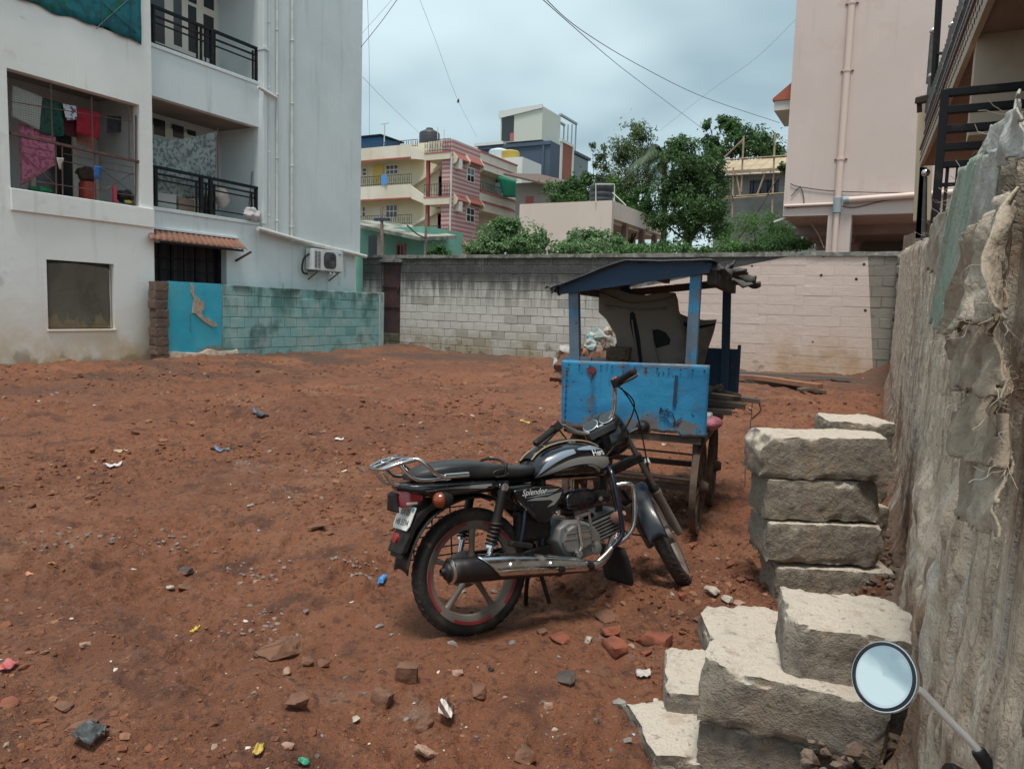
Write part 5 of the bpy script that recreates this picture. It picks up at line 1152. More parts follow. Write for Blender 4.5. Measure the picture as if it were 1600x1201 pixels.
# unfinished house with bamboo scaffolding and tarpaulin roof
KY = PD(1120, 245, 50)[1]; ko = PY(1180, 340, KY); kh = thing('unfinished_house', 'unfinished grey concrete house with a tan covered roof behind the trees', 'house', ko)
def kf(x, y, d=0): return PY(x, y, KY+d)
GCN = mat('raw_concrete', (.29, .29, .28), .92, world=True, layers=[dict(s=.6, c=(.20, .20, .195), f=.7, d=6)])
thbox(kh, ko, 'wall', (kf(1118, 300)[0], KY, 0), (kf(1290, 300)[0], KY+5, kf(1180, 272)[2]), GCN)
TAN = mat('tan_sacking', (.44, .33, .20), .9, world=True, layers=[dict(s=.5, lo=.4, hi=.6, c=(.33, .25, .16), f=.8, d=6), dict(t='wave', s=.45, dir='X', lo=.85, hi=.95, c=(.27, .25, .22), f=.8)])
pz0, pz1 = kf(1130, 276)[2], kf(1180, 237)[2]
MB().loft([[np.array(v)-ko for v in ((x0, KY-.9, pz0-.02), (x1, KY+3.2, pz1), (x1, KY+3.2, pz1+.15), (x0, KY-.9, pz0+.2))] for x0, x1 in ((kf(1112, 275)[0], kf(1122, 240, 3)[0]), (kf(1300, 275)[0], kf(1300, 240, 3)[0]))]).build('roof', TAN, kh)
for (x0, x1) in ((1171, 1216), (1120, 1137)):
    o = thbox(kh, ko, 'window', (kf(x0, 300)[0], KY-.03, kf(1190, 302)[2]), (kf(x1, 300)[0], KY-.002, kf(1190, 281)[2]), GLS)
    for k in range(4): MB().bar((kf(x0+(x1-x0)*(k+.5)/4, 300)[0]-ko[0], -.06, kf(1190, 302)[2]-ko[2]), (kf(x0+(x1-x0)*(k+.5)/4, 300)[0]-ko[0], -.06, kf(1190, 281)[2]-ko[2]), .05).build('bar', BLK, o)
BAM = mat('bamboo', (.42, .31, .20), .85, layers=[dict(s=3, c=(.26, .19, .13), f=.7)])
scf = thing('bamboo_scaffold', 'bamboo pole scaffold tied in front of the unfinished grey house', 'scaffold', kf(1180, 340, -1.4)); sfo = kf(1180, 340, -1.4)
for (a, c) in (((1146, 262), (1144, 340)), ((1162, 213), (1158, 300)), ((1211, 207), (1206, 340)), ((1150, 270), (1157, 310)), ((1196, 268), (1183, 305))): MB().tube([kf(*a, -1.4)-sfo, kf(*c, -1.4)-sfo], .06, 6).build('pole', BAM, scf)
for (a, c) in (((1135, 274), (1235, 269)), ((1130, 308), (1235, 301)), ((1130, 250), (1235, 243)), ((1130, 311), (1200, 306))): MB().tube([kf(*a, -1.5)-sfo, kf(*c, -1.5)-sfo], .05, 6).build('ledger', BAM, scf)
MB().tube([kf(1132, 246, -1.4)-sfo, kf(1163, 216, -1.4)-sfo], .05, 6).build('brace', BAM, scf)
# ------------------------------------------------------------------ trees and shrubs
def leafmat(name, c1, c2, c3, tr=.25, rough=.55):
    return mat(name, c1, rough, layers=[dict(t='island', lo=0, hi=1, c=c2, f=.8), dict(s=.55, lo=.40, hi=.62, c=c3, f=.75, d=3)], trans=tr, spec=.3)
LM_D = leafmat('leaf_dark', (.065, .135, .042), (.125, .225, .07), (.035, .078, .027))
LM_M = leafmat('leaf_mid', (.095, .20, .06), (.15, .28, .085), (.06, .135, .045))
LM_L = leafmat('leaf_light', (.17, .28, .12), (.27, .39, .19), (.09, .18, .07))
LM_O = leafmat('leaf_olive', (.11, .16, .07), (.18, .235, .105), (.075, .115, .05))
BARK = mat('bark', (.10, .075, .055), .95, layers=[dict(s=(8, 8, 1.5), c=(.055, .042, .033), f=.8)], bump=[(20, .02, 4)])
def leaves(cl, n, ls, D, rg, shape=2.2, up=.5, shell=.55, droop=.0):
    """cl: list of (centre, radii); leaf sized quads filling the clumps"""
    C, Rr = np.array([c for c, r in cl]), np.array([r for c, r in cl]); vol = Rr.prod(1)**(2/3); pk = rg.choice(len(cl), n, p=vol/vol.sum())
    d = rg.normal(size=(n, 3)); d /= np.linalg.norm(d, axis=1, keepdims=True); rad = rg.random(n)**(1-shell)
    lump = 1+.75*fbm(d*2.1+pk[:, None]*3.7, 3, 5)
    far = rg.random(n) < .04; sd_ = np.floor(rg.random(n)*9); lump = np.where(far, lump*(1.12+.28*((pk*7+sd_*3) % 5)/5), lump); d = np.where(far[:, None], d*.35+.65*np.stack([np.cos(sd_*2.4+pk), np.sin(sd_*2.4+pk), .55+.45*np.sin(sd_*5+pk)], -1), d)
    P = C[pk]+d*(rad*lump)[:, None]*Rr[pk]
    keep = fbm(P*(1.6/max(Rr.mean(), .2)), 3, 9) > -.12; P, d = P[keep], d[keep]; n = len(P)
    nrm = d*.6+rg.normal(size=(n, 3))*.6+np.array([0, 0, up]); nrm /= np.linalg.norm(nrm, axis=1, keepdims=True)
    t = rg.normal(size=(n, 3))+d*.5+np.array([0, 0, -droop]); t -= nrm*(t*nrm).sum(1, keepdims=True); t /= np.linalg.norm(t, axis=1, keepdims=True); b = np.cross(nrm, t)
    L = ls*(.6+.8*rg.random(n))[:, None]; W = L/shape
    V = np.stack([P-t*L*.5, P+b*W*.5+nrm*W*.12, P+t*L*.5-nrm*L*.12, P-b*W*.5+nrm*W*.12], 1).reshape(-1, 3)
    return V, np.arange(n*4).reshape(n, 4)
def tree(name, label, clumps, D, base, m, n, ls, seed, cat='tree', shape=2.2, up=.5, droop=0, trunk_r=.18, depth=1.0, shell=.55, crown='crown'):
    rg = np.random.default_rng(seed); cl = []
    for (x, y, rx, ry) in clumps:
        dd = D+rg.uniform(-.5, .5)*rx*D/FPX*depth*1.2; c = PD(x, y, dd); cl.append((c, np.array([rx*D/FPX, rx*D/FPX*depth, ry*D/FPX])))
    O = PD(base[0], base[1], D); O[2] = min(O[2], 2.0) if len(base) < 3 else base[2]
    t = thing(name, label, cat, O); n, ls = int(n*1.5), ls*.78
    V, F = leaves(cl, n, ls, D, rg, shape, up, shell, droop); o = fastmesh(crown, V-O, F, m, t, smooth=False)
    b = MB(); top = max(cl, key=lambda q: q[0][2])[0]; fork = O*.45+np.mean([c for c, r in cl], 0)*.55
    b.tube(catmull([(0, 0, -1.5), (fork-O)*.5+rg.normal(size=3)*.1, fork-O], 5), list(np.linspace(trunk_r, trunk_r*.6, 11)), 8)
    for c, r in cl:
        mid = (fork+c)/2+rg.normal(size=3)*r*.25; b.tube(catmull([fork-O, mid-O, c-O+np.array([0, 0, r[2]*.3])], 4), list(np.linspace(trunk_r*.45, trunk_r*.08, 9)), 6)
    b.build('trunk' if cat == 'tree' else 'stems', BARK, t, smooth=60); return t
tree('dark_tree', 'dense dark green tree standing over the end of the pale low house', [(1070, 262, 42, 30), (1105, 262, 30, 26), (1045, 300, 34, 26), (1085, 310, 46, 32), (1070, 350, 40, 26), (1110, 345, 28, 30), (1030, 345, 24, 16), (1062, 232, 26, 20), (1100, 285, 38, 26)], 37, (1085, 395), LM_D, 17000, .24, 11, shape=2.6, droop=.4)
tree('airy_tree', 'tall airy olive green tree behind the palm', [(975, 240, 26, 34), (1000, 225, 24, 34), (990, 205, 20, 18), (960, 285, 26, 30), (985, 290, 26, 30), (1015, 265, 20, 34), (945, 300, 18, 22)], 58, (985, 340), LM_O, 9000, .34, 12, shape=3, droop=.8, shell=.3)
tree('thin_tree', 'thin sparse young tree beside the dark blue house', [(926, 228, 6, 7), (938, 245, 12, 14), (945, 262, 9, 10), (931, 258, 7, 8), (944, 233, 6, 8), (938, 280, 12, 14)], 56, (940, 320), LM_O, 900, .34, 13, shape=2.4, shell=.2, trunk_r=.1)
tree('spreading_tree', 'far dark spreading tree behind the tan roof', [(1115, 225, 24, 14), (1150, 208, 26, 18), (1108, 198, 14, 12), (1130, 187, 10, 8), (1185, 222, 32, 20), (1160, 235, 34, 18), (1205, 238, 28, 16), (1215, 250, 30, 14), (1120, 238, 26, 16), (1140, 195, 16, 12)], 66, (1165, 300), LM_D, 9000, .42, 14, shape=2.2, shell=.35, trunk_r=.3)
tree('round_tree', 'dark rounded tree in front of the dark blue house', [(870, 300, 22, 16), (895, 290, 22, 18), (905, 308, 22, 16), (880, 312, 24, 10), (915, 280, 14, 12)], 50, (890, 330), LM_D, 5000, .32, 15, shape=2.2)
tree('leafy_tree', 'mid green foliage growing behind the black tank of the pale low house', [(968, 315, 14, 22), (985, 325, 22, 24), (1010, 330, 22, 20), (960, 292, 12, 14), (1005, 305, 16, 14)], 46, (985, 345), LM_M, 4500, .30, 16)
tree('large_shrub', 'big leafy shrub spilling over the blockwork wall in front of the cream apartments', [(790, 365, 40, 20), (765, 382, 36, 20), (810, 352, 22, 14), (835, 375, 24, 22), (748, 390, 24, 12), (805, 385, 50, 20), (786, 350, 16, 10)], 25.5, (795, 410), LM_L, 9500, .155, 17, cat='shrub', shape=1.9, trunk_r=.06)
tree('leafy_shrub', 'leafy shrub over the wall in front of the pale low house', [(915, 372, 32, 16), (890, 385, 28, 16), (945, 378, 30, 18), (920, 390, 60, 14), (970, 388, 26, 14)], 25.5, (920, 410), LM_L, 7500, .155, 18, cat='shrub', shape=1.9, trunk_r=.06)
tree('creeper', 'low bright creeper running along the wall top above the cart', [(1000, 390, 26, 9), (1035, 386, 30, 12), (1070, 390, 30, 10), (1020, 396, 40, 8), (1100, 392, 24, 8), (1065, 380, 18, 8), (985, 396, 24, 8)], 24.5, (1040, 410), LM_M, 5000, .12, 19, cat='creeper', shape=1.7, trunk_r=.03)
tree('feathery_bush', 'fine leaved feathery bush between the scaffolded house and the pink building', [(1175, 355, 42, 22), (1210, 360, 40, 22), (1150, 375, 28, 20), (1235, 372, 32, 18), (1195, 342, 30, 14), (1200, 380, 70, 16), (1145, 385, 30, 12)], 28.5, (1190, 410), LM_M, 13000, .12, 20, cat='bush', shape=3.2, trunk_r=.06, droop=.3)
tree('low_creeper', 'band of low green creeper on the wall top in front of the feathery bush', [(1160, 386, 30, 7), (1205, 384, 40, 8), (1245, 382, 26, 8), (1135, 388, 16, 5)], 24.2, (1200, 405), LM_M, 3200, .11, 27, cat='creeper', shape=1.7, trunk_r=.03)
tree('sapling', 'small bright sapling between the second pole and the striped flank', [(685, 390, 14, 9), (695, 396, 10, 7), (676, 396, 9, 6)], 27, (686, 408), LM_M, 1100, .13, 21, cat='sapling', shape=2.2, trunk_r=.03)
tree('side_tree', 'dark tree behind the scaffold at the edge of the pink building', [(1225, 262, 10, 8), (1120, 330, 18, 20), (1128, 360, 18, 16)], 40, (1125, 392), LM_D, 2200, .24, 22)
# coconut palm: every frond its own part
pc_ = PD(1038, 248, 44); pt_ = thing('coconut_palm', 'grey green coconut palm between the airy tree and the dense dark tree', 'palm tree', np.array([pc_[0], pc_[1], 2]))
po_ = np.array([pc_[0], pc_[1], 2.]); MB().tube(catmull([(0, 0, -2), (.2, 0, (pc_[2]-2)*.5), pc_-po_], 6), list(np.linspace(.22, .15, 13)), 8).build('trunk', BARK, pt_, smooth=60)
PLM_ = leafmat('palm_leaf', (.07, .11, .06), (.10, .14, .08), (.045, .075, .04))
rg2 = np.random.default_rng(4)
for k in range(15):
    az = 2*pi*k/15+rg2.uniform(-.2, .2); el = rg2.uniform(-.1, 1.15); Ln = rg2.uniform(2.6, 3.6); h = np.array([cos(az), sin(az), 0]); pts = []
    for i in range(9):
        s = i/8; pts.append(pc_-po_+h*Ln*(s*cos(el)+.0)+np.array([0, 0, Ln*(s*sin(el)-.85*s*s)]))
    b = MB(); b.tube(pts, list(np.linspace(.035, .008, 9)), 5); side = np.cross(h, [0, 0, 1])
    for i in range(40):
        s = .12+.86*i/39; f_ = s*8; i0 = min(int(f_), 7); p = pts[i0]*(1-(f_-i0))+pts[i0+1]*(f_-i0); tn = pts[i0+1]-pts[i0]; tn /= np.linalg.norm(tn); ll = .75*sin(pi*min(1, s*.85+.12))+.1
        for sd_ in (-1, 1):
            q = p+(side*sd_*.75+tn*.6+np.array([0, 0, -.55]))*ll*rg2.uniform(.8, 1.1); w_ = tn*.045
            b.add([p-w_, p+w_, q], [(0, 1, 2)])
    b.build('frond', PLM_, pt_, fixn=False)

# ------------------------------------------------------------------ cables across the sky
WB = mat('cable_dark', (.035, .04, .045), .6)
def cable(label, pts, r, n=8):
    o = MB().tube(catmull([PD(*p) for p in pts], n), r, 5).build('overhead_cable', WB, None, smooth=60); return tag(o, label, 'cable')
cable('thick cable of the pair crossing the sky, ending at the spreading tree', [(835, -12, 17), (905, 50, 22), (970, 105, 30), (1040, 158, 40), (1100, 203, 52)], .011)
cable('cable that leaves the pair and sags on to the eave of the pink building', [(842, -12, 17), (905, 45, 21), (1000, 103, 27), (1100, 152, 33), (1218, 192, 37)], .011)
cable('dark cable slanting across the sky corner beside the white apartments', [(564, 74, 20.5), (596, 34, 19), (630, -14, 17)], .008)
kc = cable('hair thin line hanging down the sky with a small dark knot on it', [(652, -10, 22), (680, 62, 26), (716, 158, 33), (745, 214, 45)], .005)
kb = PD(716, 158, 33); MB().lathe([(0, -.10), (.05, -.04), (.045, .03), (.015, .10)], kb, (.2, 0, 1), 8).build('knot', WB, kc, smooth=60)
cable('hair thin line sloping from the white apartments to the blue shed roof', [(566, 120, 24), (610, 165, 34), (655, 208, 50)], .006)
cable('hair thin vertical line close to the corner of the white apartments', [(574, -10, 22), (577, 100, 24), (577, 212, 26)], .005)
cable('faint line rising from the palm towards the top of the pink building', [(1030, 205, 50), (1110, 142, 42), (1180, 92, 34), (1246, 28, 27)], .005)
cable('faint line near the top of the sky beside the white apartments', [(566, 52, 23), (600, 14, 22), (622, -12, 21)], .004)
# ------------------------------------------------------------------ blue street cart
CA = R(7.6); ca_ax = np.array([-sin(CA), cos(CA), 0]); ca_wd = np.array([cos(CA), sin(CA), 0]); CO_ = PD(1103, 684, 4.95)
CM = Matrix(((ca_wd[0], ca_ax[0], 0, CO_[0]), (ca_wd[1], ca_ax[1], 0, CO_[1]), (0, 0, 1, 0), (0, 0, 0, 1)))
def cfp(x, y, off=0):       # sight line -> cart coordinates on the plane `off` behind the front board
    k = ray(x, y); t = ((CO_-CPOS)@ca_ax+off)/(k@ca_ax); p = CPOS+k*t-CO_; return np.array([p@ca_wd, p@ca_ax, p[2]+CO_[2]])
BLUE = mat('cart_blue', (.024, .245, .46), .55, layers=[
    dict(s=3, lo=.4, hi=.65, c=(.018, .165, .36), f=.8, d=6),
    dict(s=(14, 14, 3), lo=.56, hi=.68, c=(.016, .09, .22), f=.6, d=4),
    dict(s=6, lo=.57, hi=.64, c=(.095, .105, .105), f=.8, d=8, g=.65),
    dict(s=5, soft=1, z=(.88, .66), lo=.25, hi=.75, c=(.17, .135, .11), f=.9, d=8, g=.65, r=.85),
    dict(s=9, soft=1, z=(.76, .66), lo=.3, hi=.7, c=(.16, .075, .04), f=.8, d=6),
    dict(s=7, soft=1, z=(1.12, 1.19), lo=.35, hi=.7, c=(.13, .12, .115), f=.7, d=6),
    dict(s=22, lo=.66, hi=.70, c=(.018, .025, .045), f=.8, d=3),
], bump=[(7, .004, 3), (60, .0015, 3)], rvar=(7, .12))
BLUED = mat('cart_blue_dark', (.009, .042, .095), .6, layers=[dict(s=4, lo=.4, hi=.65, c=(.012, .04, .095), f=.8, d=6), dict(s=9, lo=.60, hi=.68, c=(.06, .05, .05), f=.7)], bump=[(30, .002, 3)])
OLDW = mat('old_timber', (.105, .078, .06), .9, layers=[dict(s=(3, 12, 12), lo=.4, hi=.65, c=(.055, .042, .035), f=.8, d=5), dict(s=6, lo=.6, hi=.7, c=(.17, .13, .10), f=.5)], bump=[(30, .003, 4)])
OLDW2 = mat('weathered_plank', (.15, .115, .09), .9, layers=[dict(s=(3, 14, 14), lo=.4, hi=.65, c=(.085, .065, .05), f=.8, d=5)], bump=[(40, .003, 4)])
TIN = mat('roof_tin', (.085, .12, .15), .5, .35, layers=[dict(s=3, lo=.4, hi=.65, c=(.08, .115, .15), f=.8, d=6), dict(s=8, lo=.58, hi=.68, c=(.10, .075, .06), f=.8, r=.85)], bump=[(9, .01, 4)])
ct = thing('street_cart', 'blue painted four wheeled street cart with a slanting tin roof, standing behind the motorcycle', 'cart', M=CM)
CL = 1.42
# front board, dented sheet
b = MB(); N1, N2 = 44, 22; Pg = []
for k in range(N2+1):
    row = []
    for i in range(N1+1):
        s, t = i/N1, k/N2; x = -.985+.985*s+.02*t*(1-s)*-1; zb_ = .690+.012*s+.018*float(fbm(np.array([[s*14, 0, 0.]]), 3, 2)[0])*(1 if .2 < s < .95 else .3)-(.0)
        if .62 < s < .82: zb_ += .022
        zt_ = 1.163+.02*s
        z = zb_+(zt_-zb_)*t; y = -.004+.010*float(fbm(np.array([[s*5, t*3, 1.]]), 3, 6)[0]); row.append((x, y, z))
    Pg.append(row)
fb = b.grid(Pg).build('front_board', BLUE, ct, smooth=40, solid=.008)
nb = MB()
for k in range(13): nb.lathe([(.006, -.002), (.006, .006), (0, .008)], (-.95+k*.0765, -.014, 1.135+.001*k), (0, -1, 0), 6)
for k in range(10): nb.lathe([(.006, -.002), (.006, .006), (0, .008)], (-.962, -.014, .73+k*.042), (0, -1, 0), 6)
tag(nb.build('nails', mat('nail_dark', (.03, .025, .03), .6), fb), kind='stuff')
# red paint splash, dark scrape, scrawl
RED = mat('red_splash', (.16, .03, .035), .7)
c0 = cfp(925, 578); pts = [(c0[0]+.034*cos(t)*(1+.07*sin(3*t)), c0[2]+.026*sin(t)*(1+.08*cos(5*t))) for t in np.linspace(0, 2*pi, 20, endpoint=False)]
MB().prism(pts, lambda a, c: (a, -.0165, c), lambda a, c: (a, -.012, c)).build('paint_splash', RED, fb)
MB().prism([(c0[0]-.012, c0[2]-.015), (c0[0]+.008, c0[2]-.018), (c0[0]+.002, c0[2]-.075), (c0[0]-.006, c0[2]-.06)], lambda a, c: (a, -.0165, c), lambda a, c: (a, -.012, c)).build('paint_drip', RED, fb)
SCR = mat('scrape_dark', (.018, .045, .10), .8)
a, c = cfp(1057, 586), cfp(1054, 634); MB().prism([(a[0]-.008, a[2]), (a[0]+.012, a[2]), (c[0]+.012, c[2]), (c[0]-.012, c[2])], lambda p, q: (p, -.0165, q), lambda p, q: (p, -.012, q)).build('scrape', SCR, fb)
def stroke(pts, w=.0032, nm='scrawl'):
    P = catmull([cfp(x, y) for x, y in pts], 5); P = [np.array([p[0], -.0155, p[2]]) for p in P]; return MB().tube(P, w, 5).build(nm, mat('scrawl_ink', (.012, .02, .05), .8) if 'scrawl_ink' not in bpy.data.materials else bpy.data.materials['scrawl_ink'], fb)
for s in ([(1031, 645), (1033, 636), (1036, 641), (1037, 642)], [(1032, 642), (1037, 641), (1042, 642)], [(1044, 638), (1041, 641), (1046, 643), (1043, 647)], [(1046, 642), (1051, 645), (1053, 651), (1055, 657), (1052, 661), (1046, 661)], [(1031, 652), (1038, 651), (1043, 655), (1046, 660)], [(1053, 664), (1058, 658), (1066, 652)], [(1054, 658), (1054, 666)], [(1057, 663), (1062, 660)]): stroke(s)
# chassis
for x in (-.95, -.03):
    MB().bar((x, .03, .685), (x, CL, .685), .05, .055).build('side_rail', OLDW, ct)
for y in (.03, CL): MB().bar((-.95, y, .675), (-.03, y, .675), .045, .045).build('cross_rail', OLDW, ct)
MB().box((-.96, .04, .715), (-.01, CL-.02, .735)).build('deck', OLDW, ct)
MB().bar((-.975, .022, .675), (-.01, .022, .685), .02, .025).build('front_lip', BLK, ct)
for z, r in ((.575, .008), (.40, .014)): MB().tube([(-.90, .10, z), (-.08, .10, z-.01)], r, 6).build('brace_rod', OLDW, ct)
for x, y in ((-.92, .12), (-.07, .06), (-.92, CL-.15), (-.07, CL-.15)):
    MB().bar((x, y, .66), (x, y, .30), .035, .035).build('leg', OLDW, ct)
# wheels with timber felloes and spokes
WHL = mat('wheel_timber', (.075, .050, .038), .9, layers=[dict(s=9, lo=.4, hi=.65, c=(.13, .085, .06), f=.7)], bump=[(40, .003, 3)])
wh0 = None
for (x, y, rr_) in ((-.055, .22, .325), (-.045, 1.08, .325), (-.93, .22, .325), (-.93, 1.08, .325)):
    gpt = np.array(CM @ Vector((x, y, 0))); zg = gz(gpt[0], gpt[1]) if x > -.5 else 0.0
    zc = rr_+zg-.015
    if wh0 is None:
        hub = MB().lathe([(.03, -.07), (.045, -.04), (.055, 0), (.045, .04), (.03, .07)], (0, 0, 0), (1, 0, 0), 14); wh0 = hub.build('wheel', WHL, ct, smooth=40, loc=(x, y, zc))
        kids = [MB().lathe([(.29, -.02), (.322, -.022), (.325, 0), (.322, .022), (.29, .02), (.284, 0)], (0, 0, 0), (1, 0, 0), 36, closed=True).build('rim', WHL, wh0, smooth=40)]
        for k in range(10):
            an = 2*pi*k/10+.1; kids.append(MB().bar((0, .045*cos(an), .045*sin(an)), (0, .29*cos(an), .29*sin(an)), .028, .022).build('spoke', WHL, wh0))
    else:
        w2 = copyof(wh0, ct, (x, y, zc)); w2.rotation_euler = (.3*y, 0, .03)
        for k_ in kids: copyof(k_, w2)
for y in (.22, 1.08): MB().bar((-.97, y, .31), (-.01, y, .31), .04, .04).build('axle', OLDW, ct)
# posts
def post(a, c, w_, m, nm='post'): MB().bar(a, c, w_, w_*.9, up=(0, 1, 0)).build(nm, m, ct, bevel=.004)
post((-.905, .03, 1.0), (-.945, .035, 1.66), .07, BLUE); post((-.125, .03, 1.0), (-.123, .035, 1.80), .072, BLUE)
post((.0, CL-.03, .72), (-.035, CL-.03, 1.76), .065, BLUED); post((-.90, CL-.03, .72), (-.875, CL-.03, 1.74), .075, BLUED)
MB().box((-.985, .012, 1.165), (-.80, .045, 1.19)).build('top_lath', BLUE, ct)
# back board at the far end
MB().box((-.95, CL+.01, .735), (.085, CL+.03, 1.235)).build('back_board', BLUED, ct, bevel=.004)
MB().box((.075, CL-.01, .80), (.10, CL+.035, 1.27)).build('board_edge', BLUED, ct)
# roof: valance and dented tin sheet
MB().prism([(-1.035, 1.615), (-.035, 1.775), (-.02, 1.838), (-.575, 1.832), (-1.035, 1.668)], lambda a, c: (a, -.022, c), lambda a, c: (a, .0, c)).build('valance', BLUED, ct)
def rz(x): return float(np.interp(x, [-1.1, -1.03, -.58, -.02, .02], [1.665, 1.68, 1.846, 1.852, 1.84]))
Pg = []
for k in range(13):
    row = []
    for i in range(31):
        x = -1.09+1.10*i/30; y = -.07+1.62*k/12; row.append((x, y+.012*float(fbm(np.array([[x*4, 0, 0.]]), 2, 3)[0]), rz(x)-.010*k/12+.014*float(fbm(np.array([[x*3, y*3, 0.]]), 3, 14)[0])-(.02 if i == 0 else 0)+(.02*abs(sin(y*5)) if i == 0 else 0)))
    Pg.append(row)
MB().grid(Pg).build('roof_sheet', TIN, ct, smooth=50, solid=.006)
for x in (-.97, -.53, -.06): MB().bar((x, .02, rz(x)-.05), (x, CL, rz(x)-.06), .05, .05).build('rafter', OLDW, ct)
MB().bar((-1.0, CL, 1.66), (.02, CL, 1.78), .05, .06).build('rear_beam', OLDW, ct); MB().bar((-.02, .0, 1.75), (.0, CL+.05, 1.735), .06, .09).build('side_beam', mat('dark_beam_wood', (.03, .026, .024), .9), ct)  # side beam has a much darker tone than the other roof timbers
# curled rotten sheet ends on the right of the roof
rt_m = mat('rotten_sheet', (.085, .085, .08), .85, layers=[dict(s=8, lo=.45, hi=.6, c=(.035, .032, .03), f=.9), dict(s=6, lo=.6, hi=.66, c=(.25, .23, .21), f=.7)], bump=[(20, .01, 3)])
def curl(p, q, w_, sd, nm='torn_sheet'):
    p, q = np.array(p), np.array(q); rgx = np.random.default_rng(sd); rows = []
    for i in range(9):
        s = i/8; c = p*(1-s)+q*s; row = []
        for j in range(6):
            t = j/5-.5; row.append(c+np.array([.02*fbm(np.array([[s*3, t*3, sd]]), 2, sd)[0], t*w_*(1-.35*s*(sd % 2)), .06*t*t*4*-.5+.05*float(fbm(np.array([[s*4, t*4, sd*2.]]), 3, sd)[0])]))
        rows.append(row)
    MB().grid(rows).build(nm, rt_m, ct, smooth=40, solid=.012)
curl((-.06, .05, 1.85), (.10, .06, 1.80), .12, 3); curl((-.02, .5, 1.84), (.16, .55, 1.83), .30, 4); curl((-.02, .9, 1.83), (.20, 1.0, 1.80), .30, 5); curl((-.02, 1.2, 1.80), (.23, 1.3, 1.775), .22, 6); curl((.0, .3, 1.80), (.09, .35, 1.88), .16, 7)
curl((-1.05, .0, 1.67), (-1.13, .02, 1.69), .14, 8)
cwm = Matrix(CM)
def cartitem(o, label, cat):
    o.matrix_basis = cwm @ o.matrix_basis; return tag(o, label, cat)
# car bonnet leaning inside
BON = mat('bonnet_inside', (.19, .16, .135), .7, layers=[dict(s=2.5, lo=.4, hi=.62, c=(.085, .07, .062), f=.85, d=6), dict(s=9, lo=.58, hi=.68, c=(.20, .165, .135), f=.6)], bump=[(14, .004, 4)])
BDK = mat('bonnet_hole', (.012, .011, .011), .9)
offb = .72
out_ = [(936, 456), (938, 452), (960, 450), (985, 458), (1010, 461), (1034, 457), (1055, 457), (1059, 468), (1061, 486), (1067, 500), (1076, 572), (985, 582), (970, 566), (962, 523), (947, 498), (936, 488)]
def lean(p): return np.array([p[0], p[1]+(1.25-p[2])*-.25, p[2]])
po2 = [cfp(x, y, offb) for x, y in out_]
bo_ = MB(); bo_.prism([(p[0], p[2]) for p in po2], lambda a, c: (a, offb-.02, c), lambda a, c: (a, offb+.02, c)); bon = bo_.build('car_bonnet', BON, None, bevel=.008); cartitem(bon, 'old car bonnet leaning upright inside the blue cart, dull brown inner side out', 'car bonnet')
def inset(pts, m, nm, d0=-.026, d1=-.015, bev=.003): MB().prism([(lambda q: (q[0], q[2]))(cfp(x, y, offb-.02)) for x, y in pts], lambda a, c: (a, offb+d0, c), lambda a, c: (a, offb+d1, c)).build(nm, m, bon, bevel=bev)
inset([(984, 490), (988, 486), (992, 490), (1000, 528), (1004, 572), (997, 572), (990, 530), (984, 505)], BDK, 'slot', -.024, -.018)
inset([(987, 500), (989, 499), (1000, 570), (997, 571)], BON, 'rib', -.034, -.022)
inset([(1018, 516), (1028, 514), (1040, 519), (1048, 530), (1046, 538), (1026, 544), (1020, 530)], BDK, 'opening', -.024, -.018)
for pts in ([(938, 458), (960, 466), (985, 474), (1030, 470), (1054, 462)], [(1054, 462), (1056, 490), (1064, 510), (1070, 565)], [(946, 478), (1000, 484), (1040, 482)], [(1018, 514), (1022, 540), (1030, 570)]):
    P = catmull([(lambda q: np.array([q[0], offb-.024, q[2]]))(cfp(x, y, offb-.02)) for x, y in pts], 6); MB().tube(P, .010, 6).build('rib', BON, bon, smooth=60)
offp = 1.05
o2 = [(1063, 490), (1075, 495), (1100, 500), (1120, 499), (1115, 520), (1104, 552), (1098, 580), (1080, 580), (1068, 520)]
pl2 = MB(); pl2.prism([(lambda q: (q[0], q[2]))(cfp(x, y, offp)) for x, y in o2], lambda a, c: (a, offp-.012, c), lambda a, c: (a, offp+.012, c)); o = pl2.build('vehicle_sheet', mat('panel_beige', (.22, .19, .155), .7, layers=[dict(s=4, lo=.45, hi=.6, c=(.12, .10, .085), f=.85)]), None, bevel=.005); cartitem(o, 'smaller beige car panel standing behind the bonnet in the cart', 'car panel')
MB().prism([(lambda q: (q[0], q[2]))(cfp(x, y, offp-.012)) for x, y in ((1068, 503), (1090, 509), (1118, 505), (1117, 508), (1090, 514), (1069, 509))], lambda a, c: (a, offp-.02, c), lambda a, c: (a, offp-.011, c)).build('shadow_slot', BDK, o)
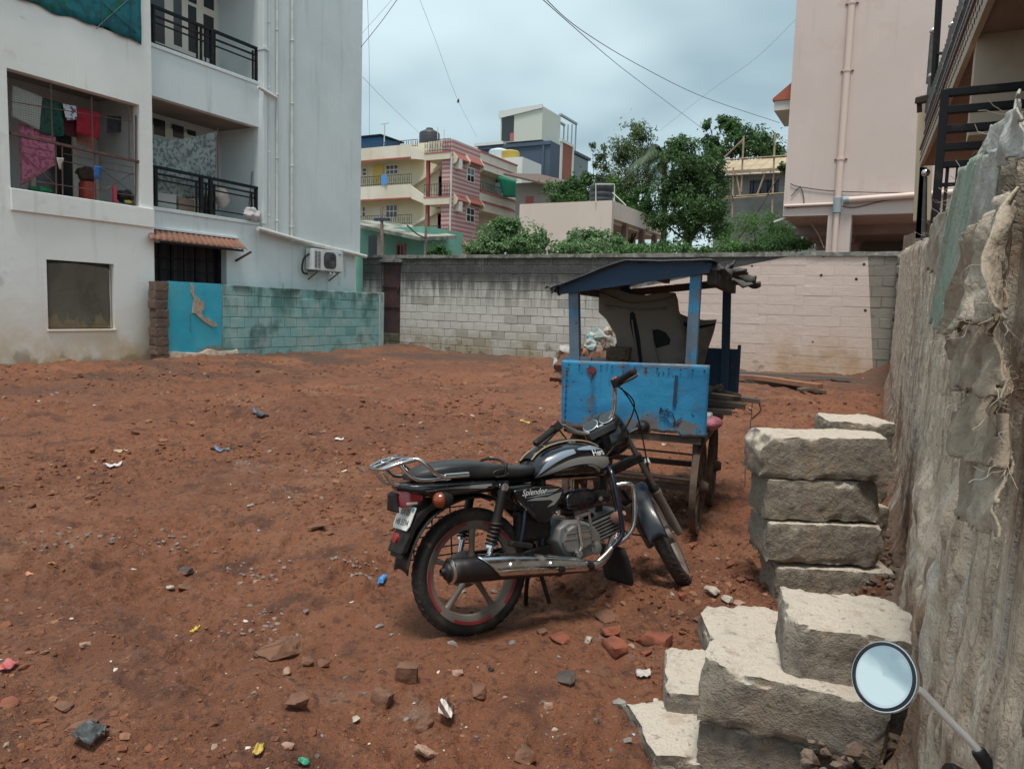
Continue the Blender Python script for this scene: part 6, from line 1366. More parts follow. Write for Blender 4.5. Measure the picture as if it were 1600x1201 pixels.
# things lying in and on the cart
a = cfp(904, 562, .35); o = MB().box((-.93, .10, 1.13), (-.62, .62, 1.155)).build('shelf_board', mat('board_slate', (.16, .175, .19), .7), None, bevel=.003); cartitem(o, 'slate grey board lying in the front corner of the cart', 'board')
for (x, y) in ((-.9, .15), (-.65, .58)): MB().box((x-.02, y-.02, .74), (x+.02, y+.02, 1.129)).build('prop', OLDW, o)
me = brickmesh('timber_block', 5, .17, .14, .095, 1, (6, 5, 4), .006, .012); me.materials.append(mat('block_brown', (.12, .075, .05), .9, layers=[dict(s=(30, 30, 60), lo=.45, hi=.6, c=(.06, .04, .03), f=.8)])); o = bpy.data.objects.new('timber_block', me); COL.objects.link(o); o.location = (-.70, .45, 1.204); bpy.context.view_layer.update(); cartitem(o, 'short brown block of wood on the slate grey board in the cart', 'block')
def plank(label, p, q, w_, h_, m=OLDW2, sd=1):
    n = 10; rows = []; p, q = np.array(p, float), np.array(q, float); u = (q-p)/np.linalg.norm(q-p); s_ = np.cross(u, [0, 0, 1]); s_ /= np.linalg.norm(s_); rgx = np.random.default_rng(sd)
    O = p.copy()
    for i in range(n+1):
        c = p+(q-p)*i/n-O; jw = 1+.06*rgx.uniform(-1, 1); rows.append([c+s_*a*w_/2*jw+np.array([0, 0, b_*h_/2]) for a, b_ in ((-1, -1), (1, -1), (1, 1), (-1, 1))])
    o = MB().loft(rows).build('plank', m, None, bevel=.003, loc=O); bpy.context.view_layer.update(); cartitem(o, label, 'plank'); return o
plank('longest plank sticking out of the cart over the ground on the right', (-.45, .98, .905), (.29, 1.02, .865), .12, .035, OLDW2, 1)
plank('plank end lying just under the longest one on the cart', (-.35, .80, .862), (.19, .86, .835), .14, .04, OLDW, 2)
plank('short broken plank at the bottom of the pile on the cart', (-.25, .62, .81), (.10, .70, .80), .12, .035, OLDW, 3)
plank('thin slanting lath on top of the planks on the cart', (-.25, .75, .99), (.15, .95, .905), .03, .02, OLDW2, 4)
for sd, (x, y, z, s) in enumerate(((-.10, .70, .955, .09), (-.02, .85, .96, .07), (-.16, .9, .985, .08))):
    me = rockmesh('rubble', 300+sd, s*1.5, s*1.2, s); me.materials.append(OLDW2); o = bpy.data.objects.new('rubble_lump', me); COL.objects.link(o); o.location = (x, y, z); bpy.context.view_layer.update(); cartitem(o, ['brownish rubble lump nearest the front board on the cart planks', 'middle rubble lump on the cart planks', 'rubble lump furthest back on the cart planks, by the back board'][sd], 'rubble'); o['group'] = 'rubble on the cart'
o = MB().box((-.055, .20, .735), (.005, .34, .835)).build('white_tub', mat('tub_white', (.58, .56, .58), .5), None, bevel=.012); cartitem(o, 'small white plastic tub on the cart edge beside the front board', 'tub')
P = [[(-.0+.07*sin(th)*cos(ph)*(1+.2*sin(3*ph)), .28+.12*sin(th)*sin(ph), .765+.05*cos(th)) for ph in np.linspace(0, 2*pi, 16, endpoint=False)] for th in np.linspace(.05, pi-.05, 9)]
o = MB().loft(P).build('pink_bag', mat('pink_plastic', (.50, .17, .22), .5, bump=[(40, .01, 3)]), None, smooth=60); cartitem(o, 'pink plastic bag under the white tub on the cart edge', 'bag')
o = MB().tube(catmull([(.26, 1.0, .89), (.285, .98, .85), (.30, .96, .80), (.27, .95, .76), (.24, .95, .73)], 6), .007, 5).build('wire_loop', mat('wire_rust', (.09, .045, .035), .8), None, smooth=60); cartitem(o, 'rusty wire loop hanging from the end of the longest plank', 'wire')
o = MB().tube(catmull([(.235, .98, .86), (.23, .97, .6), (.215, .96, .4), (.22, .95, .2)], 6), .003, 4).build('string', mat('string_dark', (.09, .07, .06), .8), None); cartitem(o, 'thin string trailing from the planks of the cart to the ground', 'string')
# ------------------------------------------------------------------ motorcycle (x forward, y left, z up in its own leaning frame; s = to the right)
MO_ = GZ(740, 988); mf = GZ(1085, 918, .03); md = mf-MO_; md[2] = 0; d0 = md/np.linalg.norm(md); md = md-np.array([d0[1], -d0[0], 0])*.12; md /= np.linalg.norm(md)
LEAN = R(8); mn_ = np.array([md[1], -md[0], 0]); m_left = -(mn_*cos(LEAN)+np.array([0, 0, sin(LEAN)])); m_up = np.array([0, 0, cos(LEAN)])-mn_*sin(LEAN)
MM = Matrix(((md[0], m_left[0], m_up[0], MO_[0]), (md[1], m_left[1], m_up[1], MO_[1]), (md[2], m_left[2], m_up[2], gz(MO_[0], MO_[1])-.012), (0, 0, 0, 1)))
mc = thing('motorcycle', 'black motorcycle with grey tank swooshes and a chrome rear carrier on bare red earth', 'motorcycle', M=MM)
def Q(x, s, z): return np.array([x, -s, z])
HX, RAKE, STEER = .825, R(32), R(51)
_a = np.array([-sin(RAKE), 0, cos(RAKE)]); _h = np.array([HX, 0, .90])
def st(v, th=STEER):
    v = np.asarray(v, float)-_h; return _h+v*cos(th)+np.cross(_a, v)*sin(th)+_a*(_a@v)*(1-cos(th))
GLB = mat('gloss_black', (.005, .006, .009), .18, coat=.5, layers=[dict(s=7, lo=.50, hi=.72, c=(.045, .040, .037), f=.5, r=.55), dict(s=40, lo=.62, hi=.7, c=(.12, .09, .07), f=.25, r=.7)], rvar=(9, .10))
SAT = mat('satin_black', (.007, .007, .008), .55, layers=[dict(s=9, lo=.5, hi=.7, c=(.055, .036, .027), f=.5), dict(s=50, lo=.6, hi=.7, c=(.11, .07, .05), f=.3)], rvar=(12, .12))
RUB = mat('tyre_rubber', (.016, .015, .015), .8, layers=[dict(s=5, lo=.42, hi=.62, c=(.075, .050, .038), f=.65, d=5), dict(s=30, lo=.6, hi=.7, c=(.15, .085, .055), f=.45)], bump=[(70, .002, 3)])
SEA = mat('seat_vinyl', (.016, .017, .020), .42, layers=[dict(s=6, lo=.45, hi=.7, c=(.06, .058, .058), f=.5, r=.65)], bump=[(160, .0008, 2)])
ALU = mat('engine_alloy', (.16, .16, .158), .5, .25, layers=[dict(s=9, lo=.45, hi=.65, c=(.17, .15, .135), f=.6, r=.75)], bump=[(60, .001, 3)])
ALD = mat('alloy_dusty', (.23, .20, .175), .6, .35, layers=[dict(s=7, lo=.42, hi=.62, c=(.15, .11, .085), f=.7, r=.8)])
CHD = mat('chrome_dusty', (.68, .69, .71), .2, 1.0, layers=[dict(s=10, lo=.56, hi=.72, c=(.26, .20, .16), f=.5, r=.6)], rvar=(14, .10))
DCL = mat('decal_grey', (.21, .21, .207), .35, coat=.5); DCB = mat('decal_sheen_blue', (.20, .245, .31), .3, coat=.5); DCW = mat('letter_silver', (.62, .62, .62), .35)
SRED = mat('rim_red', (.30, .03, .035), .6, layers=[dict(s=12, lo=.5, hi=.7, c=(.17, .04, .035), f=.6)])
def part(mb, nm, m, parent=mc, steer=False, **k):
    if steer: mb.xf(st)
    return mb.build(nm, m, parent, **k)
# ---- wheels
def wheel(cx_, w_, stripes, steer):
    c = np.array([cx_, 0, .296]); ax = (0, 1, 0); R_ = .296
    f = (lambda v: st(v)) if steer else (lambda v: v)
    b = MB().lathe([(.028, -.055), (.05, -.05), (.05, .05), (.028, .055)], c, ax, 24); hub = b.xf(f).build('wheel', ALD, mc, smooth=40)
    tw = w_/2; pr = []
    for a in np.linspace(-1.75, 1.75, 15): pr.append((R_-.031+.031*cos(a), tw*sin(a)))
    pr += [(.241, tw*.74), (.236, tw*.70), (.236, -tw*.70), (.241, -tw*.74)]
    ty_ = MB().lathe(pr, c, ax, 72, closed=True)
    # tread blocks
    for k in range(46):
        an = 2*pi*k/46
        for sgn in (-1, 1):
            p0 = c+np.array([cos(an+.02*sgn)*(R_-.0005), sgn*.006, sin(an+.02*sgn)*(R_-.0005)]); p1 = c+np.array([cos(an+.055)*(R_-.0062), sgn*tw*.60, sin(an+.055)*(R_-.0062)])
            ty_.bar(p0, p1, .014, .0036, up=(p0-c))
    ty_.xf(f).build('tyre', RUB, hub, smooth=35)
    ri = MB().lathe([(.240, -.0300), (.239, -.0325), (.222, -.0265), (.212, -.021), (.200, -.015), (.196, 0), (.200, .015), (.212, .021), (.222, .0265), (.239, .0325), (.240, .0300), (.234, .015), (.234, -.015)], c, ax, 64, closed=True); ri.xf(f).build('rim', ALD, hub, smooth=30)
    for sgn in (-1, 1):
        for k in range(5):
            a0 = R(85+36+72*k-24); pr = []
            ob = MB(); rows = []
            for i in range(13):
                an = a0+R(50)*i/12; rows.append([c+np.array([cos(an)*r, sgn*(.0265+(r-.222)*.353), sin(an)*r]) for r in (.2235, .2375)])
            g = np.array(rows); g[..., 1] += sgn*.0022; ob.grid(g); ob.xf(f).build('rim_stripe', SRED if stripes else ALD, hub, solid=.001)
    for k in range(5):
        an = R(85+72*k); d = np.array([cos(an), 0, sin(an)]); t = np.array([-sin(an), 0, cos(an)]); rows = []
        for r, ww, th in ((.035, .030, .032), (.09, .024, .026), (.15, .022, .022), (.19, .028, .024), (.212, .046, .026)):
            rows.append([c+d*r+t*ww*.5*i+np.array([0, j*th*.5, 0]) for i, j in ((-1, -.6), (-.6, -1), (.6, -1), (1, -.6), (1, .6), (.6, 1), (-.6, 1), (-1, .6))])
        MB().loft(rows).xf(f).build('spoke', ALD, hub, smooth=50)
    MB().lathe([(.075, -.062), (.085, -.05), (.085, -.02), (.06, 0), (.0, .0)], c+np.array([0, .03 if not steer else 0, 0]), (0, -1, 0), 28).xf(f).build('brake_drum', ALD, hub, smooth=40)
    MB().tube([c+np.array([0, -.12 if not steer else -.10, 0]), c+np.array([0, .12 if not steer else .10, 0])], .011, 10).xf(f).build('axle', CHD, hub)
    return hub
wheel(0.0, .083, True, False)
FAX = 1.262
wheel(FAX, .074, False, True)
# rear sprocket side and chain cover on the left
part(MB().prism([(-.10, .26), (-.06, .36), (.05, .37), (.42, .36), (.44, .29), (.35, .27), (.05, .235), (-.06, .235)], lambda a, c: Q(a, -.10, c), lambda a, c: Q(a, -.075, c)), 'chain_cover', SAT, bevel=.01)
# ---- swing arm, frame
for s in (-.075, .075): part(MB().bar(Q(-.02, s, .296), Q(.40, s, .36), .028, .045, up=(0, 0, 1)), 'swing_arm', SAT, bevel=.004)
fr = MB()
fr.tube(catmull([Q(.80, 0, .86), Q(.62, 0, .74), Q(.40, 0, .70), Q(.10, .06, .70), Q(-.25, .06, .72)], 5), .017, 8); fr.tube(catmull([Q(.40, 0, .70), Q(.10, -.06, .70), Q(-.25, -.06, .72)], 5), .015, 8)
fr.tube([Q(.83, 0, .84), Q(.80, 0, .62), Q(.76, 0, .47)], .019, 8); fr.tube([Q(.40, .03, .70), Q(.38, .05, .50), Q(.36, .06, .32)], .02, 8); fr.tube([Q(.36, -.06, .32), Q(.38, -.05, .5), Q(.4, -.03, .7)], .02, 8)
fr.tube([Q(.38, .07, .50), Q(.15, .08, .64), Q(.08, .08, .69)], .012, 8); fr.tube([Q(.84, 0, .82), Q(.80, 0, .93)], .032, 12)
part(fr, 'frame', SAT, smooth=40)
# ---- lofted body pieces
def ring(x, zt, zb, hw, p=2.6, n=28, dz=0):
    zc, hh = (zt+zb)/2, (zt-zb)/2; out = []
    for k in range(n):
        t = 2*pi*k/n; c, s_ = cos(t), sin(t); out.append((x, hw*np.sign(c)*abs(c)**(2/p), zc+hh*np.sign(s_)*abs(s_)**(2/p)))
    return out
TK = [(.315, .745, .700, .055), (.335, .775, .690, .085), (.38, .817, .684, .108), (.44, .842, .680, .128), (.52, .857, .677, .140), (.60, .862, .672, .143), (.68, .852, .668, .138), (.74, .832, .668, .122), (.78, .806, .672, .098), (.80, .775, .685, .065)]
def tki(x): return [float(np.interp(x, [t[0] for t in TK], [t[i] for t in TK])) for i in (1, 2, 3)]
TKd = [(x, *tki(x)) for x in np.linspace(.315, .80, 26)]
def sm(a):
    a = np.array(a); 
    for _ in range(2): a[1:-1] = .25*a[:-2]+.5*a[1:-1]+.25*a[2:]
    return a
TKd = sm(TKd)
def tks(x): return [float(np.interp(x, TKd[:, 0], TKd[:, i])) for i in (1, 2, 3)]
tank = part(MB().loft([ring(*r, p=2.45, n=36) for r in TKd]), 'fuel_tank', GLB, smooth=70)
def ty(x, z, p=2.45):
    zt, zb, hw = tks(x); u = abs((z-(zt+zb)/2)/((zt-zb)/2)); return hw*max(0, 1-min(u, .999)**p)**(1/p)
def tankdecal(nm, up, lo, m, off=.0028, n=30, nz_=6):
    xs = np.linspace(max(up[0][0], lo[0][0]), min(up[-1][0], lo[-1][0]), n)
    def cv(pts, x):
        P = np.array(catmull([np.array([a, b_]) for a, b_ in pts], 8)); return float(np.interp(x, P[:, 0], P[:, 1]))
    for sg in (1, -1):
        g = []
        for x in xs:
            a, b_ = cv(up, x), cv(lo, x); row = []
            for j in range(nz_+1):
                z = b_+(a-b_)*j/nz_; row.append(Q(x, sg*(ty(x, z)+off), z))
            g.append(row)
        part(MB().grid(g), nm, m, tank, smooth=80)
tankdecal('decal', [(.335, .705), (.40, .745), (.48, .778), (.56, .792), (.66, .790), (.765, .776)], [(.335, .703), (.40, .722), (.48, .746), (.56, .757), (.63, .752), (.67, .738), (.705, .722), (.765, .745)], DCL)
tankdecal('decal', [(.60, .752), (.64, .746), (.668, .735), (.69, .72)], [(.60, .748), (.64, .735), (.668, .716), (.69, .702)], DCL)
tankdecal('decal', [(.335, .712), (.37, .765), (.42, .806), (.48, .826), (.54, .832)], [(.335, .708), (.37, .740), (.42, .772), (.48, .797), (.54, .812)], DCB)  # blue band: tank print with the painted-in sheen of the tank
tankdecal('decal', [(.56, .832), (.62, .840), (.70, .833), (.755, .813)], [(.56, .826), (.62, .822), (.70, .818), (.755, .806)], DCB)  # forward part of the blue band, sheen again put into its colour
def lettering(nm, text, size, x, z, m, parent, surf, shear=0.0, ext=.0, squash=1.0, sg=1, bold=0.0):
    cu = bpy.data.curves.new(nm, 'FONT'); cu.body = text; cu.size = size; cu.shear = shear; cu.offset = bold; cu.align_x = 'CENTER'; cu.align_y = 'CENTER'; cu.resolution_u = 3
    tmp = bpy.data.objects.new(nm, cu); COL.objects.link(tmp); dg = bpy.context.evaluated_depsgraph_get(); me = bpy.data.meshes.new_from_object(tmp.evaluated_get(dg)); bpy.data.objects.remove(tmp)
    for v in me.vertices:
        px_, pz_ = x+v.co.x*squash*sg, z+v.co.y; v.co = Vector(surf(px_, pz_, sg))
    me.name = nm; return mkobj(nm, me, m, parent)
lettering('lettering', 'Hero', .040, .685, .805, DCW, tank, lambda x, z, sg: Q(x, sg*(ty(x, z)+.0045), z), squash=1.05, bold=.0008)
part(MB().lathe([(.036, 0), (.036, .006), (.028, .010), (0, .010)], Q(.60, 0, .858), (-.02, 0, 1), 20), 'filler_cap', CHD, tank, smooth=40)
# padded strip along the tank top with tan piping
TAN_ = mat('tan_piping', (.34, .26, .16), .7)
pd = []
for x in np.linspace(.345, .76, 16):
    zt = tks(x)[0]; pd.append([Q(x, -.085, ty(x, 0) if False else zt-.035), Q(x, -.075, zt-.006), Q(x, -.03, zt+.012), Q(x, .01, zt+.012), Q(x, .03, zt+.004)])
pad = part(MB().grid(pd), 'tank_pad', SEA, smooth=60, solid=.006)
for j in (1, 4): part(MB().tube([p[j]+np.array([0, 0, .004]) for p in pd], .0045, 6), 'piping', TAN_, pad)
part(MB().tube([p+np.array([0, 0, .006]) for p in pd[3]], .004, 6), 'piping', TAN_, pad)
# ---- seat
SE = sm([(-.305, .775, .748, .050), (-.27, .802, .738, .088), (-.20, .818, .732, .108), (-.13, .825, .730, .116), (-.04, .823, .728, .120), (.05, .813, .725, .121), (.12, .795, .720, .119), (.18, .772, .712, .114), (.25, .764, .706, .106), (.31, .770, .708, .092), (.35, .772, .715, .075), (.375, .762, .73, .05)])
seat = part(MB().loft([ring(*r, p=3.2, n=28) for r in SE]), 'seat', SEA, smooth=70)
part(MB().tube(catmull([Q(.135, .125, .735), Q(.14, .124, .785), Q(.145, .06, .806), Q(.145, -.06, .806), Q(.14, -.124, .785), Q(.135, -.125, .735)], 6), .007, 6), 'grab_strap', SAT, seat, smooth=60)
part(MB().tube([Q(.11+.042*cos(t), .127, .752+.016*sin(t)) for t in np.linspace(0, 2*pi, 16, endpoint=False)], .004, 5, closed=True), 'strap_ring', SAT, seat)
# ---- tail cowl and side cover
TC = sm([(-.36, .738, .712, .045), (-.33, .742, .685, .085), (-.25, .742, .668, .118), (-.15, .738, .660, .130), (-.03, .735, .660, .134), (.08, .730, .664, .134), (.15, .722, .67, .128)])
tail = part(MB().loft([ring(*r, p=3.4, n=28) for r in TC]), 'tail_cowl', GLB, smooth=70)
def tcs(x, z):
    zt, zb, hw = [float(np.interp(x, TC[:, 0], TC[:, i])) for i in (1, 2, 3)]; u = abs((z-(zt+zb)/2)/((zt-zb)/2)); return hw*max(0, 1-min(u, .999)**3.4)**(1/3.4)
for sg in (1, -1):
    g = []
    for x in np.linspace(-.26, .055, 22):
        s = (x+.26)/.315; zt = .704+.004*s+.005*sin(s*3); zb_ = zt-.003-.024*max(0, s-.35)**.7*(1 if s < .93 else .4); g.append([Q(x, sg*(tcs(x, zb_+(zt-zb_)*j/3)+.0028), zb_+(zt-zb_)*j/3) for j in range(4)])
    part(MB().grid(g), 'decal', DCL, tail, smooth=80)
side_poly = [(.165, .668), (.30, .672), (.43, .660), (.462, .645), (.445, .60), (.41, .55), (.37, .505), (.325, .492), (.30, .50), (.24, .56), (.19, .61)]
for sg in (1, -1):
    sc = part(MB().prism(side_poly, lambda a, c: Q(a, sg*.085, c), lambda a, c: Q(a, sg*.142, c)), 'side_cover', GLB, bevel=.014, seg=3, smooth=40)
    dz = sg*.1425
    def flat(poly, m): part(MB().prism(poly, lambda a, c: Q(a, sg*.1405, c), lambda a, c: Q(a, dz+sg*.001, c)), 'decal', m, sc)
    flat([(.30, .645), (.36, .652), (.425, .652), (.40, .640), (.34, .638)], DCL)
    flat([(.235, .612), (.29, .622), (.35, .618), (.40, .628), (.438, .634), (.42, .605), (.39, .578), (.35, .570), (.385, .592), (.37, .603), (.31, .606)], DCL)
    flat([(.225, .624), (.30, .632), (.39, .634), (.36, .628), (.29, .626)], DCB)
    if sg == 1: lettering('lettering', 'Splendor', .040, .277, .649, DCW, sc, lambda x, z, g_: Q(x, .1445, z), shear=.35, squash=.95, bold=.0004)
# black utility box ahead of the side cover
for sg in (1,):
    bx_o = part(MB().loft([[Q(x, .06+sy*.5*.17+ .0, .573+zz_) for sy, zz_ in ((-.55, -h*.8), (.35, -h), (.52, -h*.5), (.52, h*.4), (.35, h), (-.55, h))] for x, h in ((.492, .02), (.51, .040), (.56, .050), (.70, .046), (.755, .036), (.772, .015))]), 'utility_box', GLB, bevel=.008, smooth=50)
    part(MB().lathe([(.012, 0), (.012, .006), (.008, .008), (0, .008)], Q(.665, .149, .578), (0, -1, 0), 12), 'bolt', CHD, bx_o)
# ---- engine
en = part(MB().loft([[Q(.40+(x-.53)*sc_+.13, s, .385+(z-.385)*sc_) for x, z in ((.40, .40), (.415, .46), (.47, .487), (.56, .48), (.63, .452), (.675, .40), (.68, .345), (.62, .30), (.53, .285), (.45, .31))] for s, sc_ in ((-.12, .92), (-.10, 1.0), (.11, 1.0), (.135, .93))]), 'engine_case', ALU, bevel=.008, smooth=35)
part(MB().prism([(.425, .385), (.44, .445), (.49, .466), (.57, .458), (.60, .41), (.60, .36), (.52, .335), (.45, .34)], lambda a, c: Q(a, .12, c), lambda a, c: Q(a, .158, c)), 'clutch_cover', ALU, en, bevel=.012, seg=3)
part(MB().box(Q(.50, .1595, .395)-np.array([0, .0, 0]), Q(.585, .1575, .425)), 'cover_plate', ALD, en)
part(MB().box(Q(.43, .1605, .402), Q(.60, .1570, .407)), 'rib', ALD, en); part(MB().box(Q(.445, .1605, .430), Q(.60, .1570, .435)), 'rib', ALD, en)
for (x, z) in ((.435, .39), (.445, .45), (.52, .468), (.59, .452), (.61, .37), (.53, .33)): part(MB().lathe([(.008, 0), (.008, .008), (0, .008)], Q(x, .148, z), (0, -1, 0), 8), 'bolt', CHD, en)
part(MB().lathe([(.032, 0), (.032, .03), (.024, .036), (0, .036)], Q(.635, .11, .335), (0, -1, 0), 20), 'oil_filter_cover', ALU, en, smooth=40)
cyb = MB(); ca0, ca1 = Q(.645, 0, .395), Q(.865, 0, .448); cyb.bar(ca0, ca1, .10, .09, up=(0, 0, 1)); cyl_ = part(cyb, 'cylinder', ALD, bevel=.006)
dd = (ca1-ca0)/np.linalg.norm(ca1-ca0); fu = np.array([-dd[2], 0, dd[0]])
for k in range(8):
    c = ca0+fu*(-.062+.0177*k); part(MB().bar(c+dd*.012, c+dd*.205, .17 if 0 < k < 7 else .14, .0075, up=fu), 'fin', ALU, cyl_)
part(MB().lathe([(.025, 0), (.03, .02), (.022, .05), (.012, .06), (.012, .08)], Q(.80, .08, .455), (.2, -1, .5), 12), 'spark_plug_cap', mat('plug_cap', (.38, .20, .16), .6), cyl_, smooth=40)
part(MB().lathe([(.03, -.035), (.034, -.02), (.034, .02), (.03, .035)], Q(.60, .04, .508), (1, 0, .3), 14), 'carburettor', ALD, smooth=40); part(MB().tube(catmull([Q(.42, .02, .56), Q(.52, .03, .52), Q(.60, .04, .508), Q(.70, .02, .47)], 5), .022, 8), 'intake_pipe', SAT, smooth=60)
part(MB().lathe([(.0145, 0), (.0145, .008), (.008, .012), (0, .012)], Q(.432, .105, .533), (0, -1, 0), 12), 'bolt', CHD)
part(MB().tube([Q(.432, .0, .533), Q(.432, .106, .533)], .012, 8), 'mount_rod', SAT)
# kick starter
kk = part(MB().tube(catmull([Q(.505, .165, .332), Q(.520, .172, .37), Q(.510, .175, .44), Q(.500, .18, .505)], 5), .0085, 8), 'kick_lever', CHD, smooth=60); part(MB().lathe([(.016, 0), (.02, .01), (.016, .03)], Q(.502, .15, .330), (0, -1, 0), 12), 'kick_boss', CHD, kk); part(MB().tube([Q(.498, .165, .508), Q(.575, .175, .520)], .010, 8), 'kick_pedal', CHD, kk); part(MB().tube([Q(.572, .175, .520), Q(.582, .174, .455)], .007, 8), 'kick_pedal_end', CHD, kk)
# ---- exhaust
EX = [(-.205, .046, .357), (-.19, .055, .357), (-.10, .057, .350), (.05, .056, .336), (.20, .052, .318), (.35, .045, .298), (.48, .034, .277), (.575, .024, .262)]
ex = MB(); rows = []
for x, r, z in EX: rows.append([Q(x, .175+r*cos(t), z+r*sin(t)) for t in np.linspace(0, 2*pi, 22, endpoint=False)])
SIL = mat('silencer_dark', (.045, .042, .048), .38, .7, layers=[dict(s=9, lo=.5, hi=.7, c=(.16, .115, .085), f=.5, r=.7)])
exo = part(ex.loft(rows), 'silencer', SIL, smooth=40)
part(MB().lathe([(.056, -.004), (.058, 0), (.058, .006), (.054, .008)], Q(-.193, .175, .357), (-1, 0, .05), 22), 'end_ring', CHD, exo, smooth=40); part(MB().lathe([(.040, 0), (.036, .014), (.018, .022), (.016, .035), (.012, .036), (.010, .01)], Q(-.205, .175, .357), (-1, 0, .05), 20), 'end_cap', SAT, exo, smooth=40)
hs = []
for i in range(33):
    x = -.07+.60*i/32; r = float(np.interp(x, [e_[0] for e_ in EX], [e_[1] for e_ in EX]))+.006; z = float(np.interp(x, [e_[0] for e_ in EX], [e_[2] for e_ in EX])); lo = -.55 if x > .03 else -.55+1.6*(.03-x)/.10; 
    hs.append([Q(x, .175+r*cos(t), z+r*sin(t)) for t in np.linspace(lo, 1.9, 12)])
shd = part(MB().grid(hs), 'heat_shield', CHD, exo, smooth=60, solid=.002)
part(MB().prism([(.19, .329), (.26, .318), (.36, .304), (.30, .300), (.25, .312)], lambda a, c: Q(a, .20, c), lambda a, c: Q(a, .2335, c)), 'shield_slot', SAT, shd)
for x in (.08, .30): part(MB().lathe([(.013, 0), (.013, .004), (.007, .008), (0, .008)], Q(x, .175+float(np.interp(x, [e_[0] for e_ in EX], [e_[1] for e_ in EX]))+.006, float(np.interp(x, [e_[0] for e_ in EX], [e_[2] for e_ in EX]))+.018), (0, -1, .25), 12), 'shield_bolt', CHD, shd)
part(MB().tube(catmull([Q(.565, .175, .263), Q(.63, .17, .268), Q(.70, .14, .29), Q(.77, .09, .34), Q(.83, .05, .385), Q(.84, .03, .41)], 6), .019, 10), 'header_pipe', CHD, exo, smooth=60)
# ---- rear shock absorbers
for sg in (1, -1):
    a, c = Q(.106, sg*.145, .675), Q(.012, sg*.135, .345); dd = c-a
    sh = part(MB().tube([a+dd*.0, a+dd*.46], .021, 12), 'shock_absorber', SAT, smooth=40); part(MB().tube([a+dd*.70, c], .014, 10), 'damper', CHD, sh, smooth=40); part(MB().tube([a+dd*-.07, a+dd*.03], .016, 10), 'top_eye', CHD, sh)
    part(MB().lathe([(.02, -.012), (.02, .012)], a+dd*-.04, (0, 1, 0), 12), 'eye_bush', CHD, sh)
    u, v = _frame(dd); part(MB().tube([a+dd*(.42+.32*t/60)+(u*cos(t*.6283)+v*sin(t*.6283))*.026 for t in range(61)], .0062, 6), 'spring', SAT, sh, smooth=60); part(MB().lathe([(.030, 0), (.030, .012)], a+dd*.735, dd, 14), 'spring_seat', CHD, sh)
# ---- rear mudguard, lamp, plate, indicators
mg_ = []
for a in np.linspace(R(62), R(172), 20):
    r = .345+.012*sin((a-R(62))*1.2); mg_.append([Q(r*cos(a)-.0, s, .31+r*sin(a)-abs(s)**2*3.0) for s in np.linspace(-.075, .075, 9)])
rm = part(MB().grid(mg_), 'rear_mudguard', SAT, smooth=60, solid=.005)
part(MB().loft([[Q(-.335-.012*k, s*(.078-.004*k), .50-.028*k+(.0 if abs(s) < .9 else .0)) for s in (-1, -.5, 0, .5, 1)] for k in range(4)], closed=False), 'mud_flap', SAT, rm, solid=.004)
part(MB().prism([(-.13, .655), (-.20, .655), (-.30, .60), (-.365, .48), (-.385, .435), (-.345, .437), (-.30, .53), (-.235, .60), (-.15, .635)], lambda a, c: Q(a, -.074, c), lambda a, c: Q(a, .074, c)), 'mudguard_skirt', SAT, rm, bevel=.01)
part(MB().lathe([(.022, 0), (.022, .012), (0, .014)], Q(-.375, .03, .505), (-1, 0, .25), 14), 'reflector', mat('reflector_red', (.30, .02, .025), .25, coat=.5), rm)
TLR = mat('lamp_red', (.24, .006, .012), .12, coat=.8)
tl = part(MB().loft([[Q(x, s*hw, z) for s, z in ((-1, zb_), (-1, zt-.01), (-.8, zt), (.8, zt), (1, zt-.01), (1, zb_))] for x, zt, zb_, hw in ((-.365, .690, .640, .034), (-.35, .708, .634, .050), (-.31, .722, .642, .064), (-.26, .724, .660, .072))]), 'tail_lamp', TLR, bevel=.006, smooth=40)
part(MB().box(Q(-.335, .068, .646), Q(-.285, -.068, .657)), 'lamp_trim', mat('lamp_white', (.55, .53, .50), .3), tl, bevel=.003)
part(MB().loft([[Q(x, s*hw, z) for s, z in ((-1, zb_), (-.7, zt), (.7, zt), (1, zb_))] for x, zt, zb_, hw in ((-.388, .695, .622, .045), (-.366, .705, .612, .052))]), 'lamp_surround', SAT, tl, bevel=.006)
PLT = mat('plate_white', (.72, .71, .68), .5, layers=[dict(s=12, lo=.5, hi=.7, c=(.50, .43, .37), f=.5)])
pn = np.array([-.36, 0, -.10]); pl0 = Q(-.322, 0, .585); uy = np.array([0, -1, 0]); un = np.array([-cos(R(28)), 0, -sin(R(28))*-1]); uv = np.array([-sin(R(28))*1.0, 0, -cos(R(28))*-1]); uv = np.array([.42, 0, .907]); un = np.array([-.907, 0, .42])
pp2 = [(-.085, -.035), (-.07, -.055), (.07, -.055), (.085, -.035), (.085, .052), (-.085, .052)]
pla = part(MB().prism(pp2, lambda a, c: pl0+uy*a+uv*c, lambda a, c: pl0+uy*a+uv*c+un*.004), 'number_plate', PLT)
INK = mat('plate_ink', (.03, .03, .035), .6)
for tx, z in (('KA 05', .022), ('HB 5594', -.024)): lettering('lettering', tx, .040, 0, z, INK, pla, lambda x, z_, g_: pl0+uy*x+uv*z_+un*.0055, squash=.95)
part(MB().prism([(.062, .03), (.080, .03), (.080, .048), (.062, .048)], lambda a, c: pl0+uy*a+uv*c+un*.0042, lambda a, c: pl0+uy*a+uv*c+un*.0055), 'plate_mark', mat('mark_blue', (.03, .28, .36), .5), pla)
AMB = mat('lamp_amber', (.22, .042, .01), .2, coat=.6)
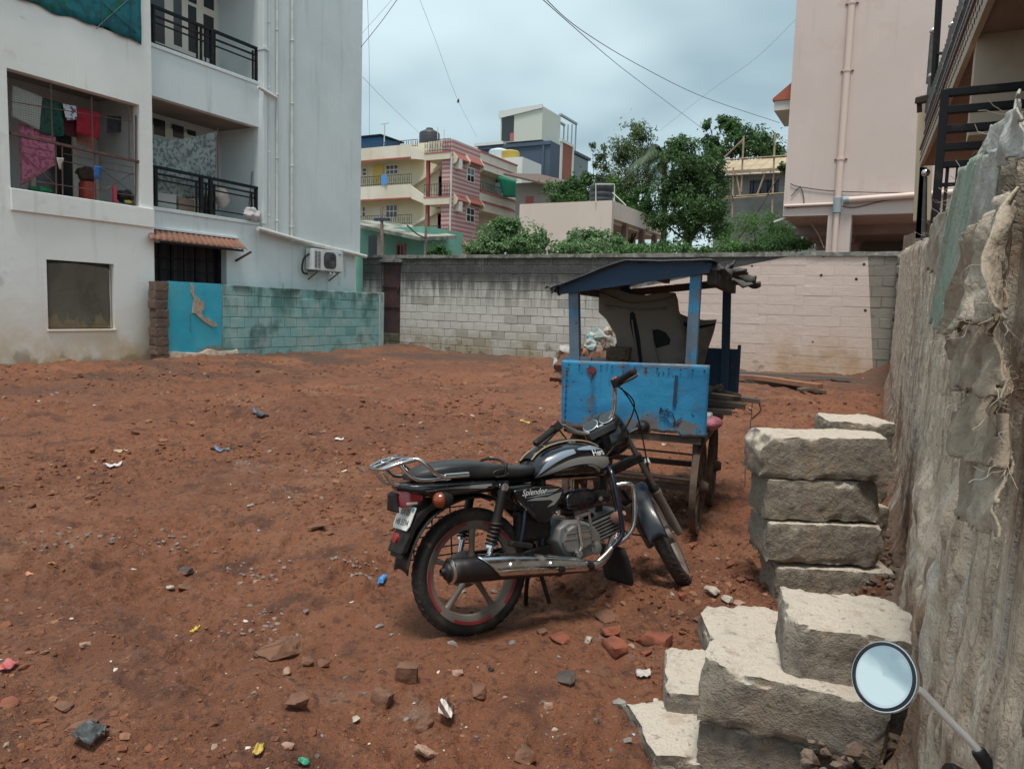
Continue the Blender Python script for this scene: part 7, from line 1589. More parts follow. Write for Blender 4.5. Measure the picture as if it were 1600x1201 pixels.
def indicator(x, s, z, stx, sts, stz, steer=False, fwd=-1):
    c = Q(x, s, z); b = MB().lathe([(.0, -.055), (.02, -.05), (.036, -.02), (.038, .0)], c, (fwd, 0, 0), 16); o = part(b, 'indicator', SAT, steer=steer, smooth=40)
    part(MB().lathe([(.036, 0), (.034, .018), (.022, .032), (.0, .036)], c, (fwd, 0, 0), 16), 'lens', AMB, o, steer=steer, smooth=50); part(MB().tube([c+np.array([-fwd*.02, 0, 0]), Q(stx, sts, stz)], .010, 8), 'stalk', SAT, o, steer=steer)
indicator(-.215, .155, .665, -.16, .07, .67); indicator(-.215, -.155, .665, -.16, -.07, .67)
# ---- chrome carrier
cr_ = MB(); r = .0088
for sg in (1, -1):
    cr_.tube(catmull([Q(.0-.07, sg*.145, .762), Q(-.19, sg*.145, .764), Q(-.235, sg*.143, .785), Q(-.27, sg*.135, .823), Q(-.30, sg*.118, .846), Q(-.33, sg*.09, .848), Q(-.33, 0, .851)], 6), r, 8)
    cr_.tube(catmull([Q(-.16, sg*.143, .752), Q(-.30, sg*.125, .757), Q(-.35, sg*.11, .79), Q(-.375, sg*.10, .828)], 6), r*.9, 8)
    cr_.tube(catmull([Q(-.31, sg*.118, .845), Q(-.38, sg*.105, .834), Q(-.435, sg*.085, .817), Q(-.45, sg*.06, .812), Q(-.45, 0, .810)], 5), r, 8)
    cr_.tube([Q(-.33, sg*.045, .848), Q(-.45, sg*.045, .811)], r*.75, 8)
cr_.tube([Q(-.38, .103, .832), Q(-.38, -.103, .832)], r*.75, 8)
cr_.tube(catmull([Q(-.43, .05, .812), Q(-.42, .05, .775), Q(-.39, .045, .742), Q(-.36, .04, .735)], 5), r*.8, 8); cr_.tube(catmull([Q(-.43, -.05, .812), Q(-.42, -.05, .775), Q(-.39, -.045, .742), Q(-.36, -.04, .735)], 5), r*.8, 8)
part(cr_, 'carrier', CHR, smooth=60); part(MB().tube([Q(-.07, .145, .762), Q(-.19, .145, .764)], .0125, 10), 'carrier_sleeve', CHR, smooth=60)
# saree guard grid on the far side
sg_ = MB()
for z in (.62, .575, .535, .49, .45, .39, .35): sg_.tube([Q(-.22, -.19, z), Q(.12, -.19, z)], .004, 5)
for x in (-.20, -.10, .0, .10): sg_.tube([Q(x, -.19, .34), Q(x, -.19, .63)], .004, 5)
sg_.tube([Q(-.20, -.19, .62), Q(-.10, -.10, .68)], .005, 5); sg_.tube([Q(.10, -.19, .62), Q(.12, -.10, .68)], .005, 5)
part(sg_, 'side_guard', SAT)
# ---- crash guard, foot rests, stand, dark sheet
part(MB().tube(catmull([Q(.77, .05, .735), Q(.748, .12, .722), Q(.738, .165, .68), Q(.745, .19, .55), Q(.758, .195, .44), Q(.755, .19, .385), Q(.70, .18, .335)], 6), .0125, 10), 'crash_guard', mat('guard_navy', (.012, .014, .03), .25, coat=.4), smooth=60)
part(MB().tube(catmull([Q(.70, .18, .335), Q(.655, .172, .298), Q(.61, .165, .272), Q(.55, .15, .262), Q(.48, .12, .262)], 6), .0125, 10), 'guard_foot', CHD, smooth=60)
part(MB().tube(catmull([Q(.77, -.05, .735), Q(.748, -.12, .722), Q(.738, -.165, .68), Q(.745, -.19, .55), Q(.758, -.195, .44), Q(.70, -.18, .335), Q(.61, -.165, .272), Q(.48, -.12, .262)], 6), .0125, 10), 'crash_guard', CHD, smooth=60)
part(MB().tube(catmull([Q(.84, .05, .62), Q(.90, .09, .625), Q(.925, .10, .595), Q(.925, .105, .50), Q(.91, .10, .40), Q(.86, .08, .34), Q(.80, .05, .31)], 6), .0125, 10), 'front_hoop', CHD, smooth=60)
part(MB().loft([[Q(x, s*w_, z) for s in (-1, -.5, 0, .5, 1)] for x, w_, z in ((.845, .10, .30), (.855, .115, .25), (.87, .12, .19), (.88, .115, .12), (.885, .10, .10))], closed=False), 'engine_dark_sheet', mat('sheet_black', (.012, .012, .013), .75), smooth=60, solid=.008)  # curved black sheet hanging below the front of the engine
for sg in (1, -1): part(MB().tube([Q(.36, sg*.08, .285), Q(.36, sg*.22, .285)], .010, 8), 'foot_rest_bar', SAT); part(MB().bar(Q(.36, sg*.19, .288), Q(.36, sg*.30 if sg < 0 else .235, .288), .036, .028, up=(0, 0, 1)), 'foot_rest', SAT, bevel=.008)
part(MB().bar(Q(.14, .12, .425), Q(.26, .13, .395), .035, .028, up=(0, 0, 1)), 'pillion_foot_rest', SAT, bevel=.008)
part(MB().tube(catmull([Q(.20, .12, .40), Q(.22, .13, .50), Q(.24, .12, .58)], 4), .008, 8), 'foot_rest_hanger', mat('hanger_navy', (.014, .018, .04), .3), smooth=60)
part(MB().tube([Q(.36, .02, .28), Q(.42, .02, .08)], .011, 8), 'centre_stand', SAT); part(MB().tube(catmull([Q(.40, -.09, .28), Q(.42, -.18, .14), Q(.44, -.235, .02-.03)], 4), .012, 8), 'side_stand', SAT)
part(MB().tube(catmull([Q(.38, .10, .30), Q(.30, .14, .30), Q(.34, .16, .25)], 4), .008, 8), 'brake_pedal', SAT)
part(MB().box(Q(.22, .075, .40), Q(.42, .02, .56)), 'air_box', SAT, bevel=.02)
part(MB().box(Q(.20, .08, .56), Q(.46, -.08, .66)), 'battery_box', SAT, bevel=.015)
# ---- front end (all turned with the bars)
perp = np.array([cos(RAKE), 0, sin(RAKE)]); axl = np.array([FAX, 0, .296]); alng = -_a
ftop = axl-alng*0+_a*0
def fk(s, up_, fo=0.0): p = axl+_a*up_+perp*fo; return np.array([p[0], -s, p[2]])
FL = .70
for sg in (1, -1):
    ft = part(MB().tube([fk(sg*.088, FL), fk(sg*.088, .27)], .0155, 12), 'fork_tube', CHD if False else mat('fork_grey', (.17, .165, .16), .35, .7) if 'fork_grey' not in bpy.data.materials else bpy.data.materials['fork_grey'], steer=True, smooth=40)
    part(MB().lathe([(.020, 0), (.022, .01), (.022, .04), (.021, .26), (.026, .28), (.026, .30), (.016, .305)], fk(sg*.088, -.02), _a, 14), 'fork_slider', ALD, ft, steer=True, smooth=40)
    part(MB().lathe([(.024, 0), (.024, .05), (.02, .06)], fk(sg*.088, .255), _a, 14), 'dust_seal', SAT, ft, steer=True, smooth=40)
part(MB().bar(fk(-.11, .50), fk(.11, .50), .05, .04, up=perp), 'lower_yoke', SAT, steer=True, bevel=.008); part(MB().bar(fk(-.11, FL-.01), fk(.11, FL-.01), .06, .022, up=perp), 'upper_yoke', mat('yoke_alloy', (.30, .30, .30), .4, .6), steer=True, bevel=.006)
fm = []
for a in np.linspace(R(40), R(180), 26):
    r = .325; fm.append([np.array([FAX+r*cos(a), s*(.053), .296+r*sin(a)-(.0 if abs(s) < .5 else .030*(abs(s)-.5)*2)]) for s in (-1, -.8, -.45, 0, .45, .8, 1)])
part(MB().grid(fm), 'front_mudguard', mat('mudguard_black', (.012, .015, .022), .38, coat=.15, layers=[dict(s=7, lo=.5, hi=.7, c=(.05, .045, .042), f=.5, r=.7)], rvar=(10, .1)), steer=True, smooth=70, solid=.004)
for sg in (1, -1): part(MB().bar(fk(sg*.07, .27), fk(sg*.07, .38, -.02), .02, .006), 'mudguard_stay', SAT, steer=True)
part(MB().tube(catmull([np.array([FAX-.20, .055, .52]), np.array([FAX-.28, .06, .40]), np.array([FAX-.20, .06, .30])], 5), .006, 6), 'mudguard_stay', SAT, steer=True)
# headlamp cowl, instrument cluster
HC = [(.995, .035, .06, .90), (.985, .09, .10, .905), (.955, .12, .125, .915), (.91, .132, .138, .925), (.87, .130, .140, .935), (.845, .118, .125, .945), (.835, .10, .10, .945)]
rows = []
for x, hw, hh, zc in HC:
    zc -= .05
    hw, hh = hw*.86, hh*.86; rows.append([(x, hw*np.sign(cos(t))*abs(cos(t))**.75, zc+hh*np.sign(sin(t))*abs(sin(t))**.8*(1.0 if sin(t) > 0 else .85)) for t in np.linspace(0, 2*pi, 26, endpoint=False)])
cowl = part(MB().loft(rows), 'headlamp_cowl', GLB, steer=True, smooth=60)
part(MB().lathe([(.085, 0), (.085, .008), (.06, .018), (0, .022)], (.99, 0, .895), (1, 0, -.05), 24), 'headlamp_glass', mat('lamp_glass', (.5, .52, .54), .05, .5), cowl, steer=True, smooth=60)
cl_ = part(MB().loft([[np.array([x, hw*cx2, z0+dz]) for cx2, dz in ((-1, -.01), (-1, .02), (-.85, .03), (.85, .03), (1, .02), (1, -.01))] for x, hw, z0 in ((.765, .075, .88), (.79, .092, .905), (.83, .095, .94), (.855, .085, .95))]), 'instrument_cluster', SAT, steer=True, bevel=.006, smooth=40)
dn = np.array([-.72, 0, .69])
for y in (-.047, .047):
    c = np.array([.800, y, .951]); part(MB().lathe([(.042, -.012), (.044, 0), (.044, .006), (.039, .008)], c, dn, 22), 'dial_ring', CHD, cl_, steer=True, smooth=40); part(MB().lathe([(.039, 0), (0, .001)], c+dn*.0098, dn, 22), 'dial_face', mat('dial_glass', (.03, .037, .045), .38, coat=.15) if 'dial_glass' not in bpy.data.materials else bpy.data.materials['dial_glass'], cl_, steer=True)
# bars, grips, levers
Q0 = Q
def Q(x, s, z): return Q0(x-.03, s*.92, z+s*.16-.022)
for sg in (1, -1):
    hb_ = part(MB().tube(catmull([Q(HX-.005, 0, .945), Q(HX-.008, sg*.06, .945), Q(HX-.035, sg*.115, .975), Q(HX-.085, sg*.165, 1.035), Q(HX-.155, sg*.19, 1.050), Q(HX-.29, sg*.300, 1.015)], 7), .0112, 10), 'handlebar', CHD, steer=True, smooth=60)
    a, c = Q(HX-.195, sg*.222, 1.041), Q(HX-.310, sg*.316, 1.008); dv = (c-a)/np.linalg.norm(c-a)
    gr_ = part(MB().tube([a, c], .0175, 14), 'grip', mat('grip_rubber', (.012, .011, .012), .85, bump=[(300, .002, 2)]) if 'grip_rubber' not in bpy.data.materials else bpy.data.materials['grip_rubber'], steer=True, smooth=40)
    part(MB().lathe([(.0205, 0), (.0205, .008)], a, dv, 14), 'grip_flange', bpy.data.materials['grip_rubber'], gr_, steer=True); part(MB().lathe([(.018, 0), (.012, .010), (0, .012)], c, dv, 12), 'bar_end', SAT, gr_, steer=True, smooth=40)
    sw_ = part(MB().bar(a-dv*.055, a-dv*.004, .040, .046), 'switch_housing', SAT, steer=True, bevel=.008)
    for k in range(2): part(MB().lathe([(.007, 0), (.007, .012), (0, .014)], a-dv*(.02+.02*k)+np.array([-.02, 0, .012]), (-1, 0, .4), 8), 'switch', mat('switch_red', (.3, .05, .04), .5) if 'switch_red' not in bpy.data.materials else bpy.data.materials['switch_red'], sw_, steer=True)
    lv = part(MB().tube(catmull([a-dv*.02+np.array([.045, 0, -.005]), a+dv*.04+np.array([.060, 0, -.008]), a+dv*.11+np.array([.055, 0, -.014]), a+dv*.165+np.array([.058, 0, -.012])], 5), [.009]+[.0065]*14+[.008], 8), 'lever', ALU, steer=True, smooth=60); part(MB().bar(a-dv*.045+np.array([.012, 0, 0]), a-dv*.01+np.array([.055, 0, -.004]), .022, .02), 'lever_perch', SAT, lv, steer=True)
    part(MB().bar(Q0(HX-.02, sg*.045, .925), Q0(HX+.005, sg*.045, .962), .030, .034, up=(0, 1, 0)), 'bar_clamp', ALU, steer=True, bevel=.004)
    Qs, Q = Q, Q0; indicator(HX+.16, sg*.185, .855, HX+.10, sg*.09, .85, True, 1); Q = Qs
part(MB().bar(fk(.118, .435, .02), fk(.118, .435, .075), .028, .022), 'side_reflector', mat('reflector_white', (.72, .73, .72), .25, coat=.5), steer=True, bevel=.006); part(MB().bar(fk(.07, .41, .0), fk(.118, .435, .03), .02, .02), 'reflector_bracket', SAT, steer=True)
# control cables
A1 = st(Q(HX-.15, .2, 1.03)); A2 = st(Q(HX-.15, -.2, 1.03)); Q = Q0
def cab(p, q, m1, m2, nm='cable'):
    part(MB().tube(catmull([p, m1, m2, q], 8), .0042, 6), nm, SAT, smooth=60)
cab(A1, Q(.72, .05, .72), A1+np.array([.10, 0, -.10]), Q(.86, .07, .85)); cab(A2, Q(.72, -.04, .70), A2+np.array([.10, 0, -.08]), Q(.90, -.04, .85))
cab(A1+np.array([.02, 0, -.01]), st(np.array([FAX-.02, -.09, .36])), st(Q(HX+.05, .19, .90)), st(np.array([FAX-.16, -.085, .56])))
part(MB().tube(catmull([Q(.80, .06, .64), Q(.86, .07, .40), st(np.array([FAX-.16, .08, .34])), st(np.array([FAX-.03, .07, .30]))], 7), .0045, 6), 'cable', SAT, smooth=60)
# ------------------------------------------------------------------ heap of rough concrete blocks
BCON = mat('rough_block', (.275, .235, .19), .95, layers=[
    dict(s=6, lo=.42, hi=.66, c=(.21, .18, .148), f=.8, d=7), dict(s=2.5, lo=.5, hi=.62, c=(.34, .275, .20), f=.7, d=6),
    dict(s=45, lo=.56, hi=.66, c=(.12, .105, .09), f=.7, d=4), dict(s=3, lo=.56, hi=.66, c=(.22, .20, .18), f=.8, d=8, g=.65), dict(s=4, lo=.62, hi=.68, c=(.36, .21, .13), f=.5, d=7), dict(s=9, lo=.62, hi=.70, c=(.17, .155, .135), f=.7, d=6),
    dict(t='up', lo=.45, hi=.80, c=(.66, .575, .485), f=.9), dict(s=7, lo=.55, hi=.65, c=(.42, .36, .29), f=.55, d=8, g=.65), dict(s=30, lo=.60, hi=.68, c=(.27, .22, .175), f=.7, d=5),  # cream on upward faces puts the sky-lit tops into the colour
    dict(s=8, lo=.60, hi=.66, c=(.40, .27, .18), f=.35, d=6)], bump=[(48, .014, 6), (150, .007, 4)])
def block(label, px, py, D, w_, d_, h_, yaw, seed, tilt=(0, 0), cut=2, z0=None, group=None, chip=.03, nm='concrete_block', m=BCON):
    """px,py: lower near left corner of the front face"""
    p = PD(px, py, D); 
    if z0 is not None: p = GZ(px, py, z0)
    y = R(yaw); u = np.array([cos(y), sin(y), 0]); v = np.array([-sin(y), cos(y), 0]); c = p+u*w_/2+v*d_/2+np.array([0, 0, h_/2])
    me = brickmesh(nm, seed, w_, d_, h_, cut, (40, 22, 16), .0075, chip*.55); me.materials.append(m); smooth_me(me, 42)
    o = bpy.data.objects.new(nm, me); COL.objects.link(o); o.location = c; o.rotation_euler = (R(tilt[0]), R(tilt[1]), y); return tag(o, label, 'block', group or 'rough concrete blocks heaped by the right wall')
YB = 26.5
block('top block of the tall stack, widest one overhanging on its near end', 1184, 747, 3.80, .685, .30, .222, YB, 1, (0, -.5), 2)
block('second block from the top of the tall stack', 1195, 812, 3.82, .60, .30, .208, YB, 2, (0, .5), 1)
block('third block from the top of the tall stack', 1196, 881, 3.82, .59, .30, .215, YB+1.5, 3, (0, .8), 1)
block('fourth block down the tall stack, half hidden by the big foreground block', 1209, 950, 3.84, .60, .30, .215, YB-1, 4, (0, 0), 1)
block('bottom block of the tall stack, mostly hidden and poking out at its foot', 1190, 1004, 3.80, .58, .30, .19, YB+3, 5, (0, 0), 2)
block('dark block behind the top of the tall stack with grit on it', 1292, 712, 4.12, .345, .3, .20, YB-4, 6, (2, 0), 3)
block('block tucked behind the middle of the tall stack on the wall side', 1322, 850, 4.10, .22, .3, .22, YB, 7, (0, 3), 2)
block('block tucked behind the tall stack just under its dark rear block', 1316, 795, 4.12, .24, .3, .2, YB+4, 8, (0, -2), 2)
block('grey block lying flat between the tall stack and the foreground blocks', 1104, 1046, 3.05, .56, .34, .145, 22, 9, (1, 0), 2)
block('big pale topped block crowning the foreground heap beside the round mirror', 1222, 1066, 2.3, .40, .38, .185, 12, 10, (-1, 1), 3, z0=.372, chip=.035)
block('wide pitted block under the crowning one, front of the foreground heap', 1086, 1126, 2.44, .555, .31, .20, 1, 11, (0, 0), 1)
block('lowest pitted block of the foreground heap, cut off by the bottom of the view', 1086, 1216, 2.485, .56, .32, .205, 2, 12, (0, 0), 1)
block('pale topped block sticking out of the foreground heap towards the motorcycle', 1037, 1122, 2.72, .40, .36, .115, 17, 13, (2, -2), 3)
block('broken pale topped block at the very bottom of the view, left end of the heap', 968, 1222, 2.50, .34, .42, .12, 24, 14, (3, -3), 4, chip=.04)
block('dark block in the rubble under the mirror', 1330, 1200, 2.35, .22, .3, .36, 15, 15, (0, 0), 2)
# rubble filling the gap between the heap and the wall
RUBB = mat('gap_rubble', (.13, .085, .062), .95, layers=[dict(t='island', lo=0, hi=1, c=(.22, .17, .135), f=.8)], bump=[(60, .006, 4)])
b = MB(); rgr = np.random.default_rng(77); v, f = icosa()
for k in range(900):
    yv = rgr.uniform(1.3, 5.5); xv = rgr.uniform(-.12, .20)-.03*yv; s = .009*(3.4**rgr.random()); rot = Matrix.Rotation(rgr.uniform(0, 6), 3, Vector(rgr.normal(size=3)).normalized())
    zz_ = gz(xv, yv)+(.10 if yv < 3.2 else .02)*rgr.random(); b.add([np.array(rot @ Vector(q*(1+rgr.uniform(-.35, .35))))*s*np.array([1.2, 1, .8])+np.array([xv, yv, zz_]) for q in v], f)
tag(b.build('gap_rubble', RUBB), kind='stuff')

# ------------------------------------------------------------------ stones, bricks and litter lying on the earth
def stonem(name, c, c2, s=12): return mat(name, c, .92, layers=[dict(s=s, lo=.42, hi=.66, c=c2, f=.8, d=6), dict(s=s*.6, soft=1, z=(.01, -.02), lo=.3, hi=.7, c=(.20, .085, .048), f=.7)], bump=[(60, .005, 4)])
BRK = stonem('broken_brick', (.24, .075, .042), (.15, .052, .034)); STN = stonem('brown_stone', (.18, .088, .054), (.11, .058, .038)); GST = stonem('grey_stone', (.30, .28, .25), (.19, .175, .155)); WST = stonem('white_stone', (.44, .39, .33), (.30, .24, .19)); DST = stonem('dark_stone', (.085, .07, .06), (.05, .042, .038)); PST = stonem('pinkish_stone', (.38, .24, .18), (.27, .155, .11))
def lie(label, px, py, wpx, hpx, m, seed, nm='stone', cat='stone', flat=.75, yaw=None, brick=False, group='stones and brick pieces lying on the bare earth', sink=.25):
    p = ground_at(px, py+hpx*.5); D = (p-CPOS)@_fw; w_ = wpx*D/FPX; h_ = hpx*D/FPX*flat
    if brick: me = brickmesh(nm, seed, w_, w_*.62, h_, 2, (8, 6, 4), .006, .012); smooth_me(me, 45)
    else: me = rockmesh(nm, seed, w_, w_*.8, h_)
    me.materials.append(m); o = bpy.data.objects.new(nm, me); COL.objects.link(o); o.location = (p[0], p[1], p[2]+h_*(.5-sink)); rgl = random.Random(seed); o.rotation_euler = (R(rgl.uniform(-9, 9)), R(rgl.uniform(-9, 9)), R(yaw if yaw is not None else rgl.uniform(0, 180))); return tag(o, label, cat, group)
L_ = [
 ('small brown stone at the near end of the brick pieces by the rear tyre', 847, 982, 21, 18, STN), ('reddish brick lump second in the row of brick pieces by the rear tyre', 876, 991, 40, 20, BRK),
 ('white stone standing among the red brick pieces', 919, 994, 17, 19, WST), ('dark red brick lump right beside the white stone', 961, 1002, 42, 24, BRK),
 ('flat red brick at the end of the brick row nearest the block heap', 1017, 990, 58, 24, BRK), ('sunken red mud brick just behind the white stone', 953, 979, 40, 16, BRK), ('crumb of red brick in front of the flat red brick', 1010, 1016, 22, 14, BRK),
 ('flat buried brick behind the brick row, below the engine', 950, 958, 46, 14, STN),
 ('grey green stone lying alone near the block heap', 968, 1093, 22, 17, GST), ('upright brown brick standing in the foreground earth', 636, 1038, 34, 46, STN),
 ('round ochre stone beside the upright brown brick', 597, 1078, 36, 38, STN), ('brown stone with a white striped scrap leaning on it', 664, 1118, 36, 40, STN),
 ('angular stone with a pale top under the striped scrap', 666, 1158, 38, 26, PST), ('brown stone with a tan crest at the bottom centre of the view', 822, 1156, 40, 24, STN),
 ('small dark stone midway between the rear tyre and the upright brick', 767, 1041, 15, 12, DST), ('pale angular stone left of the small dark stone', 715, 1046, 20, 15, PST), ('dark flat stone between the small dark stone and the grey green stone', 885, 1054, 42, 18, DST),
 ('crumbly brown lump in front of the pale angular stone', 747, 1069, 40, 28, STN), ('small pinkish chip in the middle of the foreground earth', 857, 1098, 18, 14, PST), ('white chip alone at the lower middle of the earth', 868, 1137, 14, 8, WST),
 ('piece of red brick against the front tyre', 1066, 929, 17, 17, BRK), ('small white stone just behind the front tyre piece of brick', 1050, 924, 10, 12, WST), ('large cream stone in front of the front tyre', 1110, 930, 26, 15, WST), ('second cream stone further from the front tyre', 1135, 934, 22, 15, WST), ('flat ochre stone last of the row by the front tyre', 1154, 938, 22, 10, PST),
 ('angular brown stone right of the half buried slab', 481, 1026, 28, 24, STN), ('smaller stone touching the angular brown one near the half buried slab', 504, 1031, 22, 16, STN), ('small pale brown stone below the half buried slab', 448, 1044, 18, 16, PST), ('big earthy lump in the lower middle of the earth', 464, 1088, 50, 32, STN),
 ('rusty red stone at the edge of the view', 14, 1090, 34, 22, BRK), ('flat brown slab stone near the grey plastic bag', 128, 1128, 52, 16, STN), ('brown stone just above the grey plastic bag', 176, 1135, 32, 20, STN), ('long brown stone left of the flat slab stone', 100, 1098, 30, 16, STN),
 ('dark grey stone in the middle of the open earth', 290, 888, 26, 16, DST), ('brown stone just in front of the dark grey one', 288, 908, 28, 16, STN), ('cream stone beside the brown one in the open earth', 267, 913, 18, 12, WST), ('pinkish stone alone in the near open earth', 133, 1001, 22, 14, PST), ('pink stone chip at the bottom of the view', 450, 1160, 20, 14, PST),
 ('white crumbly stone in the foreground left of the round ochre stone', 556, 1121, 18, 12, WST), ('brown lump behind the motorcycle tail on the open earth', 515, 828, 14, 8, STN), ('dark lump on the rutted earth left of the carrier', 495, 822, 34, 10, STN), ('small grey stone on the rutted earth', 392, 787, 16, 8, GST)]
for k, q in enumerate(L_): lie(*q, 400+k, nm='brick_piece' if 'brick' in q[0] and q[5] is BRK else 'stone', cat='brick' if 'brick' in q[0] and q[5] is BRK else 'stone', brick=('flat red brick' in q[0] or 'upright' in q[0] or 'dark red brick' in q[0]))
p = ground_at(425, 1020); D = (p-CPOS)@_fw
me = rockmesh('slab', 75, .21, .11, .07, disp=.09); me.materials.append(STN); o = bpy.data.objects.new('slab', me); COL.objects.link(o); o.location = p+np.array([.03, .02, .012]); o.rotation_euler = (R(9), R(-6), R(64)); tag(o, 'dark brown broken slab half buried in the open earth', 'slab')
def scrap(label, px, py, wpx, hpx, m, seed, nm='scrap', cat='scrap', lift=.012):
    p = ground_at(px, py); D = (p-CPOS)@_fw; w_, l_ = wpx*D/FPX, max(hpx*D/FPX*1.6, .02); n = 9; P = []; th = random.Random(seed).uniform(-.5, .5)+YAW
    for i in range(n):
        row = []
        for j in range(n):
            a, b_ = (i/(n-1)-.5)*w_*(1-.3*abs(j/(n-1)-.5)), (j/(n-1)-.5)*l_; x, y = a*cos(th)-b_*sin(th), a*sin(th)+b_*cos(th); row.append((x, y, lift+.75*min(w_, l_)*abs(float(fbm(np.array([[a*3/w_, b_*3/l_, seed]]), 3, seed)[0]))+gz(p[0]+x, p[1]+y)-p[2]))
        P.append(row)
    return tag(MB().grid(P).build(nm, m, None, smooth=30, solid=.002, loc=p), label, cat, 'litter on the bare earth')
pl = lambda n, c: mat(n, c, .5, bump=[(60, .004, 3)])
scrap('bright blue plastic scrap on the earth left of the rear tyre', 597, 908, 12, 9, pl('scrap_blue', (.03, .20, .5)), 1, lift=.02)
scrap('yellow scrap in the middle of the open earth', 305, 987, 16, 7, pl('scrap_yellow', (.55, .40, .03)), 2); scrap('grey and black plastic bag crumpled in the near corner of the earth', 143, 1160, 44, 24, pl('bag_grey', (.055, .06, .062)), 3, 'plastic_bag', 'bag', .03)
scrap('pink red rag at the edge of the view', 12, 1046, 26, 14, pl('rag_red', (.42, .10, .10)), 4); scrap('red and cream paper strip lying on the open earth', 66, 896, 50, 5, pl('paper_red', (.50, .22, .12)), 5); scrap('white plastic strip lying on the far open earth', 176, 731, 28, 5, pl('strip_white', (.6, .58, .56)), 6)
scrap('small blue rag on the far open earth', 346, 706, 28, 4, pl('rag_blue2', (.10, .22, .34)), 7); scrap('dark litter with blue bits on the far open earth', 408, 654, 28, 8, pl('dark_litter', (.07, .08, .10)), 8, lift=.03); scrap('yellow scrap at the bottom edge of the view', 404, 1178, 14, 14, pl('scrap_yellow2', (.50, .36, .08)), 9); scrap('green glass shard at the bottom edge of the view', 475, 1195, 18, 5, pl('shard_green', (.03, .25, .15)), 10)
scrap('white flaky plaster crumbs near the block heap', 1005, 1055, 24, 9, pl('plaster_white', (.45, .42, .39)), 11, 'plaster_flake', 'plaster'); scrap('white striped scrap leaning on a brown stone', 697, 1121, 24, 26, mat('striped_scrap', (.6, .56, .52), .6, layers=[dict(t='wave', s=14, dir='DIAGONAL', lo=.5, hi=.6, c=(.12, .06, .05))]), 12, lift=.04)
scrap('yellow wrapper on the earth left of the cart', 820, 661, 16, 6, pl('wrapper_yellow', (.55, .42, .06)), 13); scrap('tan wrapper on the far open earth', 190, 706, 26, 4, pl('wrapper_tan', (.5, .36, .22)), 14); scrap('white scrap on the far earth left of the carrier', 538, 738, 10, 4, pl('scrap_white3', (.66, .64, .6)), 15); scrap('white scrap in the middle distance left of the yellow wrapper', 530, 690, 14, 4, pl('scrap_white4', (.6, .6, .58)), 16)
# grey ash patches
ASH = mat('ash_rubble', (.25, .19, .155), .92, layers=[dict(t='island', lo=0, hi=1, c=(.15, .13, .115), f=.9)], bump=[(60, .004, 3)])
b = MB()
for (px, py, rx, ry, n) in ((550, 888, 34, 14, 60), (410, 985, 60, 30, 60), (120, 848, 90, 24, 40), (400, 900, 70, 24, 30), (270, 845, 80, 16, 26)):
    for k in range(n):
        qx, qy = px+rgr.normal()*rx*.5, py+rgr.normal()*ry*.5; p = ground_at(qx, qy); D = (p-CPOS)@_fw; s = D/FPX*rgr.uniform(1.0, 4.5); rot = Matrix.Rotation(rgr.uniform(0, 6), 3, Vector(rgr.normal(size=3)).normalized())
        b.add([np.array(rot @ Vector(q*(1+rgr.uniform(-.4, .4))))*s*np.array([1.2, 1, .7])+p+np.array([0, 0, s*.1]) for q in v], f)
tag(b.build('ash_rubble', ASH), kind='stuff')

# heap of broken plaster lumps against the back wall, seen past and through the cart
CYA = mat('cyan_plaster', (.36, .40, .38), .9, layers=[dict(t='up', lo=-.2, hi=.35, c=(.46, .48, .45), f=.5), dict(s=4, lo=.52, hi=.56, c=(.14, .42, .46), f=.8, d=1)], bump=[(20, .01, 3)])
GPL = stonem('grey_lump', (.38, .36, .33), (.27, .25, .23), 8)
for k, (px, py, s, m, lab) in enumerate([(883, 548, 27, GPL, 'pale rounded plaster lump on the near end of the broken heap'), (876, 568, 26, CYA, 'cyan faced plaster lump below the pale rounded one'), (892, 570, 22, GPL, 'grey lump beside the cyan faced one at the near end of the heap'), (880, 585, 26, STN, 'brown lump at the foot of the heap near the cart corner'), (922, 540, 26, CYA, 'cyan edged lump seen just inside the cart post'), (938, 524, 24, CYA, 'pale cyan lump on the crest of the broken heap'), (925, 528, 20, CYA, 'small bright cyan lump next to the crest of the heap'), (948, 535, 26, GPL, 'grey lump behind the bonnet end of the heap'), (915, 555, 28, PST, 'pinkish lump low inside the cart opening'), (932, 552, 26, GPL, 'grey lump low in the middle of the heap'), (905, 545, 22, GPL, 'grey lump hidden by the near cart post'), (950, 520, 18, WST, 'white lump last on the crest beside the bonnet')]):
    D = 16.5; p = PD(px, py, D); s_ = s*D/FPX; me = rockmesh('plaster_lump', 500+k, s_, s_*.9, s_*.9); me.materials.append(m); o = bpy.data.objects.new('plaster_lump', me); COL.objects.link(o); o.location = p; o.rotation_euler = (k, k*.7, k*1.3); tag(o, lab, 'plaster lump', 'broken plaster heap by the back wall')
b = MB()
for k in range(60):
    q = PD(rgr.uniform(872, 960), rgr.uniform(548, 592), 16.4); q[2] = min(q[2], .75); s = rgr.uniform(.08, .2)
    if q[2] > -.1: b.add([np.array(w_)*s*(1+rgr.uniform(-.3, .3))+q*np.array([1, 1, .8]) for w_ in v], f)
tag(b.build('heap_core', STN), kind='stuff')
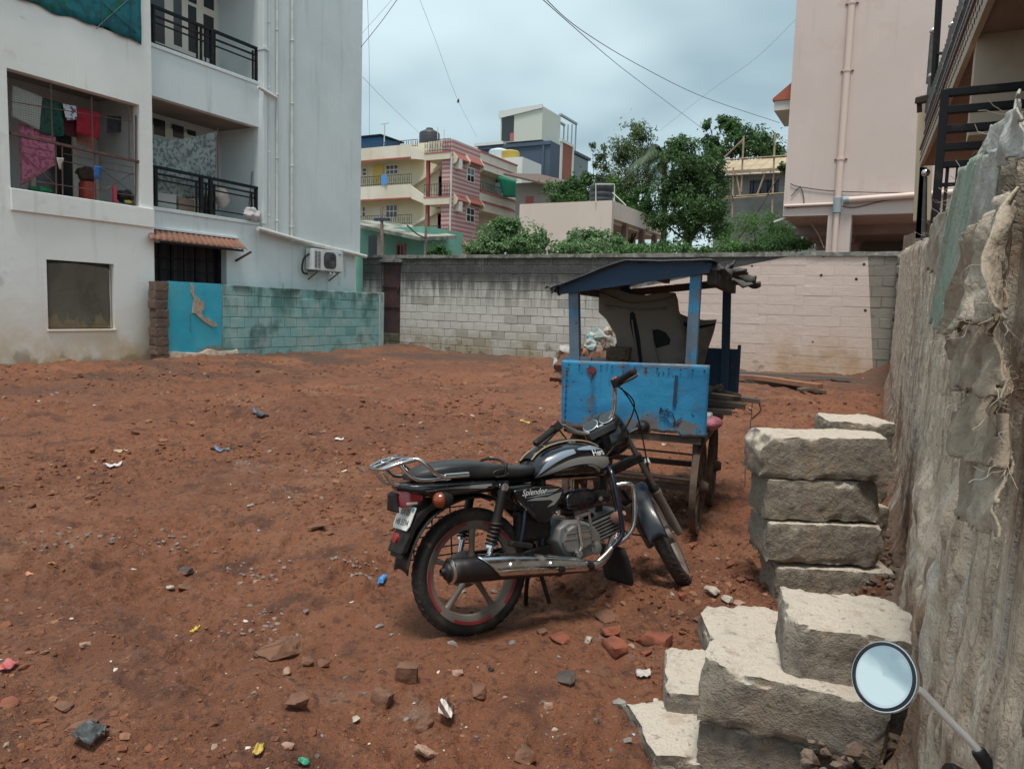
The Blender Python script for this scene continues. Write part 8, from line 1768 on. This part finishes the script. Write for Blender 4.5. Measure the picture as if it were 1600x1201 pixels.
# planks on the ground at the back
def gplank(label, a, c, w_, h_, m, z=.06, seed=1):
    p, q = GZ(*a, z), GZ(*c, z); O = p.copy(); u = (q-p)/np.linalg.norm(q-p); s_ = np.cross(u, [0, 0, 1]); n = 8
    o = MB().loft([[p+(q-p)*i/n-O+s_*x*w_/2+np.array([0, 0, zz_*h_/2+.02*sin(i*.6)]) for x, zz_ in ((-1, -1), (1, -1), (1, 1), (-1, 1))] for i in range(n+1)]).build('plank', m, None, bevel=.005, loc=O); return tag(o, label, 'plank')
gplank('long reddish brown plank lying at the foot of the pink wall', (1150, 588), (1282, 602), .22, .10, mat('plank_red', (.30, .15, .09), .85, layers=[dict(s=(4, 4, 4), lo=.45, hi=.65, c=(.20, .10, .065), f=.7)]), .14)
gplank('dark plank under the long reddish brown one', (1165, 596), (1272, 606), .24, .08, OLDW, .05); gplank('short grey board in front of the reddish brown plank', (1248, 609), (1288, 610), .2, .06, OLDW2, .05)
o = thing('metal_strip', 'thin grey strip along the base of the pink wall behind the planks', 'strip', GZ(1152, 582, .1)); so2 = GZ(1152, 582, .1); MB().bar((0, 0, 0), GZ(1330, 592, .12)-so2, .08, .07, up=(0, 0, 1)).build('strip_body', mat('strip_grey', (.16, .155, .15), .8), o)

# ------------------------------------------------------------------ torn sacking on the rough wall
def sackm(name, c, c2, s=6): return mat(name, c, .95, layers=[dict(s=(s, s, s*.25), lo=.40, hi=.62, c=c2, f=.85, d=6), dict(s=70, lo=.5, hi=.65, c=tuple(x*.6 for x in c), f=.5, d=2)], bump=[(120, .003, 3), (14, .012, 4)], trans=.08)
SK1 = sackm('green_sacking', (.27, .38, .30), (.42, .44, .37)); SK2 = sackm('pale_sacking', (.47, .40, .32), (.30, .24, .18)); SK3 = sackm('burlap', (.40, .32, .24), (.24, .18, .13)); SK4 = sackm('grey_sacking', (.48, .48, .44), (.33, .32, .30))
FIB = mat('fibre', (.44, .38, .31), .9)
def sack(label, cs, m, off=.03, amp=.03, seed=1, nx=34, nz=34, fold=6, fringe=15, frl=.08, frr=.0003, edge='b'):
    tl, tr_, br, bl_ = [wall_at(x, y, off) for x, y in cs]; P = np.zeros((nz+1, nx+1, 3)); rgs = np.random.default_rng(seed)
    for i in range(nz+1):
        for j in range(nx+1): s, t = j/nx, i/nz; P[i, j] = (tl*(1-s)+tr_*s)*(1-t)+(bl_*(1-s)+br*s)*t
    W = np.linalg.norm(tr_-tl)+np.linalg.norm(br-bl_); q = np.stack([np.tile(np.linspace(0, fold*1.6, nx+1), (nz+1, 1)), np.tile(np.linspace(0, fold*.22, nz+1)[:, None], (1, nx+1)), np.full((nz+1, nx+1), seed*1.7)], -1)
    d = fbm(q, 4, seed); rdg = 1-np.abs(fbm(q*1.3+4, 3, seed+3))*2; pl_ = np.abs(fbm(q*np.array([.55, 1, 1])+4, 2, seed+3)); P[..., 0] -= amp*(.55*d+1.1*(.35-pl_)*np.linspace(.5, 1, nz+1)[:, None])
    P[..., 0] -= .028+.03*(1-np.clip(P[..., 2]/2, 0, 1))
    O = P[0, 0].copy(); b = MB(); Pl = (P-O).reshape(-1, 3); fs = []
    e_ = fbm(q*2.3+11, 4, seed+20)
    for i in range(nz):
        for j in range(nx):
            m_ = min(i+2 if 't' not in edge else i, nz-1-i, j, nx-1-j)
            if m_ < 2 and e_[i, j] > .02+.10*m_: continue
            a = i*(nx+1)+j; fs.append((a, a+1, a+nx+2, a+nx+1))
    b.add(Pl, fs); o = b.build('torn_sack', m, None, smooth=70, solid=.003, loc=O, fixn=False); tag(o, label, 'sacking')
    fb2 = MB()
    for k in range(fringe):
        if rgs.random() < .6: i, j = nz-int(rgs.integers(0, 4)), int(rgs.integers(0, nx+1))
        else: i, j = int(rgs.integers(0, nz+1)), (0 if rgs.random() < .6 else nx)-0
        p0 = P[i, min(j, nx)]-O; L = frl*rgs.uniform(.25, 1.0)*.5; d0 = rgs.normal(size=3)*np.array([.5, 1, .7])+np.array([-.5, 0, -.5]); d0 /= np.linalg.norm(d0); pts = [p0]; 
        for _ in range(6): d0 = d0+rgs.normal(size=3)*.55+np.array([0, 0, -.15]); d0 /= np.linalg.norm(d0); pts.append(pts[-1]+d0*L/6)
        fb2.tube(catmull(pts, 3), frr, 3, cap=False)
    if fringe: tag(fb2.build('fringe', FIB, o), kind='stuff')
    return o
sack('pale green painted sacking strip hanging down the middle of the rough wall', ((1523, 262), (1572, 232), (1512, 520), (1474, 512)), SK1, .045, .03, 1, fold=4, fringe=26, frl=.05)
sack('tan sack flap curling off the wall left of the green strip', ((1470, 350), (1506, 318), (1490, 432), (1464, 420)), SK2, .05, .03, 2, fringe=14, frl=.04)
sack('grey patched sacking just right of the green strip', ((1548, 262), (1596, 225), (1580, 400), (1518, 420)), SK4, .04, .035, 3, fringe=30)
sack('thick fold of burlap bulging from the wall at the edge of the view', ((1552, 385), (1630, 290), (1640, 500), (1522, 525)), SK2, .07, .05, 4, fold=7, fringe=80, frl=.11)
sack('frayed burlap tuft hanging below the thick fold', ((1515, 500), (1630, 450), (1640, 630), (1530, 610)), SK3, .06, .05, 5, fold=7, fringe=120, frl=.10)
sack('lower frayed sack corner with pale threads under the tuft', ((1548, 590), (1630, 560), (1640, 740), (1545, 715)), SK3, .055, .05, 6, fold=6, fringe=120, frl=.10)
sack('stiff sack edge draped along the top of the rough wall near the camera', ((1558, 222), (1640, 135), (1660, 240), (1545, 278)), SK4, .03, .03, 7, fringe=15, edge='t')
sack('brown sack remnant low on the rough wall above the mirror', ((1556, 715), (1630, 700), (1630, 850), (1550, 815)), SK2, .045, .035, 8, fringe=24)
fl_ = MB()
for k in range(90):
    y_ = rgr.uniform(1.7, 6); zt = float(wtop(np.array([y_]))[0]); p0 = np.array([float(wx(y_))+rgr.uniform(-.02, .1), y_, zt-.02]); d0 = rgr.normal(size=3)*np.array([.6, .8, .3])+np.array([-.4, 0, .2]); pts = [p0]
    for _ in range(5): d0 = d0/np.linalg.norm(d0)+rgr.normal(size=3)*.4; pts.append(pts[-1]+d0/np.linalg.norm(d0)*.018)
    fl_.tube(pts, .0008, 3, cap=False)
tag(fl_.build('wall_top_straw', FIB), kind='stuff')

# ------------------------------------------------------------------ round mirror of a parked two wheeler in the near corner
mpos = PD(1383, 1057, 1.12); cdir = CPOS-mpos; cdir /= np.linalg.norm(cdir); nrm = cdir*cos(R(45))-_rt*sin(R(45))+_up*.26; nrm /= np.linalg.norm(nrm)
mr = thing('handlebar_mirror', 'round chrome rimmed mirror on a bent chrome stalk in the near corner of the view', 'mirror', mpos)
RM = .050
MB().lathe([(.0, -.022), (.025, -.020), (.042, -.013), (RM, -.003), (RM+.0015, .002), (RM+.0005, .005), (RM-.003, .0055)], (0, 0, 0), nrm, 48).build('housing', mat('chrome_bright', (.72, .74, .77), .10, 1.0), mr, smooth=50)
MB().lathe([(RM-.001, .0045), (RM-.001, .0065), (RM-.0055, .0072), (RM-.0058, .0045)], (0, 0, 0), nrm, 48).build('rim_gasket', mat('gasket_black', (.012, .012, .014), .5), mr, smooth=40)
MB().lathe([(RM-.0055, .0052), (RM*.5, .0066), (0, .0071)], (0, 0, 0), nrm, 48).build('mirror_glass', mat('mirror_silver', (.80, .82, .80), .03, 1.0, layers=[dict(s=30, lo=.55, hi=.75, c=(.62, .62, .58), f=.5, r=.16)]), mr, smooth=80)
a = PD(1421, 1073, 1.135)-mpos; b1_ = PD(1440, 1080, 1.13)-mpos; c1_ = PD(1527, 1170, 1.10)-mpos; d1_ = PD(1556, 1215, 1.09)-mpos
MB().tube(catmull([-nrm*.018, a, b1_, (b1_+c1_)/2, c1_, d1_], 8), .0055, 14).build('stalk', mat('stalk_chrome', (.85, .87, .90), .3, .55), mr, smooth=60)
MB().tube(catmull([c1_+(d1_-c1_)*.02, (c1_+d1_)/2, d1_], 4), [.009]+[.0105]*7+[.012], 12).build('rubber_boot', bpy.data.materials['gasket_black'], mr, smooth=50)
e1_ = d1_+np.array([.01, -.005, -.03]); MB().tube([d1_-np.array([0, 0, .0]), e1_], .012, 10).build('clamp', bpy.data.materials['gasket_black'], mr)
MB().tube(catmull([PD(1478, 1203, 1.06)-mpos, PD(1530, 1232, 1.06)-mpos, e1_, e1_+np.array([.06, -.03, -.02]), e1_+np.array([.12, -.10, -.06]), e1_+np.array([.10, -.10, -.25])], 6), .011, 10).build('handlebar', SAT, mr, smooth=50)
MB().lathe([(.0, 0), (.012, .002), (.014, .006), (.014, .03)], PD(1478, 1203, 1.06)-mpos, (PD(1530, 1232, 1.06)-PD(1478, 1203, 1.06)), 10).build('lever_ball', SAT, mr)
